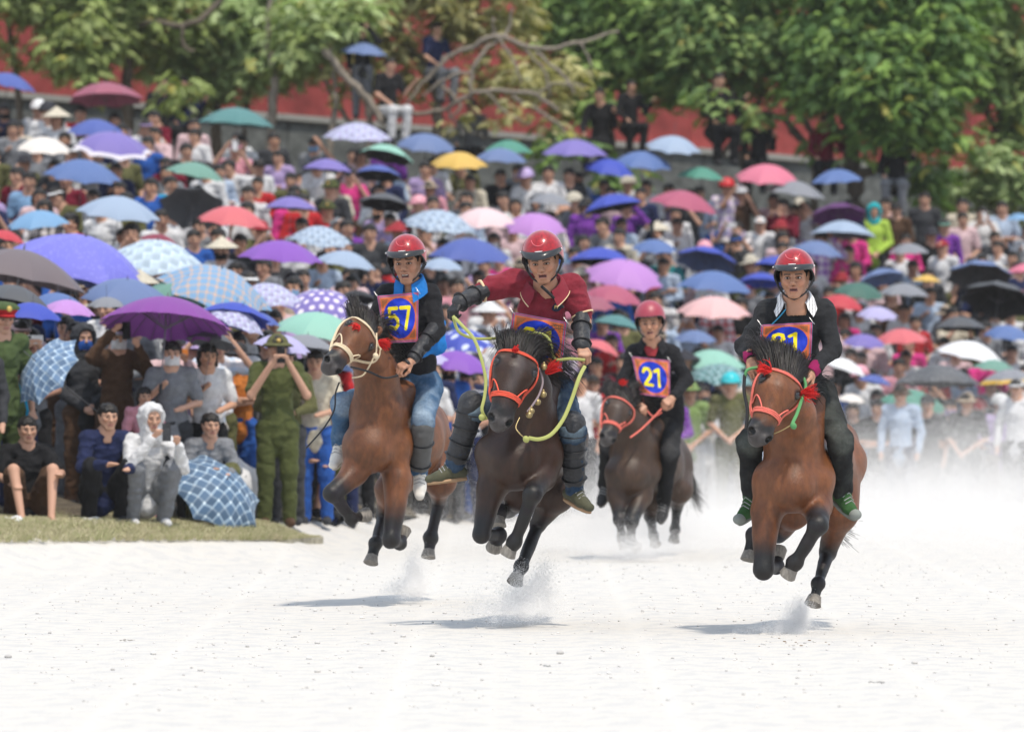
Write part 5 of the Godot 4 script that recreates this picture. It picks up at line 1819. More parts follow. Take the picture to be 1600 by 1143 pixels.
func silk(hue: Array, pattern := "") -> StandardMaterial3D:
	var grey: float = (hue[0] + hue[1] + hue[2]) / 3.0
	var c := [lerpf(hue[0], grey, 0.16), lerpf(hue[1], grey, 0.16), lerpf(hue[2], grey, 0.16)]   # sun-bleached cloth
	var key := "silk %s %s" % [c, pattern]
	if mats.has(key): return mats[key]
	var m := plain_mat(lin(c[0], c[1], c[2]), 0.62)
	m.backlight_enabled = true
	m.backlight = lin(c[0], c[1], c[2]) * 0.5
	m.rim_enabled = true
	m.rim = 0.2
	if pattern:
		var n := 128
		var im := Image.create(n, n, false, Image.FORMAT_RGB8)
		var k := Color(c[0], c[1], c[2]).linear_to_srgb()
		for y in n:
			for x in n:
				var q := k
				if pattern == "plaid":
					var a := (0.5 if x % 12 < 3 else 0.0) + (0.5 if y % 12 < 3 else 0.0)
					q = k.lerp(Color(0.8, 0.86, 0.9), a) if (x / 12 + y / 12) % 2 == 0 else k.lerp(Color(0.8, 0.86, 0.9), a * 0.8).darkened(0.12)
				elif pattern == "warm plaid":
					var a := (0.5 if x % 10 < 3 else 0.0) + (0.5 if y % 10 < 3 else 0.0)
					q = k.lerp(Color(0.75, 0.62, 0.55), a)
				elif pattern == "dots":
					var u := Vector2(fmod(x + 8.0 * ((y / 16) % 2), 16.0) - 8.0, fmod(y, 16.0) - 8.0)
					q = k if u.length() > 4.4 else Color(0.88, 0.84, 0.88)
				elif pattern == "specks":
					q = k.lerp(Color(0.8, 0.8, 0.95), 0.5) if fmod(sin(x * 12.9898 + y * 78.233) * 43758.5, 1.0) > 0.93 else k
				elif pattern == "pale rim":
					q = k if Vector2(x - 64, y - 64).length() < 56.0 else Color(0.82, 0.8, 0.84)
				elif pattern == "print":
					q = k.lerp(Color(0.85, 0.88, 0.95), 0.85 if (sin(x * 0.21) + sin(y * 0.33 + x * 0.07) + sin(x * 0.09 - y * 0.19)) > 1.0 else 0.0)
				elif pattern == "yellow rim":
					q = k if Vector2(x - 64, y - 64).length() < 54.0 else Color(0.75, 0.6, 0.2)
				im.set_pixel(x, y, q)
		m.albedo_color = Color.WHITE
		m.backlight = lin(c[0], c[1], c[2]) * 0.35
		m.albedo_texture = ImageTexture.create_from_image(im)
	mats[key] = m
	return m

var parasols := []
func umbrella(at: Vector3, axis: Vector3, radius: float, col: Array, shaft: float, what: String, note := "", lining = null, pattern := "", ribs := 8, spin := 0.0) -> Node3D:
	var o := Node3D.new()
	o.name = numbered("umbrella")
	add_child(o)
	var y := axis.normalized()
	var x := y.cross(Vector3(0, 0, 1).rotated(Vector3.UP, spin)).normalized()
	o.transform = Transform3D(Basis(x, y, x.cross(y)).scaled(Vector3.ONE * radius), at)
	var c := part(o, "canopy", canopy(ribs, false), silk(col, pattern))
	if lining != null: part(c, "lining", canopy(ribs, true), silk(lining))
	if not canopies.has("shaft"):
		var g := Bag.new()
		g.tube([Vector3(0, 0.44, 0), Vector3(0, -1.0, 0)], [0.011], 7)
		canopies.shaft = g.mesh(false)
		g = Bag.new()
		g.tube([Vector3(0, 0, 0), Vector3(0, -0.1, 0), Vector3(0, -0.16, 0)], [0.024, 0.028, 0.02], 8)
		canopies.handle = g.mesh(false)
		g = Bag.new()
		g.tube([Vector3(0, 0.45, 0), Vector3(0, 0.54, 0)], [0.016, 0.008], 7)
		canopies.tip = g.mesh(false)
		g = Bag.new()
		var l := []
		for k in 7:
			var t := k / 6.0
			l.append(Vector3(0, 0.43 * (1.0 - pow(t, 1.9)) - 0.012, t * 0.985))
		g.tube(l, [0.006], 4)
		g.tube([Vector3(0, -0.02, 0.01), Vector3(0, 0.43 * (1.0 - pow(0.5, 1.9)) - 0.014, 0.5)], [0.005], 4)
		canopies.rib = g.mesh(false)
	var sh := part(o, "shaft", canopies.shaft, mats.steel)
	sh.scale = Vector3(1, maxf(shaft / radius, 0.3), 1)
	part(o, "handle", canopies.handle, mats.black_plastic).position = Vector3(0, -maxf(shaft / radius, 0.3), 0)
	part(o, "tip", canopies.tip, mats.steel)
	for k in ribs:
		part(o, "rib", canopies.rib, mats.steel).rotation.y = TAU * k / ribs
	o.set_meta("category", "umbrella")
	o.set_meta("group", "open sunshade umbrellas in the crowd")
	parasols.append({"o": o, "what": what + " open umbrella", "note": note, "x": at.x / -at.z})
	return o

# ------------------------------------------------------------------ setting
func verge_back(px: float, near: float) -> float: return near + maxf((front_dist(px) + 0.6 - near) * smoothstep(505.0, 300.0, px), 0.02)

func build_ground() -> void:
	var im := noise_image(512, 0.011, 0.0, 1.0, 21, 5)
	var sp := noise_image(512, 0.16, 0.0, 1.0, 22, 2)
	for y in 512:
		for x in 512:
			var v := im.get_pixel(x, y).r
			var q := sp.get_pixel(x, y).r
			var c := Color(0.795, 0.782, 0.76).lerp(Color(0.75, 0.743, 0.732), smoothstep(0.35, 0.8, v))
			c = c.lerp(Color(0.775, 0.75, 0.71), smoothstep(0.5, 0.9, 1.0 - v) * 0.3)
			c = c.darkened(0.16 * smoothstep(0.66, 0.82, q))
			c = c.darkened(0.1 * smoothstep(0.3, 0.2, q))
			im.set_pixel(x, y, c)
	var m := plain_mat(Color.WHITE, 0.95)
	m.metallic_specular = 0.2
	m.albedo_texture = ImageTexture.create_from_image(im)
	m.uv1_triplanar = true
	m.uv1_world_triplanar = true
	m.uv1_scale = Vector3(0.73, 0.73, 0.73)
	mats.gravel = m
	# one sheet out to behind the wall
	var rows := []
	var zs := []
	var z := 12.0
	while z > -160.0:
		zs.append(z)
		z -= 6.0 if z > -28.0 or z < -90.0 else 0.55
	for zz in zs:
		var r := []
		for k in 61:
			var x: float = lerpf(-16.0, 16.0, k / 60.0)
			if k == 0: x = -90.0
			if k == 60: x = 90.0
			var deep: float = 0.45 if -zz > front_dist(800.0 + x * FOCAL / maxf(-zz, 30.0)) + 1.5 else 0.0
			r.append(Vector3(x, ground_height(Vector3(x, 0, zz)) - deep, zz))
		rows.append(r)
	var g := Bag.new()
	g.sheet(rows)
	var o := part(self, numbered("gravel_track"), g.mesh(false), m)
	tag(o, "white gravel race track running towards the viewer", "track", "", "structure")
	# pebbles and chips on the track
	var pb := Bag.new()
	pb.ball(Vector3.ZERO, Vector3(1, 0.55, 0.8), Basis.IDENTITY, Color.WHITE, 4, 6)
	var n := 1500
	var mm := MultiMesh.new()
	mm.transform_format = MultiMesh.TRANSFORM_3D
	mm.use_colors = true
	mm.mesh = pb.mesh(false)
	mm.instance_count = n
	for k in n:
		var d := 25.0 + 20.0 * pow(rng.randf(), 0.8)
		var x := rng.randf_range(-0.105, 0.105) * d
		var s := rng.randf_range(0.004, 0.011) * (1.0 if rng.randf() < 0.96 else 2.2)
		mm.set_instance_transform(k, Transform3D(Basis(Vector3.UP, rng.randf() * TAU).scaled(Vector3.ONE * s), Vector3(x, ground_height(Vector3(x, 0, -d)) + s * 0.3, -d)))
		var v := rng.randf_range(0.4, 0.72)
		mm.set_instance_color(k, Color(v, v * 0.97, v * 0.93))
	var pm := coated(true, 0.9, 0.3)
	var pi := MultiMeshInstance3D.new()
	pi.name = "gravel"
	pi.multimesh = mm
	pi.material_override = pm
	add_child(pi)
	tag(pi, "loose grey chips and pebbles scattered on the track", "gravel", "", "stuff")
	# trodden earth and dung-coloured scuffs where hooves struck
	for q in [[1232, 1003, 0.32, 0.2, 0.13, 0.07], [195, 1000, 0.05, 0.3, 0.28, 0.26], [855, 1040, 0.04, 0.3, 0.3, 0.29], [1372, 1066, 0.05, 0.3, 0.29, 0.28]]:
		var dd: float = FOCAL * EYE / (q[1] - LEVEL)
		var w := spot(q[0], q[1], dd)
		var cl := Bag.new()
		for k in 14:
			var s := rng.randf_range(0.004, 0.01)
			cl.ball(w + Vector3(rng.randfn() * q[2] * 0.5, s * 0.2 - w.y, rng.randfn() * q[2] * 1.1), Vector3(s, s * 0.4, s * 1.2), Basis(Vector3.UP, rng.randf() * 3.0), Color.WHITE, 4, 6)
		var co := part(self, numbered("dirt_clods"), cl.mesh(false), plain_mat(lin(q[3], q[4], q[5]), 1.0))
		tag(co, "brown clods of dirt kicked up on the white track", "dirt", "clods on the track", "stuff")
	# the bank
	rows = []
	var uv := []
	for y in 40:
		var t := lerpf(0.0, 1.25, y / 39.0)
		var r := []
		for k in 76:
			var px := lerpf(-1300.0, 2600.0, k / 75.0)
			var p := on_bank(px, minf(t, 1.0))
			if t > 1.0:
				p.z -= (t - 1.0) * 60.0
				p.x *= 1.0 + (t - 1.0) * 0.8
			p.y += 0.05 + 0.03 * sin(k * 2.1 + y * 1.7)
			r.append(p)
		rows.append(r)
	g = Bag.new()
	g.sheet(rows)
	var em := plain_mat(lin(0.16, 0.13, 0.09), 1.0)
	em.albedo_texture = tex_soft
	em.uv1_triplanar = true
	em.uv1_scale = Vector3.ONE * 0.7
	o = part(self, numbered("earth_bank"), g.mesh(false), em)
	tag(o, "trodden earth bank rising behind the track", "bank", "", "structure")
	# grass verge
	rows = []
	var edge := func(px: float) -> float: return front_dist(px) - 1.7
	for y in 9:
		var r := []
		for k in 40:
			var px := lerpf(-200.0, 505.0, k / 39.0)
			var d := lerpf(edge.call(px) + 0.12 * sin(k * 1.9), verge_back(px, edge.call(px)), y / 8.0)
			var p := Vector3((px - 800.0) * d / FOCAL, 0, -d)
			p.y = ground_height(p) + (0.012 if y > 0 else -0.06)
			r.append(p)
		rows.append(r)
	g = Bag.new()
	g.sheet(rows)
	var vm := plain_mat(lin(0.58, 0.53, 0.4), 1.0)
	vm.albedo_texture = tex_soft
	vm.uv1_triplanar = true
	vm.uv1_scale = Vector3.ONE * 1.3
	o = part(self, numbered("verge"), g.mesh(false), vm)
	tag(o, "dry earth strip under the grass at the track edge", "verge", "", "structure")
	var bl := Bag.new()
	for k in 5:
		var a := k * 1.3
		var dr := Vector3(cos(a), 0, sin(a))
		bl.tube([dr * 0.01, dr * 0.02 + Vector3(0, 0.03, 0), dr * 0.045 + Vector3(0, 0.05, 0)], [0.003, 0.0025, 0.0008], 3)
	mm = MultiMesh.new()
	mm.transform_format = MultiMesh.TRANSFORM_3D
	mm.use_colors = true
	mm.mesh = bl.mesh(false)
	mm.instance_count = 6500
	for k in 6500:
		var px := rng.randf_range(-150.0, 500.0)
		var near: float = edge.call(px)
		var d := near + pow(rng.randf(), 1.3) * (verge_back(px, near) - near)
		var p := Vector3((px - 800.0) * d / FOCAL, 0, -d)
		p.y = ground_height(p) + 0.012
		mm.set_instance_transform(k, Transform3D(Basis(Vector3.UP, rng.randf() * TAU).scaled(Vector3.ONE * rng.randf_range(0.5, 1.2) * lerpf(0.25, 1.0, smoothstep(505.0, 420.0, px))), p))
		mm.set_instance_color(k, Color(0.6, 0.54, 0.36).lerp(Color(0.38, 0.4, 0.19), pow(rng.randf(), 1.6)))
	var gi := MultiMeshInstance3D.new()
	gi.name = "grass"
	gi.multimesh = mm
	gi.material_override = coated(true, 0.9, 0.2)
	add_child(gi)
	tag(gi, "short yellowing grass along the track edge", "grass", "", "stuff")

func wall_dist(px: float) -> float: return lerpf(83.0, 93.0, (px + 100.0) / 1800.0)
func wall_coping(px: float) -> float: return EYE + (LEVEL - lerpf(140.0, 286.0, (px + 100.0) / 1800.0)) * wall_dist(px) / FOCAL

func build_wall() -> void:
	var o := thing("boundary_wall", "long red painted wall on a grey concrete base behind the trees", "wall", Vector3(0, 0, -88))
	var grey := plain_mat(lin(0.19, 0.205, 0.2), 0.95)
	grey.albedo_texture = tex_soft
	grey.uv1_triplanar = true
	grey.uv1_scale = Vector3.ONE * 0.8
	var red := plain_mat(lin(0.46, 0.085, 0.08), 0.9)
	red.albedo_texture = tex_soft
	red.uv1_triplanar = true
	red.uv1_scale = Vector3.ONE * 0.35
	var cop := plain_mat(lin(0.3, 0.3, 0.28), 0.95)
	# a straight wall in plan, its courses stepping down towards the right with the slope
	var bays := 18
	for k in bays:
		var p0 := lerpf(-1300.0, 2600.0, float(k) / bays)
		var p1 := lerpf(-1300.0, 2600.0, float(k + 1) / bays)
		var a := Vector3((p0 - 800.0) * wall_dist(p0) / FOCAL, wall_coping(p0), 88.0 - wall_dist(p0))
		var b := Vector3((p1 - 800.0) * wall_dist(p1) / FOCAL, wall_coping(p1), 88.0 - wall_dist(p1))
		var along_ := (b - a)
		var bas := Basis(along_.normalized(), Vector3.UP, along_.normalized().cross(Vector3.UP).normalized()).orthonormalized()
		var mid := (a + b) * 0.5
		var half := along_.length() * 0.5
		var g := Bag.new()
		g.box(mid + Vector3(0, -2.55, 0), Vector3(half - 0.006, 2.5, 0.16), bas)
		part(o, "concrete_base", g.mesh(false), grey)
		g = Bag.new()
		g.box(mid + Vector3(0, 0.0, 0.05), Vector3(half - 0.004, 0.05, 0.2), bas)
		part(o, "coping", g.mesh(false), cop)
		g = Bag.new()
		g.box(mid + Vector3(0, 2.56, -0.05), Vector3(half - 0.005, 2.5, 0.1), bas)
		part(o, "red_panel", g.mesh(false), red)

# ------------------------------------------------------------------ trees
var sprig: Mesh
func make_sprig() -> void:
	var g := Bag.new()
	for k in 10:
		var t := k / 9.0
		var at := Vector3(0, -0.06 * t * t, t * 0.2)
		var sd := -1.0 if k % 2 == 0 else 1.0
		var an := sd * lerpf(1.35, 0.25, t)
		var d := Vector3(sin(an), -0.35 - 0.25 * t, cos(an)).normalized()
		var ln := 0.17 + 0.04 * sin(k * 2.3)
		var w := d.cross(Vector3.UP).normalized()
		var rows := [[], [], []]
		for q in [[0.0, 0.05], [0.35, 1.0], [0.7, 0.8], [1.0, 0.04]]:
			var c: Vector3 = at + d * ln * q[0] + Vector3(0, -0.05 * q[0] * q[0], 0)
			rows[0].append(c - w * 0.024 * q[1] + Vector3(0, 0.006, 0))
			rows[1].append(c)
			rows[2].append(c + w * 0.024 * q[1] + Vector3(0, 0.006, 0))
		g.sheet(rows)
	sprig = g.mesh(false)

func tree(label: String, dist: float, trunk: Array, limbs: Array, lobes: Array, leaf: Color, leaf2: Color, bark: Material, per := 1.0, called := "tree") -> void:
	var first: Vector3 = spot(trunk[0][0], trunk[0][1], dist)
	var o := thing(called, label, "tree" if called == "tree" else "shrub", first, "trees in front of the red wall")
	var s := FOCAL / dist
	var limb := func(l: Array, called2: String, k: float) -> void:
		var pts := []
		var rad := []
		for q in l:
			pts.append(spot(q[0], q[1], dist - (q[3] if q.size() > 3 else 0.0)) - first)
			rad.append(q[2] / s)
		var fine := along(pts, (pts.size() - 1) * 6)
		var rr := []
		for i in fine.size():
			var x := float(i) / 6.0
			rr.append(lerpf(rad[mini(int(x), rad.size() - 1)], rad[mini(int(x) + 1, rad.size() - 1)], fmod(x, 1.0)) * (1.0 + 0.08 * sin(i * 1.7)))
			fine[i] += Vector3(sin(i * 2.1 + k), cos(i * 1.3 + k), sin(i * 0.9)) * 0.012
		var g := Bag.new()
		g.tube(fine, rr, 9)
		part(o, called2, g.mesh(false), bark)
	limb.call(trunk, "trunk", 0.0)
	for k in limbs.size(): limb.call(limbs[k], "limb", k * 1.7)
	var spots := []
	for l in lobes:
		var n := int(l[2] * l[3] / 6.9 * per * (l[4] if l.size() > 4 else 1.0))
		var c := spot(l[0], l[1], dist) - first
		var dz: float = l[5] if l.size() > 5 else 0.0
		# clumps inside the lobe, sprigs round each clump
		var clumps := []
		for k in maxi(n / 16, 3):
			var v := Vector3(rng.randfn(), rng.randfn(), rng.randfn()).normalized() * pow(rng.randf(), 0.4)
			clumps.append(c + Vector3(v.x * l[2] / s, v.y * l[3] / s, v.z * l[2] / s * 0.8 + dz))
		for k in n:
			var cl: Vector3 = clumps[rng.randi() % clumps.size()]
			var v := Vector3(rng.randfn(), rng.randfn() * 0.7, rng.randfn()) * 0.17
			spots.append([cl + v, v])
	if spots.size():
		var mm := MultiMesh.new()
		mm.transform_format = MultiMesh.TRANSFORM_3D
		mm.use_colors = true
		mm.mesh = sprig
		mm.instance_count = spots.size()
		for k in spots.size():
			var out: Vector3 = spots[k][1] + Vector3(rng.randfn(), 0, rng.randfn()) * 0.08
			var bas := Basis(Vector3.UP, atan2(out.x, out.z)) * Basis(Vector3.RIGHT, rng.randf_range(-0.3, 0.6)) * Basis(Vector3.BACK, rng.randf_range(-0.4, 0.4))
			mm.set_instance_transform(k, Transform3D(bas.scaled(Vector3.ONE * rng.randf_range(0.42, 0.8)), spots[k][0]))
			var c := leaf.lerp(leaf2, pow(rng.randf(), 1.5))
			if rng.randf() < 0.03: c = c.lerp(Color(0.24, 0.2, 0.04), 0.6)
			mm.set_instance_color(k, c * rng.randf_range(1.4, 2.6))
		var mi := MultiMeshInstance3D.new()
		mi.name = "crown"
		mi.multimesh = mm
		mi.material_override = mats.leaf
		o.add_child(mi)
		mi.set_meta("kind", "stuff")

func build_trees() -> void:
	make_sprig()
	mats.leaf = coated(true, 0.5, 0.4)
	mats.leaf.backlight_enabled = true
	mats.leaf.backlight = Color(0.8, 0.85, 0.5)
	var bark := plain_mat(lin(0.2, 0.165, 0.125), 1.0)
	bark.albedo_texture = tex_soft
	bark.uv1_triplanar = true
	bark.uv1_scale = Vector3(3, 1.2, 3)
	var pale := plain_mat(lin(0.36, 0.31, 0.25), 1.0)
	pale.albedo_texture = tex_soft
	pale.uv1_triplanar = true
	pale.uv1_scale = Vector3(3, 1.2, 3)
	var dark := plain_mat(lin(0.09, 0.075, 0.06), 1.0)
	var olive := Color(0.13, 0.165, 0.05)
	var sage := Color(0.24, 0.29, 0.15)
	var deep := Color(0.05, 0.095, 0.03)
	var fresh := Color(0.13, 0.2, 0.045)
	tree("olive green tree at the far left with a pale forked branch", 79.5, [[203, 400, 11], [200, 200, 10], [198, 120, 9], [208, 70, 8], [222, 20, 6], [240, -60, 4]], [[[208, 75, 6], [180, 40, 5], [165, -20, 4]], [[212, 60, 5], [226, 36, 5, 0.5], [290, 39, 5, 0.9], [325, 20, 5, 0.9], [358, -20, 4, 0.8]], [[285, 40, 4, 0.9], [286, 70, 3, 0.9], [302, 80, 2.5, 0.9]], [[40, 330, 6, -0.5], [25, 120, 5, -0.5], [10, 30, 4, -0.5]]],
		[[20, -10, 60, 40, 0.7], [70, 5, 50, 35, 0.7], [130, 85, 60, 42, 1.0, 0.6], [110, 20, 70, 55], [180, 20, 70, 55], [260, 30, 60, 50], [60, -60, 120, 50], [200, -70, 130, 50], [155, 55, 40, 45, 1.0, 0.6], [5, 85, 24, 30, 0.35], [270, 150, 50, 26, 0.3, 1.6]], olive, Color(0.2, 0.23, 0.1), bark)
	tree("sage green tree left of the climbing spectators", 80.5, [[338, 420, 9], [338, 170, 8], [336, 100, 7], [330, 40, 6], [345, -60, 4]], [[[338, 150, 5], [370, 110, 4], [395, 70, 3]], [[336, 110, 5], [300, 70, 4], [280, 30, 3]], [[384, 420, 5], [382, 210, 5], [388, 130, 4], [380, 60, 3]]],
		[[330, 60, 55, 50], [400, 50, 75, 60, 1.2, 0.5], [460, 55, 70, 60, 1.2, 0.5], [350, 120, 45, 35], [295, 110, 35, 35, 0.8], [420, 110, 60, 35, 1.0, 0.4], [400, -50, 130, 60], [440, 20, 80, 45], [250, 100, 40, 35, 0.8]], Color(0.15, 0.2, 0.08), sage, bark)
	tree("slender many-stemmed tree with pale diagonal limbs at the middle left", 78.6, [[423, 420, 9], [424, 190, 8], [430, 120, 7], [418, 60, 5], [425, -30, 4]], [[[490, 400, 5, 0.3], [522, 180, 5, 0.3], [520, 110, 4, 0.3], [512, 50, 3, 0.3]], [[505, 75, 6, 0.6], [540, 120, 6, 0.6], [575, 155, 6, 0.6], [600, 195, 5, 0.6]], [[500, 105, 4], [525, 160, 4], [550, 195, 4]], [[575, 330, 8, 0.4], [578, 180, 8, 0.4], [572, 150, 6, 0.4]]],
		[[490, 30, 60, 45, 1.0], [470, 90, 45, 30, 0.6], [560, 20, 50, 40, 0.6]], olive, sage, pale)
	tree("half bare tree with twisting pale branches and dry leaves in the middle", 80.0, [[686, 440, 11], [686, 260, 11], [684, 200, 10], [680, 130, 9], [655, 95, 7], [625, 50, 6], [622, -50, 4]],
		[[[640, 178, 3.4, 1.2], [690, 172, 3.4, 1.3], [730, 150, 3.4, 1.5], [760, 142, 3.4, 1.6], [830, 146, 3.4, 1.6], [872, 172, 2.7, 1.6]], [[690, 92, 3.4, 1.2], [740, 72, 4.1, 1.4], [776, 56, 4.1, 1.5], [840, 76, 3.4, 1.5], [905, 66, 2.7, 1.4], [965, 48, 2.0, 1.2]], [[735, 152, 3.4, 1.5], [738, 112, 3.4, 1.5], [760, 76, 3.4, 1.5], [792, 50, 2.7, 1.4], [800, 10, 2.0, 1.4]], [[838, 82, 2.7, 1.5], [880, 118, 2.7, 1.5], [897, 145, 2.0, 1.5]], [[800, 150, 2.7, 1.6], [850, 178, 2.7, 1.6], [884, 204, 2.0, 1.6]], [[686, 130, 3.4, 1.1], [720, 165, 2.7, 1.2], [700, 185, 2.0, 1.2]], [[700, 90, 3.4, 1.3], [660, 130, 2.7, 1.3], [630, 170, 2.0, 1.3]], [[770, 30, 2.7, 1.4], [772, 55, 2.7, 1.4]], [[720, 20, 2.7], [690, 60, 2.7], [680, 120, 3.4]], [[760, 142, 2.0, 1.6], [790, 175, 2.0, 1.6], [830, 195, 1.4, 1.6]], [[776, 56, 2.5, 1.5], [800, 90, 2.2, 1.6], [815, 130, 1.6, 1.6]], [[840, 146, 2.2, 1.6], [870, 130, 1.8, 1.7], [915, 135, 1.4, 1.7]], [[738, 112, 2.4, 1.5], [700, 120, 2.0, 1.6], [660, 150, 1.5, 1.6]], [[905, 66, 2.2, 1.4], [920, 90, 1.8, 1.4], [925, 120, 1.2, 1.4]], [[820, 78, 2.2, 1.5], [850, 110, 1.8, 1.5], [860, 150, 1.3, 1.5]], [[700, 172, 2.0, 1.3], [720, 200, 1.6, 1.3], [760, 215, 1.2, 1.3]]],
		[[600, 30, 55, 45, 0.7], [680, 10, 60, 40, 0.7], [720, 60, 60, 35, 0.35], [790, 20, 60, 40, 0.6], [830, 130, 60, 40, 0.55, 0.5], [880, 120, 40, 45, 0.6, 0.4], [640, 100, 50, 60, 0.35], [760, 110, 60, 40, 0.25], [700, -50, 140, 45], [590, 90, 40, 50, 0.45], [780, 185, 60, 20, 0.2, 1.2], [860, 200, 40, 18, 0.35, 1.0], [560, 120, 40, 40, 0.25, 1.4]], Color(0.16, 0.15, 0.05), Color(0.33, 0.31, 0.17), pale, 0.9)
	tree("bushy green tree over the two dark figures in the centre", 83.0, [[955, 440, 8], [955, 240, 8], [950, 170, 7], [958, 100, 6], [965, 20, 5]], [[[952, 180, 5], [985, 150, 4], [1010, 110, 3]], [[954, 170, 5], [920, 140, 4], [900, 100, 3]]],
		[[905, 35, 70, 55], [960, 60, 65, 60, 1.2, 0.5], [1030, 60, 70, 60, 1.2, 0.5], [990, 10, 80, 50], [935, 110, 45, 40, 1.0, 0.5], [1055, 125, 45, 35, 1.0], [1000, 115, 40, 30, 1.0], [980, -60, 150, 55], [870, 20, 50, 50], [900, 160, 35, 25, 0.7], [950, 170, 40, 26, 0.4, 1.6]], Color(0.07, 0.12, 0.035), Color(0.17, 0.24, 0.07), dark, 1.15)
	tree("tree with a crooked forked trunk right of the centre", 81.5, [[1166, 460, 12], [1165, 260, 11], [1163, 215, 10], [1150, 150, 7], [1140, 92, 7], [1152, 20, 5], [1165, -50, 4]], [[[1166, 222, 6, 0.3], [1140, 226, 5, 0.3], [1132, 240, 4, 0.3]], [[1140, 92, 5, 0.3], [1114, 130, 4, 0.4], [1098, 150, 3, 0.4]], [[1142, 90, 4, 0.3], [1182, 106, 3, 0.3]], [[1163, 190, 6, 0.3], [1200, 178, 5, 0.4], [1235, 195, 5, 0.5], [1262, 230, 4, 0.5]], [[1272, 330, 6, 0.5], [1272, 230, 6, 0.5], [1262, 195, 5, 0.5], [1236, 165, 4, 0.5], [1232, 195, 4, 0.5], [1250, 220, 4, 0.5]], [[1160, 180, 6], [1185, 160, 4], [1195, 140, 3]], [[1195, 215, 4, 0.2], [1202, 235, 3, 0.2]]],
		[[1120, 55, 70, 60, 1.1, 0.4], [1175, 110, 40, 40, 0.8], [1215, 60, 60, 55, 1.1, 0.4], [1100, 0, 90, 50], [1090, 130, 40, 30, 0.8], [1200, -50, 120, 55], [1240, 110, 45, 45, 1.0], [1160, 30, 60, 50], [1285, 225, 18, 18, 0.6, 0.6], [1120, 165, 40, 25, 0.35, 1.6], [1190, 190, 36, 26, 0.3, 1.2]], deep, Color(0.18, 0.24, 0.08), bark, 1.1)
	tree("dense dark green tree with thick trunk at the right", 80.0, [[1340, 470, 17], [1337, 300, 16], [1332, 250, 14], [1325, 210, 10], [1340, 150, 8], [1360, 60, 6]], [[[1338, 275, 8, 0.2], [1380, 258, 7, 0.3], [1403, 238, 6, 0.4], [1425, 215, 4, 0.4]], [[1330, 240, 8], [1300, 190, 6], [1290, 150, 4]], [[1334, 230, 7], [1370, 180, 5], [1400, 120, 4]]],
		[[1335, 75, 80, 70, 1.2, 0.5], [1400, 140, 80, 60, 1.3, 0.8], [1430, 60, 90, 60, 1.2, 0.5], [1300, 50, 55, 55, 1.1], [1490, 110, 45, 50, 1.0, 0.4], [1325, 165, 50, 35, 1.0, 0.5], [1450, 205, 55, 40, 1.0, 0.6], [1380, 210, 60, 30, 0.9, 0.6], [1400, -40, 160, 60, 1.1], [1275, 140, 35, 40, 0.8], [1480, 30, 60, 50]], deep, fresh, dark, 1.25)
	tree("leafy tree cut by the right edge of the photo", 84.0, [[1572, 470, 9], [1568, 260, 8], [1562, 120, 7], [1558, 20, 5]], [[[1566, 220, 5], [1540, 170, 4], [1520, 120, 3]], [[1566, 200, 5], [1595, 150, 4]]],
		[[1555, 60, 60, 70, 1.1], [1600, 120, 50, 70, 1.1], [1590, 200, 40, 50, 0.9], [1560, -40, 90, 60], [1535, 120, 40, 40, 0.8], [1520, 30, 40, 50]], Color(0.07, 0.11, 0.035), Color(0.17, 0.22, 0.08), bark, 1.1)
	tree("low leafy shrub below the right-hand trees against the grey wall base", 82.0, [[1560, 420, 5], [1560, 330, 4], [1558, 260, 3]], [[[1560, 340, 3], [1530, 290, 2]]], [[1555, 265, 50, 40, 1.0], [1520, 290, 40, 30, 1.0], [1590, 300, 40, 35, 1.0], [1480, 300, 30, 25, 0.8]], Color(0.08, 0.12, 0.04), sage, dark, 1.0, "shrub")
	tree("small green shrub behind the crowd at the wall's foot", 81.0, [[1445, 420, 4], [1445, 320, 3], [1446, 280, 3]], [], [[1445, 285, 32, 30, 1.0]], deep, fresh, dark, 1.0, "shrub")
	tree("green shrub peeping out under the umbrellas by the wall", 79.0, [[965, 480, 4], [965, 320, 4], [967, 285, 3]], [], [[967, 285, 32, 24, 1.0], [860, 230, 40, 22, 0.6]], deep, fresh, dark, 1.0, "shrub")

# ------------------------------------------------------------------ who stands where
const SILKS := {
	"blue": [0.05, 0.09, 0.36], "royal blue": [0.02, 0.05, 0.42], "steel blue": [0.07, 0.14, 0.36], "slate blue": [0.1, 0.16, 0.34], "light steel blue": [0.27, 0.36, 0.5], "pale blue": [0.4, 0.52, 0.65], "periwinkle": [0.13, 0.13, 0.62],
	"lavender": [0.38, 0.35, 0.6], "violet": [0.16, 0.12, 0.42], "purple": [0.2, 0.05, 0.42], "deep purple": [0.19, 0.025, 0.27], "lilac": [0.42, 0.17, 0.52], "plum": [0.1, 0.02, 0.13], "pink": [0.62, 0.13, 0.22], "pale pink": [0.72, 0.5, 0.52],
	"salmon pink": [0.72, 0.4, 0.4], "coral": [0.6, 0.1, 0.12], "rose": [0.38, 0.06, 0.13], "dusty rose": [0.3, 0.07, 0.12], "maroon": [0.22, 0.02, 0.05], "red": [0.5, 0.02, 0.04], "green": [0.05, 0.24, 0.17], "dark green": [0.04, 0.13, 0.1], "sea green": [0.12, 0.28, 0.22],
	"teal": [0.06, 0.2, 0.2], "mint": [0.22, 0.48, 0.38], "yellow": [0.62, 0.38, 0.04], "white": [0.72, 0.72, 0.74], "cream": [0.7, 0.64, 0.58], "grey": [0.2, 0.21, 0.24], "dark grey": [0.075, 0.08, 0.09], "black": [0.02, 0.02, 0.024], "brown grey": [0.14, 0.11, 0.12], "sky blue": [0.13, 0.3, 0.52],
}
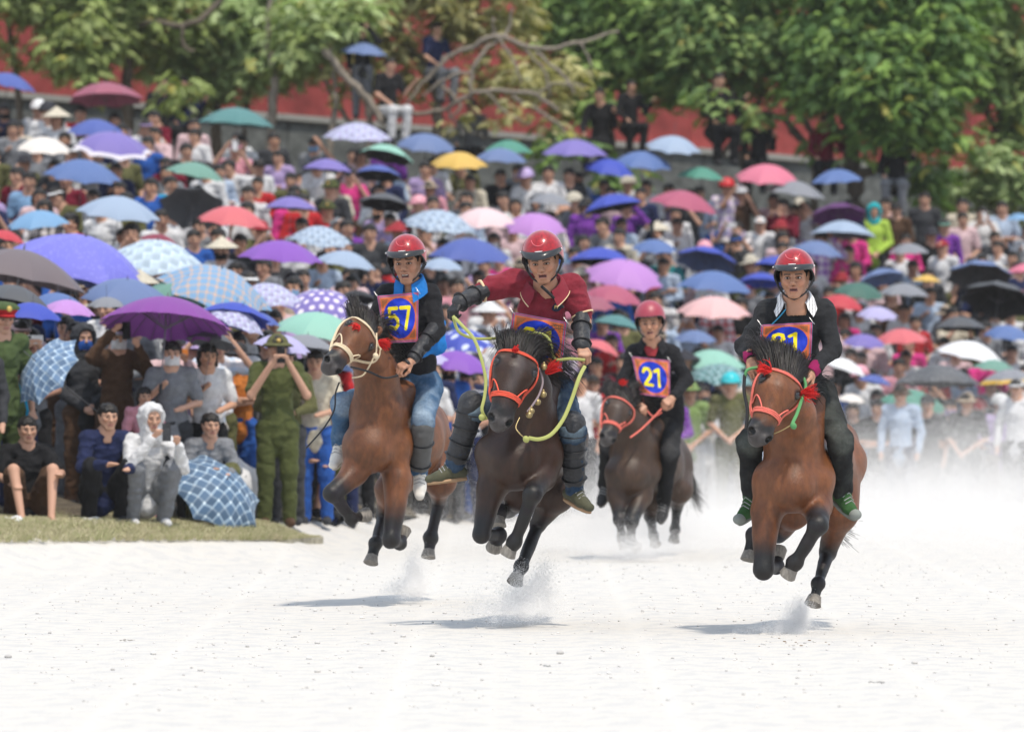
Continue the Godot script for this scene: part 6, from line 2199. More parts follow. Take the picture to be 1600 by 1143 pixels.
# x and y of the top, width in the photograph, colour, lean to the right in degrees, lean towards the viewer, lining, pattern, ribs
var SHADES := [
	[12, 112, 84, "blue", 16, 8], [165, 126, 116, "dusty rose", 0, -4], [369, 165, 112, "teal", 3, 4], [148, 184, 84, "blue", 0, 14], [175, 203, 120, "violet", 4, 16, "", "pale rim"], [68, 212, 84, "cream", 0, 10], [128, 246, 116, "steel blue", 2, 12], [304, 251, 90, "sea green", 12, 2],
	[184, 303, 126, "light steel blue", 12, 8, "grey"], [300, 298, 104, "dark grey", 8, -48], [363, 319, 108, "coral", 8, 10], [122, 362, 206, "periwinkle", 10, 14, "", "specks"], [243, 371, 150, "pale blue", 6, 18, "", "plaid"], [334, 412, 178, "sky blue", 12, 14, "", "warm plaid"],
	[28, 384, 208, "brown grey", 4, 2], [20, 442, 116, "dark grey", 14, -4, "black"], [88, 455, 86, "steel blue", 6, 10], [106, 466, 82, "lilac", 8, 8, "", "specks"], [196, 432, 136, "slate blue", 4, 12], [258, 459, 196, "deep purple", 3, -13, "", "", 20], [368, 480, 92, "lavender", 24, 6, "", "plaid"], [366, 470, 112, "royal blue", 6, -16],
	[166, 462, 60, "grey", 0, 6, "yellow"], [8, 358, 60, "red", 16, 4], [250, 364, 66, "maroon", 14, 4], [558, 189, 103, "lavender", 0, 10, "", "plaid"], [604, 224, 82, "mint", 12, -6, "black"], [665, 206, 93, "slate blue", 3, 8], [717, 235, 87, "yellow", 4, 8], [782, 229, 82, "slate blue", 2, 8], [795, 217, 75, "green", 3, 6],
	[511, 246, 76, "violet", 3, -4, "black"], [590, 256, 72, "blue", 8, -12, "black"], [686, 325, 112, "light steel blue", 5, 12, "", "plaid"], [755, 322, 96, "pale pink", 5, 12], [836, 331, 96, "lilac", 5, 12], [734, 369, 126, "blue", 3, 12], [500, 351, 95, "light steel blue", 1, 12, "", "plaid"], [438, 372, 127, "purple", 4, 12],
	[539, 389, 92, "light steel blue", 8, 8, "grey"], [506, 450, 122, "violet", 4, 14, "", "dots"], [690, 401, 66, "light steel blue", 10, 10], [496, 484, 134, "mint", 4, 14], [898, 215, 102, "violet", 3, 2], [951, 246, 80, "royal blue", 8, 8], [1005, 234, 90, "steel blue", 6, 8], [1052, 210, 85, "light steel blue", 12, 14], [1095, 259, 74, "green", 2, 4],
	[1198, 254, 96, "pink", 2, 8], [957, 301, 92, "royal blue", -6, -10, "black"], [1067, 295, 108, "rose", 9, 6], [939, 384, 100, "royal blue", 2, -8, "black"], [975, 403, 120, "lilac", 5, 14], [1103, 384, 96, "royal blue", 4, -22, "slate blue"], [1116, 420, 118, "steel blue", 3, 6], [1190, 424, 72, "royal blue", 6, -8],
	[958, 443, 92, "rose", 8, 14], [1115, 460, 112, "salmon pink", 3, 12], [1308, 262, 80, "steel blue", 2, 10], [1243, 280, 90, "grey", 3, 4], [1310, 316, 88, "plum", -4, -22], [1317, 342, 98, "light steel blue", 4, -2, "grey"], [1278, 374, 78, "slate blue", 8, 8], [1342, 439, 80, "dark green", 4, 12], [1412, 440, 80, "grey", 4, 4],
	[1378, 418, 74, "slate blue", -8, -18], [1531, 406, 104, "slate blue", 2, -26, "dark grey"], [1560, 440, 118, "dark grey", 4, -26, "black"], [1602, 410, 60, "pink", -4, 6], [1316, 459, 66, "red", 12, 10], [1371, 477, 64, "lavender", 4, 8], [1408, 511, 84, "coral", 2, 6], [1516, 530, 108, "white", 10, 4, "steel blue"], [1574, 506, 74, "steel blue", 2, 10],
	[1465, 566, 132, "dark grey", 3, 0], [1578, 574, 96, "grey", -4, 4, "", "yellow rim"], [1427, 606, 106, "green", 3, 8], [1318, 558, 76, "white", 16, 2, "black"], [1367, 584, 52, "blue", 8, 6], [1330, 614, 44, "cream", 4, 8], [1115, 544, 98, "mint", 4, 14], [1128, 566, 100, "teal", 6, 14, "", "plaid"],
	[150, 398, 120, "slate blue", 6, 14], [60, 326, 96, "sky blue", -6, 10], [290, 432, 116, "sea green", 6, 16], [420, 440, 100, "lavender", 8, 12, "", "plaid"], [48, 470, 96, "royal blue", 8, 4, "black"], [440, 520, 88, "lavender", 14, 6], [330, 516, 78, "dark grey", 8, -8],
	[1216, 398, 76, "royal blue", 6, -6, "black"], [1350, 520, 66, "violet", 4, 8], [1500, 492, 84, "dark grey", 4, -6, "black"], [880, 470, 72, "dusty rose", 6, 12], [630, 470, 80, "blue", 6, 10], [600, 300, 78, "dark grey", 4, -10, "black"], [1022, 372, 70, "steel blue", 4, 8], [1240, 470, 60, "steel blue", 4, 8], [1420, 378, 64, "grey", -4, 6],
	[1086, 514, 66, "slate blue", 6, 10], [454, 305, 80, "violet", 4, -4, "black"], [860, 300, 70, "grey", 4, 6], [1180, 520, 60, "royal blue", 6, -6], [1555, 560, 70, "sea green", 4, 8], [520, 560, 70, "slate blue", 8, 4], [664, 545, 70, "lavender", 8, 8],
	[964, 490, 72, "teal", 10, 4, "black"], [938, 530, 62, "coral", 24, 0, "black"], [928, 462, 66, "dusty rose", 10, 14], [722, 512, 96, "royal blue", 4, 16, "", "print"], [716, 546, 96, "purple", 6, 14], [478, 520, 96, "grey", 8, -10], [404, 486, 66, "blue", 8, 4], [1592, 332, 40, "sky blue", 0, 8], [1448, 428, 44, "yellow", 4, 4], [560, 452, 60, "black", 8, -10], [992, 545, 58, "slate blue", 6, 8],
]

func random_dress(px: float) -> Dictionary:
	var tops := ["white", "white", "white", "white", "white", "white", "cream", "cream", "black", "black", "charcoal", "grey", "grey", "navy", "navy", "blue", "blue", "sky blue", "pale blue", "pale blue", "pink", "pale pink", "pale pink", "hot pink", "red", "maroon", "purple", "lilac", "white", "khaki", "brown", "beige", "white", "charcoal", "grey", "pale blue"]
	var d := {"top": tops[rng.randi() % tops.size()], "bottom": ["black", "charcoal", "navy", "navy", "khaki", "brown", "grey", "blue"][rng.randi() % 8], "pose": ["stand", "stand", "stand", "folded", "folded", "low", "low", "phone", "high", "shade", "lean", "lean", "carry"][rng.randi() % 13],
		"sleeve": int(rng.randf() < 0.45), "skin": rng.randi() % 3, "scale": rng.randf_range(0.93, 1.06), "yaw": rng.randf_range(-0.5, 0.45), "check": rng.randf() < 0.08}
	var h := rng.randf()
	if h < 0.09: d.hat = ["cap", ["black", "red", "white", "blue", "beige", "pink"][rng.randi() % 6]]
	elif h < 0.13: d.hat = ["cone_hat", "cream"]
	elif h < 0.19: d.hat = ["bucket_hat", ["white", "beige", "pink", "charcoal", "lilac"][rng.randi() % 5]]
	elif h < 0.22: d.hat = ["straw_hat", "beige"]
	elif h < 0.28: d.hat = ["helmet", ["white", "red", "pink", "turquoise", "charcoal", "lilac"][rng.randi() % 6]]
	elif h < 0.31: d.hat = ["sun_visor", ["white", "pink"][rng.randi() % 2]]
	elif h < 0.33: d.hat = ["hood", ["grey", "sky blue", "pink"][rng.randi() % 3]]
	elif h < 0.35: d.hat = ["field_cap", "olive"]
	d.hair = ["short_hair", "short_hair", "long_hair", "bob_hair"][rng.randi() % 4]
	if rng.randf() < 0.12: d.mask = ["white", "sky blue", "black", "pale pink"][rng.randi() % 4]
	return d

func build_crowd() -> void:
	for k in 3:
		var m := coated(true, 0.6, 0.4)
		m.albedo_color = [Color(0.9, 0.88, 0.87), Color(1, 1, 1), Color(1.0, 0.98, 0.95)][k]
		m.subsurf_scatter_enabled = k == 2
		mats["skin%d" % k] = m
	mats.gold = plain_mat(lin(0.6, 0.42, 0.12), 0.4, 0.5)
	mats.steel = plain_mat(lin(0.14, 0.14, 0.15), 0.4, 0.5)
	for c in ["white", "red", "pink", "turquoise", "charcoal", "lilac"]:
		var m := plain_mat(lin(TINTS[c][0], TINTS[c][1], TINTS[c][2]), 0.25)
		mats["gloss " + c] = m
	var taken := []
	var E := func(px: float, feet: float, dist: float, d: Dictionary) -> void:
		# someone who can be told apart in the photograph, by place
		if px < 560.0: dist += 0.9
		var p := spot(px, feet, dist)
		p.y = ground_height(p)
		d.fine = dist < 50.0
		spectator(p, d)
		taken.append(Vector2(p.x, -p.z))
	# --- the front row at the left
	E.call(2, 815, 43.6, {"pose": "stand", "top": "green", "bottom": "green", "hat": ["peaked_cap", "green"], "scale": 1.1, "yaw": 0.5, "note": "officer in green uniform and red-banded peaked cap at the left edge", "shoe": "black"})
	E.call(28, 815, 44.3, {"pose": "phone", "top": "cyan", "bottom": "navy", "hat": ["cap", "pale pink"], "mask": "pale pink", "scale": 1.0, "yaw": 0.6, "note": "spectator in bright blue vest and pale cap beside the left officer"})
	E.call(42, 812, 43.4, {"pose": "sit", "top": "black", "bottom": "brown", "shorts": 1, "scale": 0.98, "yaw": 0.25, "shod": false, "note": "barefoot man in black T-shirt sitting on the verge with knees up"})
	E.call(160, 812, 43.6, {"pose": "squat", "top": "navy", "bottom": "black", "sleeve": 1, "scale": 1.0, "yaw": 0.35, "note": "man squatting in navy long-sleeved top and black trousers"})
	E.call(228, 812, 43.7, {"pose": "squat_phone", "top": "white", "bottom": "grey", "sleeve": 1, "hat": ["hood", "white"], "scale": 1.0, "yaw": 0.35, "note": "squatting spectator in white hoodie filming beside the plaid umbrella", "shoe": "white", "phone_colour": "charcoal"})
	E.call(130, 812, 45.2, {"pose": "low", "top": "charcoal", "bottom": "brown", "sleeve": 1, "hat": ["hood", "charcoal"], "mask": "blue", "scale": 0.98, "yaw": 0.3, "note": "woman in grey hooded jacket and blue face mask holding an umbrella pole"})
	E.call(182, 812, 45.0, {"pose": "high", "top": "brown", "bottom": "brown", "sleeve": 1, "hat": ["sun_visor", "white"], "mask": "white", "scale": 1.02, "yaw": 0.35, "note": "woman in dark brown jacket with white sun visor raising a phone"})
	E.call(225, 812, 44.6, {"pose": "low", "top": "pink", "bottom": "pink", "hair": "bob_hair", "scale": 0.72, "yaw": 0.3, "note": "small child in pink in front of the women under the purple umbrella"})
	E.call(268, 812, 45.4, {"pose": "phone", "top": "pale pink", "bottom": "white", "sleeve": 1, "scale": 0.98, "yaw": 0.3, "note": "woman in pale pink blouse filming with an orange phone", "phone_colour": "orange"})
	E.call(304, 812, 46.2, {"pose": "high", "top": "lilac", "bottom": "navy", "hat": ["bucket_hat", "lilac"], "scale": 0.95, "yaw": 0.3, "note": "spectator in lilac with a matching bucket hat, arm raised"})
	E.call(338, 812, 46.0, {"pose": "shade", "top": "pale blue", "bottom": "khaki", "check": true, "scale": 1.0, "yaw": 0.35, "note": "man in pale blue checked shirt shading his eyes"})
	E.call(372, 812, 46.4, {"pose": "folded", "top": "orange", "bottom": "blue", "hat": ["bucket_hat", "charcoal"], "mask": "green", "scale": 0.94, "yaw": 0.2, "note": "woman in orange with dark bucket hat and green mask"})
	E.call(322, 812, 44.8, {"pose": "squat", "top": "grey", "bottom": "khaki", "sleeve": 1, "scale": 0.95, "yaw": 0.3, "note": "crouching boy in grey behind the plaid umbrella on the ground"})
	E.call(433, 822, 45.4, {"pose": "phone", "top": "olive", "bottom": "olive", "hat": ["field_cap", "khaki"], "scale": 1.03, "yaw": 0.15, "note": "officer in olive uniform standing in front of the crowd filming with a phone", "shoe": "brown", "phone_colour": "black"})
	E.call(468, 812, 47.2, {"pose": "squat", "top": "navy", "bottom": "charcoal", "shorts": 1, "scale": 1.0, "yaw": 0.4, "note": "man in navy squatting behind the olive officer"})
	E.call(488, 812, 48.0, {"pose": "folded", "top": "black", "bottom": "black", "scale": 1.02, "yaw": 0.3, "note": "spectator in black with folded arms just left of the first pony"})
	E.call(520, 812, 48.4, {"pose": "low", "top": "grey", "bottom": "black", "scale": 1.0, "yaw": 0.2, "note": "spectator in grey half hidden behind the first pony's head"})
	E.call(558, 815, 49.4, {"pose": "stand", "top": "white", "bottom": "black", "scale": 1.0, "note": "spectator in white behind the first pony's chest"})
	E.call(700, 815, 54.6, {"pose": "stand", "top": "blue", "bottom": "charcoal", "hat": ["cap", "charcoal"], "mask": "black", "scale": 1.02, "yaw": 0.1, "note": "spectator in bright blue with dark cap and black mask between the ponies"})
	E.call(730, 815, 55.0, {"pose": "low", "top": "navy", "bottom": "charcoal", "shorts": 1, "scale": 1.02, "note": "man in navy top and knee-length shorts between the ponies"})
	E.call(676, 815, 54.0, {"pose": "stand", "top": "navy", "bottom": "black", "scale": 1.0, "note": "spectator in navy behind the first jockey's knee"})
	E.call(926, 815, 60.5, {"pose": "folded", "top": "red", "bottom": "grey", "hat": ["cap", "brown"], "scale": 1.0, "note": "spectator in red behind the dusty pony's head"})
	E.call(1078, 820, 64.0, {"pose": "low", "top": "light green", "bottom": "white", "hat": ["field_cap", "light green"], "scale": 1.06, "note": "officer in light green shirt and cap just right of rider 21"})
	E.call(1104, 820, 64.6, {"pose": "phone", "top": "white", "bottom": "white", "sleeve": 1, "hair": "long_hair", "scale": 0.97, "yaw": -0.2, "note": "woman all in white with a camera behind the dusty pony"})
	E.call(1142, 822, 63.6, {"pose": "low", "top": "khaki", "bottom": "khaki", "hat": ["helmet", "turquoise"], "scale": 1.06, "yaw": -0.1, "note": "officer in khaki uniform with turquoise helmet between the right-hand ponies"})
	E.call(1408, 828, 64.8, {"pose": "stand", "top": "pale blue", "bottom": "navy", "sleeve": 1, "hat": ["bucket_hat", "brown"], "scale": 1.06, "yaw": -0.3, "note": "man in loose pale blue shirt and brown hat at the front on the right"})
	E.call(1450, 828, 65.4, {"pose": "stand", "top": "charcoal", "bottom": "black", "hat": ["cap", "charcoal"], "scale": 1.04, "yaw": -0.3, "note": "spectator in charcoal with dark cap next to the pale blue shirt"})
	E.call(1486, 828, 65.8, {"pose": "folded", "top": "black", "bottom": "black", "mask": "lilac", "scale": 1.02, "yaw": -0.2, "note": "spectator in black with lilac mask in the dust at the right"})
	E.call(1512, 828, 65.2, {"pose": "low", "top": "black", "bottom": "charcoal", "hat": ["bucket_hat", "beige"], "scale": 1.02, "yaw": -0.4, "note": "spectator in black with beige hat and bare forearms in the dust"})
	E.call(1590, 828, 65.0, {"pose": "stand", "top": "white", "bottom": "charcoal", "sleeve": 1, "hat": ["cap", "white"], "scale": 1.06, "yaw": -0.4, "note": "man in white shirt and white cap at the right edge in the dust"})
	E.call(1372, 828, 65.8, {"pose": "folded", "top": "black", "bottom": "black", "scale": 1.0, "yaw": -0.2, "note": "spectator in black right beside the bay pony's rump"})
	# --- some in the upper rows that stand out
	var U := func(px: float, head: float, d: Dictionary) -> void:
		var t := clampf((front_head(px) - head) / (front_head(px) - back_head(px)), 0.0, 1.05)
		var p := on_bank(px, t)
		spectator(p, d)
		taken.append(Vector2(p.x, -p.z))
	U.call(857, 268, {"pose": "low", "top": "white", "bottom": "grey", "sleeve": 0, "scale": 1.04, "note": "man in white short-sleeved shirt standing under the violet umbrella"})
	U.call(890, 272, {"pose": "folded", "top": "charcoal", "bottom": "black", "scale": 1.04, "note": "spectator in charcoal with dark belt right of the man in white"})
	U.call(60, 165, {"pose": "stand", "top": "white", "bottom": "grey", "hat": ["helmet", "white"], "scale": 1.02, "note": "spectator in white with round white helmet at the top left"})
	U.call(228, 190, {"pose": "folded", "top": "white", "bottom": "grey", "hat": ["cap", "lilac"], "scale": 1.0, "note": "spectator in white with lilac cap left of the teal umbrella"})
	U.call(368, 228, {"pose": "high", "top": "pink", "bottom": "black", "hat": ["cap", "pink"], "scale": 1.02, "note": "spectator in pink with pink cap below the teal umbrella"})
	U.call(1136, 290, {"pose": "stand", "top": "lilac", "check": true, "bottom": "blue", "sleeve": 1, "hat": ["helmet", "red"], "scale": 1.04, "note": "spectator in checked shirt with red helmet left of the pink umbrella"})
	U.call(1157, 294, {"pose": "high", "top": "brown", "bottom": "black", "hat": ["helmet", "white"], "scale": 1.0, "note": "spectator in brown with white helmet beside the red helmet"})
	U.call(1366, 322, {"pose": "low", "top": "lime", "bottom": "charcoal", "sleeve": 1, "hat": ["hood", "turquoise"], "scale": 1.0, "note": "spectator in lime jacket with turquoise hood"})
	U.call(1476, 345, {"pose": "stand", "top": "purple", "bottom": "charcoal", "sleeve": 1, "hat": ["cap", "mint"], "scale": 1.0, "note": "spectator in bright purple top with mint cap at the upper right"})
	U.call(1504, 322, {"pose": "folded", "top": "cream", "bottom": "grey", "scale": 1.06, "note": "man in cream shirt with folded arms right of the purple top"})
	U.call(1536, 328, {"pose": "phone", "top": "white", "bottom": "white", "scale": 1.02, "note": "spectator all in white clapping at the upper right"})
	U.call(1566, 326, {"pose": "folded", "top": "pale blue", "bottom": "navy", "scale": 1.06, "note": "man in pale blue shirt at the top right"})
	U.call(1445, 312, {"pose": "stand", "top": "charcoal", "bottom": "black", "sleeve": 1, "scale": 1.06, "note": "spectator in charcoal jacket left of the purple top"})
	U.call(1400, 318, {"pose": "low", "top": "brown", "bottom": "brown", "sleeve": 1, "hat": ["cap", "charcoal"], "scale": 1.0, "note": "spectator in brown with dark cap right of the lime jacket"})
	U.call(1258, 318, {"pose": "shade", "top": "white", "bottom": "navy", "scale": 1.0, "yaw": -0.5, "note": "spectator in white shading the eyes under the grey umbrella"})
	U.call(1040, 402, {"pose": "folded", "top": "teal", "bottom": "charcoal", "scale": 1.06, "note": "man in grey-green shirt right of the lilac umbrella"})
	U.call(665, 262, {"pose": "folded", "top": "lilac", "bottom": "grey", "scale": 1.04, "note": "man in pale violet shirt under the slate blue umbrella"})
	U.call(578, 365, {"pose": "folded", "top": "charcoal", "bottom": "black", "sleeve": 1, "scale": 1.06, "note": "bald-looking man in dark coat left of the first helmet"})
	U.call(348, 352, {"pose": "lean", "top": "navy", "bottom": "black", "sleeve": 1, "scale": 1.0, "note": "man in dark navy jacket leaning below the coral umbrella"})
	U.call(45, 282, {"pose": "stand", "top": "sky blue", "bottom": "navy", "scale": 1.05, "note": "man in sky blue shirt left of the steel blue umbrella"})
	U.call(265, 278, {"pose": "low", "top": "cyan", "bottom": "charcoal", "scale": 1.0, "yaw": 0.6, "note": "spectator in cyan left of the dark tilted umbrella"})
	# --- in the trees
	var T := func(px: float, feet: float, dist: float, d: Dictionary) -> void:
		d.group = "spectators up in the trees"
		spectator(spot(px, feet, dist), d)
	T.call(566, 186, 78.4, {"pose": "shade", "top": "black", "bottom": "grey", "sleeve": 1, "scale": 0.88, "note": "person in black standing on a limb of the slender tree"})
	T.call(607, 186, 78.2, {"pose": "perch", "top": "black", "bottom": "white", "scale": 0.98, "yaw": 0.5, "note": "person in black T-shirt and pale trousers perched in the tree fork"})
	T.call(680, 126, 79.6, {"pose": "perch", "top": "navy", "bottom": "grey", "scale": 0.95, "yaw": 0.6, "note": "person in navy perched highest on the half bare tree"})
	T.call(738, 250, 80.5, {"pose": "perch", "top": "grey", "bottom": "black", "sleeve": 1, "scale": 1.0, "yaw": -0.3, "note": "person in grey sitting on the wall base right of the half bare trunk"})
	T.call(252, 220, 79.0, {"pose": "perch", "top": "black", "bottom": "black", "sleeve": 1, "scale": 1.05, "yaw": 0.4, "note": "person in black on the wall behind the left crowd"})
	T.call(285, 216, 79.4, {"pose": "perch", "top": "navy", "bottom": "black", "sleeve": 1, "scale": 1.0, "yaw": 0.2, "note": "person in dark navy beside the one in black on the wall"})
	T.call(938, 236, 80.6, {"pose": "perch", "top": "black", "bottom": "black", "sleeve": 1, "scale": 1.05, "yaw": -0.3, "note": "person in black sitting in the bushy tree, left of two"})
	T.call(985, 210, 81.0, {"pose": "perch", "top": "black", "bottom": "black", "sleeve": 1, "scale": 0.9, "yaw": 0.3, "note": "person in black sitting in the bushy tree, right of two"})
	T.call(1122, 218, 80.2, {"pose": "perch", "top": "black", "bottom": "black", "sleeve": 1, "scale": 1.1, "yaw": 0.3, "note": "person in black perched left of the crooked forked trunk"})
	T.call(1186, 268, 80.4, {"pose": "perch", "top": "black", "bottom": "black", "sleeve": 1, "scale": 0.95, "yaw": -0.2, "note": "person in black sitting right of the crooked forked trunk"})
	T.call(1290, 270, 80.0, {"pose": "perch", "top": "maroon", "bottom": "black", "sleeve": 1, "scale": 0.95, "note": "person in maroon sitting behind the steel blue umbrella by the wall"})
	T.call(1402, 300, 79.4, {"pose": "perch", "top": "black", "bottom": "grey", "sleeve": 1, "scale": 1.0, "yaw": -0.2, "note": "person in black perched on the limb of the dense dark tree"})
	# --- those who hold umbrellas
	for q in SHADES:
		var w: float = q[2]
		var rim: float = q[1] + w * 0.27
		var head := minf(rim + w * 0.12, front_head(q[0]) + 8.0)
		var t := clampf((front_head(q[0]) - head) / (front_head(q[0]) - back_head(q[0])), 0.0, 1.0)
		var foot := on_bank(q[0], t)
		var dist := -foot.z - 0.25
		var c := spot(q[0], rim, dist)
		var axis := Vector3(sin(deg_to_rad(q[4] + rng.randfn() * 3.0)), 1.0, sin(deg_to_rad(q[5] + rng.randfn() * 4.0))).normalized()
		var radius := w * 0.535 * dist / FOCAL
		var lining = null
		if q.size() > 6 and q[6]: lining = SILKS[q[6]]
		var pattern: String = q[7] if q.size() > 7 else ""
		var ln := clampf((c.y - foot.y - 1.22) / axis.y, 0.34, 1.0)
		var words: String = q[3] + {"": "", "plaid": " plaid", "warm plaid": " and brown plaid", "dots": " polka-dot", "specks": " speckled", "pale rim": " pale-rimmed", "print": " printed", "yellow rim": " yellow-rimmed"}[pattern]
		if lining != null: words += " %s-lined" % q[6]
		umbrella(c, axis, radius, SILKS[q[3]], ln, words, "", lining, pattern, q[8] if q.size() > 8 else 8, rng.randf() * 0.7)
		var d := random_dress(q[0])
		d.pose = "carry"
		d.erase("hat")
		if q[0] < 420: d.top = ["charcoal", "grey", "white", "navy", "pale pink", "black"][rng.randi() % 6]
		d.scale = clampf(d.scale, 0.93, 1.0)
		d.yaw = rng.randf_range(-0.3, 0.3)
		var hand := c - axis * ln
		var off := Vector3(-0.1, 0, 0.28).rotated(Vector3.UP, d.yaw)
		var p := Vector3(hand.x - off.x, 0, hand.z - off.z)
		p.y = minf(foot.y, hand.y - 1.1)
		d.scale = clampf((hand.y - p.y) / 1.26, 0.9, 1.05)
		p.y = hand.y - 1.26 * d.scale
		spectator(p, d)
		taken.append(Vector2(p.x, -p.z))
	# --- everyone else: first find the free places, nearest first
	var places := []
	for row in 19:
		var t := row / 18.0
		var px := -280.0 + rng.randf() * 30.0
		while px < 1820.0:
			var tt := clampf(t + rng.randf_range(-0.03, 0.03), 0.0, 1.04)
			var p := on_bank(px, minf(tt, 1.0))
			if tt > 1.0: p.z -= (tt - 1.0) * 30.0
			var at := px
			px += rng.randf_range(0.42, 0.72) * FOCAL / -p.z
			var free := true
			for q in taken:
				if Vector2((q.x - p.x) / 0.36, (q.y + p.z) / 0.5).length() < 1.0: free = false
			if not free: continue
			if -p.z < front_dist(at) + 3.0 and at < 540.0 and at > -20.0: continue
			taken.append(Vector2(p.x, -p.z))
			places.append(p)
	places.sort_custom(func(a, b): return a.z > b.z)
	var rest := []
	for k in places.size():
		var seen_at: float = 800.0 + places[k].x * FOCAL / -places[k].z
		if k % 9 < 5 and people.size() < 306 and seen_at > -10.0 and seen_at < 1610.0:
			var d := random_dress(0.0)
			d.fine = -places[k].z < 50.0
			spectator(places[k], d)
		else: rest.append(places[k])
	# past three hundred the packed crowd goes on as one mass
	var mass := thing("crowd", "packed mass of further spectators filling the gaps on the bank", "crowd", Vector3.ZERO)
	mass.set_meta("kind", "stuff")
	var looks := []
	for called in ["stand", "folded", "low", "phone", "lean"]:
		for sl in 2: looks.append([figure(called, sl, 0, false), []])
	for p in rest:
		var k: float = rng.randf_range(0.93, 1.06)
		looks[rng.randi() % looks.size()][1].append(Transform3D(Basis(Vector3.UP, rng.randf_range(-0.6, 0.5)).scaled(Vector3.ONE * k), p))
	var swarm := func(called: String, mesh: Mesh, where: Array, m: Material, colours: Array) -> void:
		if where.is_empty(): return
		var mm := MultiMesh.new()
		mm.transform_format = MultiMesh.TRANSFORM_3D
		mm.use_colors = not colours.is_empty()
		mm.mesh = mesh
		mm.instance_count = where.size()
		for k in where.size():
			mm.set_instance_transform(k, where[k])
			if not colours.is_empty(): mm.set_instance_color(k, colours[k % colours.size()])
		var mi := MultiMeshInstance3D.new()
		mi.name = called
		mi.multimesh = mm
		mi.material_override = m
		mass.add_child(mi, true)
	var dyed := coated(true, 0.88, 0.25)
	dyed.albedo_texture = tex_cloth
	dyed.uv1_triplanar = true
	dyed.uv1_scale = Vector3.ONE * 2.3
	var tones := []
	for k in 37:
		var c: Array = TINTS[random_dress(0.0).top]
		tones.append(Color(c[0], c[1], c[2]))
	var darks := []
	for c in ["black", "charcoal", "navy", "khaki", "brown", "grey", "blue"]: darks.append(Color(TINTS[c][0], TINTS[c][1], TINTS[c][2]))
	for l in looks:
		var heads := []
		var hats := []
		for k in l[1].size(): (hats if k % 4 == 0 else heads).append(l[1][k] * l[0].head)
		swarm.call("body", l[0].body, l[1], mats.skin1, [])
		tones.append(tones.pop_front())
		tones.append(tones.pop_front())
		swarm.call("top", l[0].top, l[1], dyed, tones.duplicate())
		swarm.call("trousers", l[0].bottom, l[1], dyed, darks)
		swarm.call("hair", wear("short_hair"), heads, mats.black_hair, [])
		swarm.call("hat", wear(["cap", "bucket_hat", "cone_hat", "helmet", "straw_hat"][looks.find(l) % 5]), hats, dyed, [Color(0.6, 0.55, 0.45), Color(0.7, 0.7, 0.7), Color(0.35, 0.04, 0.05), Color(0.05, 0.05, 0.06)])
	print("massed ", rest.size())
	print("people ", people.size(), " umbrellas ", parasols.size())

func build_extras() -> void:
	# umbrellas resting at the front
	var p := spot(75, 580, 44.4)
	umbrella(p, Vector3(-0.62, 0.55, 0.55), 0.36, [0.1, 0.2, 0.36], 0.7, "", "blue plaid umbrella tilted sideways before the masked woman at the left", null, "plaid")
	p = spot(336, 772, 45.3)
	p.y = maxf(p.y, ground_height(p) + 0.16)
	umbrella(p, Vector3(0.5, 0.62, 0.55), 0.46, [0.06, 0.14, 0.26], 0.3, "", "blue plaid umbrella set down on the verge beside the squatting spectators", null, "plaid")
	p = spot(374, 752, 46.4)
	umbrella(p, Vector3(0.5, 0.4, 0.7), 0.24, SILKS.white, 0.3, "", "small white umbrella on the ground behind the plaid one", null, "")
	umbrella(spot(568, 84, 78.2), Vector3(0.1, 1, 0.1), 0.36, SILKS.slate_blue if SILKS.has("slate_blue") else SILKS["slate blue"], 0.5, "", "small dark blue umbrella up among the tree branches", null, "")
	# phones held up
	phones.sort_custom(func(a, b): return a.at.x / -a.at.z < b.at.x / -b.at.z)
	var kinds := {}
	for q in phones:
		var g := Bag.new()
		g.box(Vector3.ZERO, Vector3(0.037, 0.076, 0.005), Basis.IDENTITY, Color.WHITE, 0.3)
		var o := Node3D.new()
		o.name = numbered("phone")
		add_child(o)
		o.position = q.at
		o.rotation = Vector3(-0.1, q.yaw, PI / 2 if rng.randf() < 0.5 else 0.0)
		part(o, "case", g.mesh(false), tinted(q.c))
		g = Bag.new()
		g.box(Vector3(0.018, 0.055, 0.006), Vector3(0.012, 0.012, 0.002), Basis.IDENTITY, Color.WHITE, 0.3)
		part(o, "camera_bump", g.mesh(false), mats.black_plastic)
		var w := "%s phone held up by a spectator" % q.c
		kinds[w] = kinds.get(w, 0) + 1
		tag(o, w + ", %s from the left of that colour" % ordinal(kinds[w] - 1), "phone", "phones filming the race")
	# litter at the front of the verge
	for q in [[143, 806, 0.12, "white", "crumpled white plastic bag on the verge by the squatting man"], [312, 808, 0.08, "pale pink", "small pink plastic bag on the verge by the plaid umbrella"], [22, 812, 0.11, "white", "white plastic bag at the left edge of the verge"]]:
		var at := spot(q[0], q[1], front_dist(q[0]) - 0.7)
		at.y = ground_height(at)
		var b := Blob.new(Vector3(-q[2], -0.02, -q[2]), Vector3(q[2], q[2], q[2]), 0.012)
		for k in 6: b.bone(Vector3(rng.randfn() * q[2] * 0.35, 0.03, rng.randfn() * q[2] * 0.3), Vector3(rng.randfn() * q[2] * 0.35, q[2] * 0.4, rng.randfn() * q[2] * 0.3), 0.03, 0.016, 0.02)
		wrinkle.frequency = 14.0
		b.rough(wrinkle, 0.02)
		var g := Bag.new()
		b.net(g)
		var o := part(self, numbered("plastic_bag"), g.mesh(false), silk(TINTS[q[3]]))
		o.position = at
		tag(o, q[4], "plastic bag", "litter on the verge")
	label_by_order(people, "dressed")
	label_by_order(parasols, "coloured")

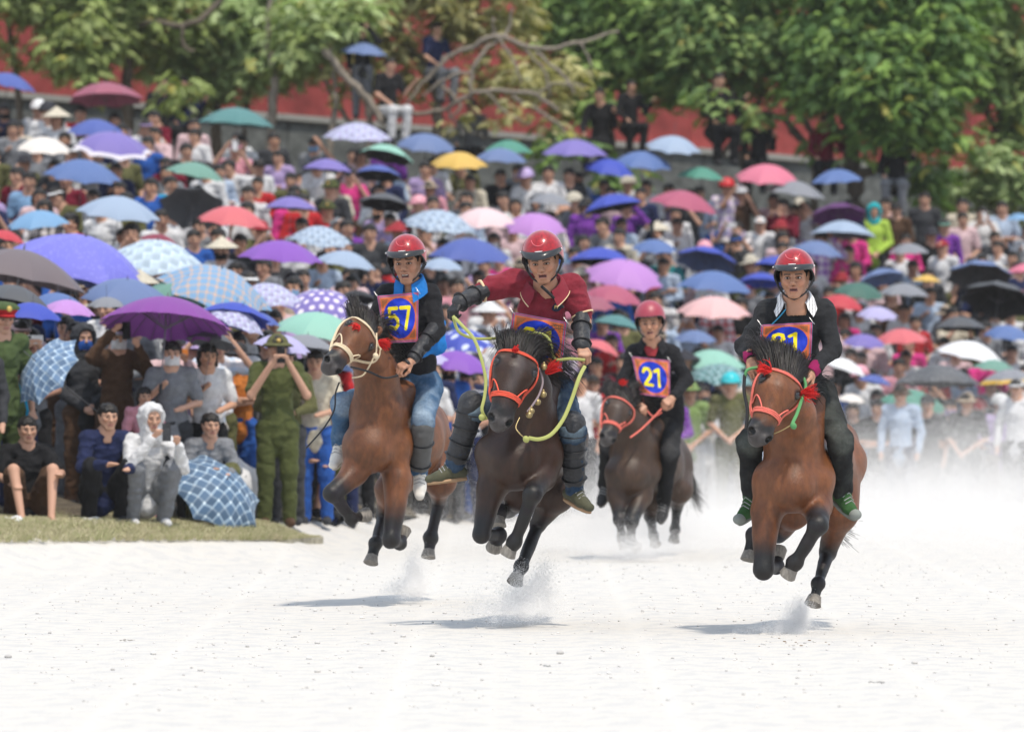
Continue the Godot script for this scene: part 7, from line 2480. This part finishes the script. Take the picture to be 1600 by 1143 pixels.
# ------------------------------------------------------------------ dust: fine pale grains hanging in the air
func dust(label: String, clouds: Array, size: float, spread: float, each: int) -> void:
	# a wisp of many grains, repeated turned and stretched
	var g := Bag.new()
	for k in each:
		g.ball(Vector3(rng.randfn(), rng.randfn(), rng.randfn()) * spread, Vector3.ONE * size * rng.randf_range(0.6, 1.4), Basis.IDENTITY, Color.WHITE, 2, 4)
	var spots := PackedVector3Array()
	for q in clouds:
		var c := spot(q[0], q[1], q[2])
		for k in int(q[6]):
			var p := c + Vector3(rng.randfn() * q[3], rng.randfn() * q[4], rng.randfn() * q[5])
			if p.y > ground_height(p): spots.append(p)
	var mm := MultiMesh.new()
	mm.transform_format = MultiMesh.TRANSFORM_3D
	mm.mesh = g.mesh(false)
	mm.instance_count = spots.size()
	for k in spots.size():
		var b := Basis.from_euler(Vector3(rng.randf(), rng.randf(), rng.randf()) * TAU)
		mm.set_instance_transform(k, Transform3D(b, spots[k]))
	var o := MultiMeshInstance3D.new()
	o.name = numbered("dust")
	o.multimesh = mm
	o.material_override = mats.dust
	add_child(o)
	tag(o, label, "dust", "dust kicked up by the ponies", "stuff")

func build_dust() -> void:
	mats.dust = plain_mat(lin(0.9, 0.89, 0.88), 1.0)
	mats.dust.metallic_specular = 0.0
	# x, y in the photograph, distance, spread in metres, wisps
	dust("wide bank of white dust at the right behind the bay pony", [[1520, 840, 58, 2.4, 0.45, 2.6, 16500], [1400, 835, 54, 1.4, 0.38, 2.2, 7500], [1600, 800, 60, 1.4, 0.6, 2.2, 5500], [1300, 860, 52, 1.4, 0.28, 2.2, 4500], [1480, 900, 48, 2.0, 0.22, 2.2, 6000], [1560, 760, 60, 1.6, 0.5, 2.0, 1600]], 0.0015, 0.1, 190)
	dust("white dust round the legs of the dusty dark pony", [[1000, 850, 47.2, 0.8, 0.2, 0.6, 2600], [1090, 840, 52, 1.1, 0.3, 1.8, 4500], [960, 790, 46.8, 0.4, 0.3, 0.5, 600], [985, 858, 44.6, 0.24, 0.06, 0.22, 420], [1180, 850, 50, 0.9, 0.25, 1.2, 2500]], 0.0014, 0.07, 160)
	dust("small puff of dust under the first pony's hooves", [[650, 900, 37.0, 0.03, 0.09, 0.06, 260], [640, 918, 36.6, 0.08, 0.03, 0.12, 240]], 0.0013, 0.025, 60)
	dust("small puff of dust under the middle pony's hooves", [[822, 932, 33.4, 0.09, 0.08, 0.12, 420], [852, 920, 33.8, 0.04, 0.1, 0.08, 220], [805, 950, 33.2, 0.16, 0.03, 0.2, 360]], 0.0013, 0.025, 60)
	dust("small puff of dust under the right pony's hind hoof", [[1240, 975, 32.6, 0.06, 0.06, 0.08, 260], [1252, 960, 32.6, 0.02, 0.06, 0.04, 160], [1225, 992, 32.5, 0.14, 0.025, 0.2, 360]], 0.0013, 0.02, 60)

# ------------------------------------------------------------------ the scene
func _ready() -> void:
	rng.seed = 7
	# camera: a long lens, level, focused on the front riders
	var cam := Camera3D.new()
	cam.name = "camera"
	add_child(cam)
	cam.position = Vector3(0, EYE, 0)
	cam.near = 0.5
	cam.far = 400.0
	cam.fov = rad_to_deg(2.0 * atan(571.5 / FOCAL))
	cam.keep_aspect = Camera3D.KEEP_HEIGHT
	cam.rotation.x = atan((LEVEL - 571.5) / FOCAL)
	var att := CameraAttributesPhysical.new()
	att.frustum_focal_length = 12.0 / tan(deg_to_rad(cam.fov) / 2.0)
	att.frustum_focus_distance = 33.0
	att.frustum_near = 0.5
	att.frustum_far = 400.0
	att.exposure_aperture = 2.8
	cam.attributes = att
	cam.current = true
	# sky
	var we := WorldEnvironment.new()
	we.name = "environment"
	var env := Environment.new()
	env.background_mode = Environment.BG_SKY
	var sky := Sky.new()
	var sm := ProceduralSkyMaterial.new()
	sm.sky_top_color = Color(0.68, 0.73, 0.8)
	sm.sky_horizon_color = Color(0.88, 0.885, 0.89)
	sm.sky_curve = 0.12
	sm.ground_bottom_color = Color(0.6, 0.58, 0.55)
	sm.ground_horizon_color = Color(0.75, 0.76, 0.78)
	sky.sky_material = sm
	env.sky = sky
	env.tonemap_mode = Environment.TONE_MAPPER_LINEAR
	env.tonemap_exposure = 1.16
	env.background_energy_multiplier = 1.6
	env.fog_enabled = true
	env.fog_density = 0.0003
	env.fog_light_color = Color(1.0, 1.0, 1.0)
	env.sdfgi_enabled = true
	env.ssao_enabled = true
	env.ssil_enabled = true
	we.environment = env
	add_child(we)
	# sun: high, from the camera's side and a little to the right
	var sun := DirectionalLight3D.new()
	sun.name = "sun"
	sun.light_energy = 0.98
	sun.light_color = Color(1.0, 0.96, 0.9)
	sun.light_angular_distance = 3.0
	sun.shadow_enabled = true
	add_child(sun)
	sun.look_at_from_position(Vector3.ZERO, -Vector3(0.2, 1.0, 0.42), Vector3.FORWARD)
	textures()
	build_ground()
	build_wall()
	build_trees()
	print("setting ", Time.get_ticks_msec())
	all_riders()
	all_horses()
	print("racers ", Time.get_ticks_msec())
	build_crowd()
	build_extras()
	print("crowd ", Time.get_ticks_msec())
	build_dust()
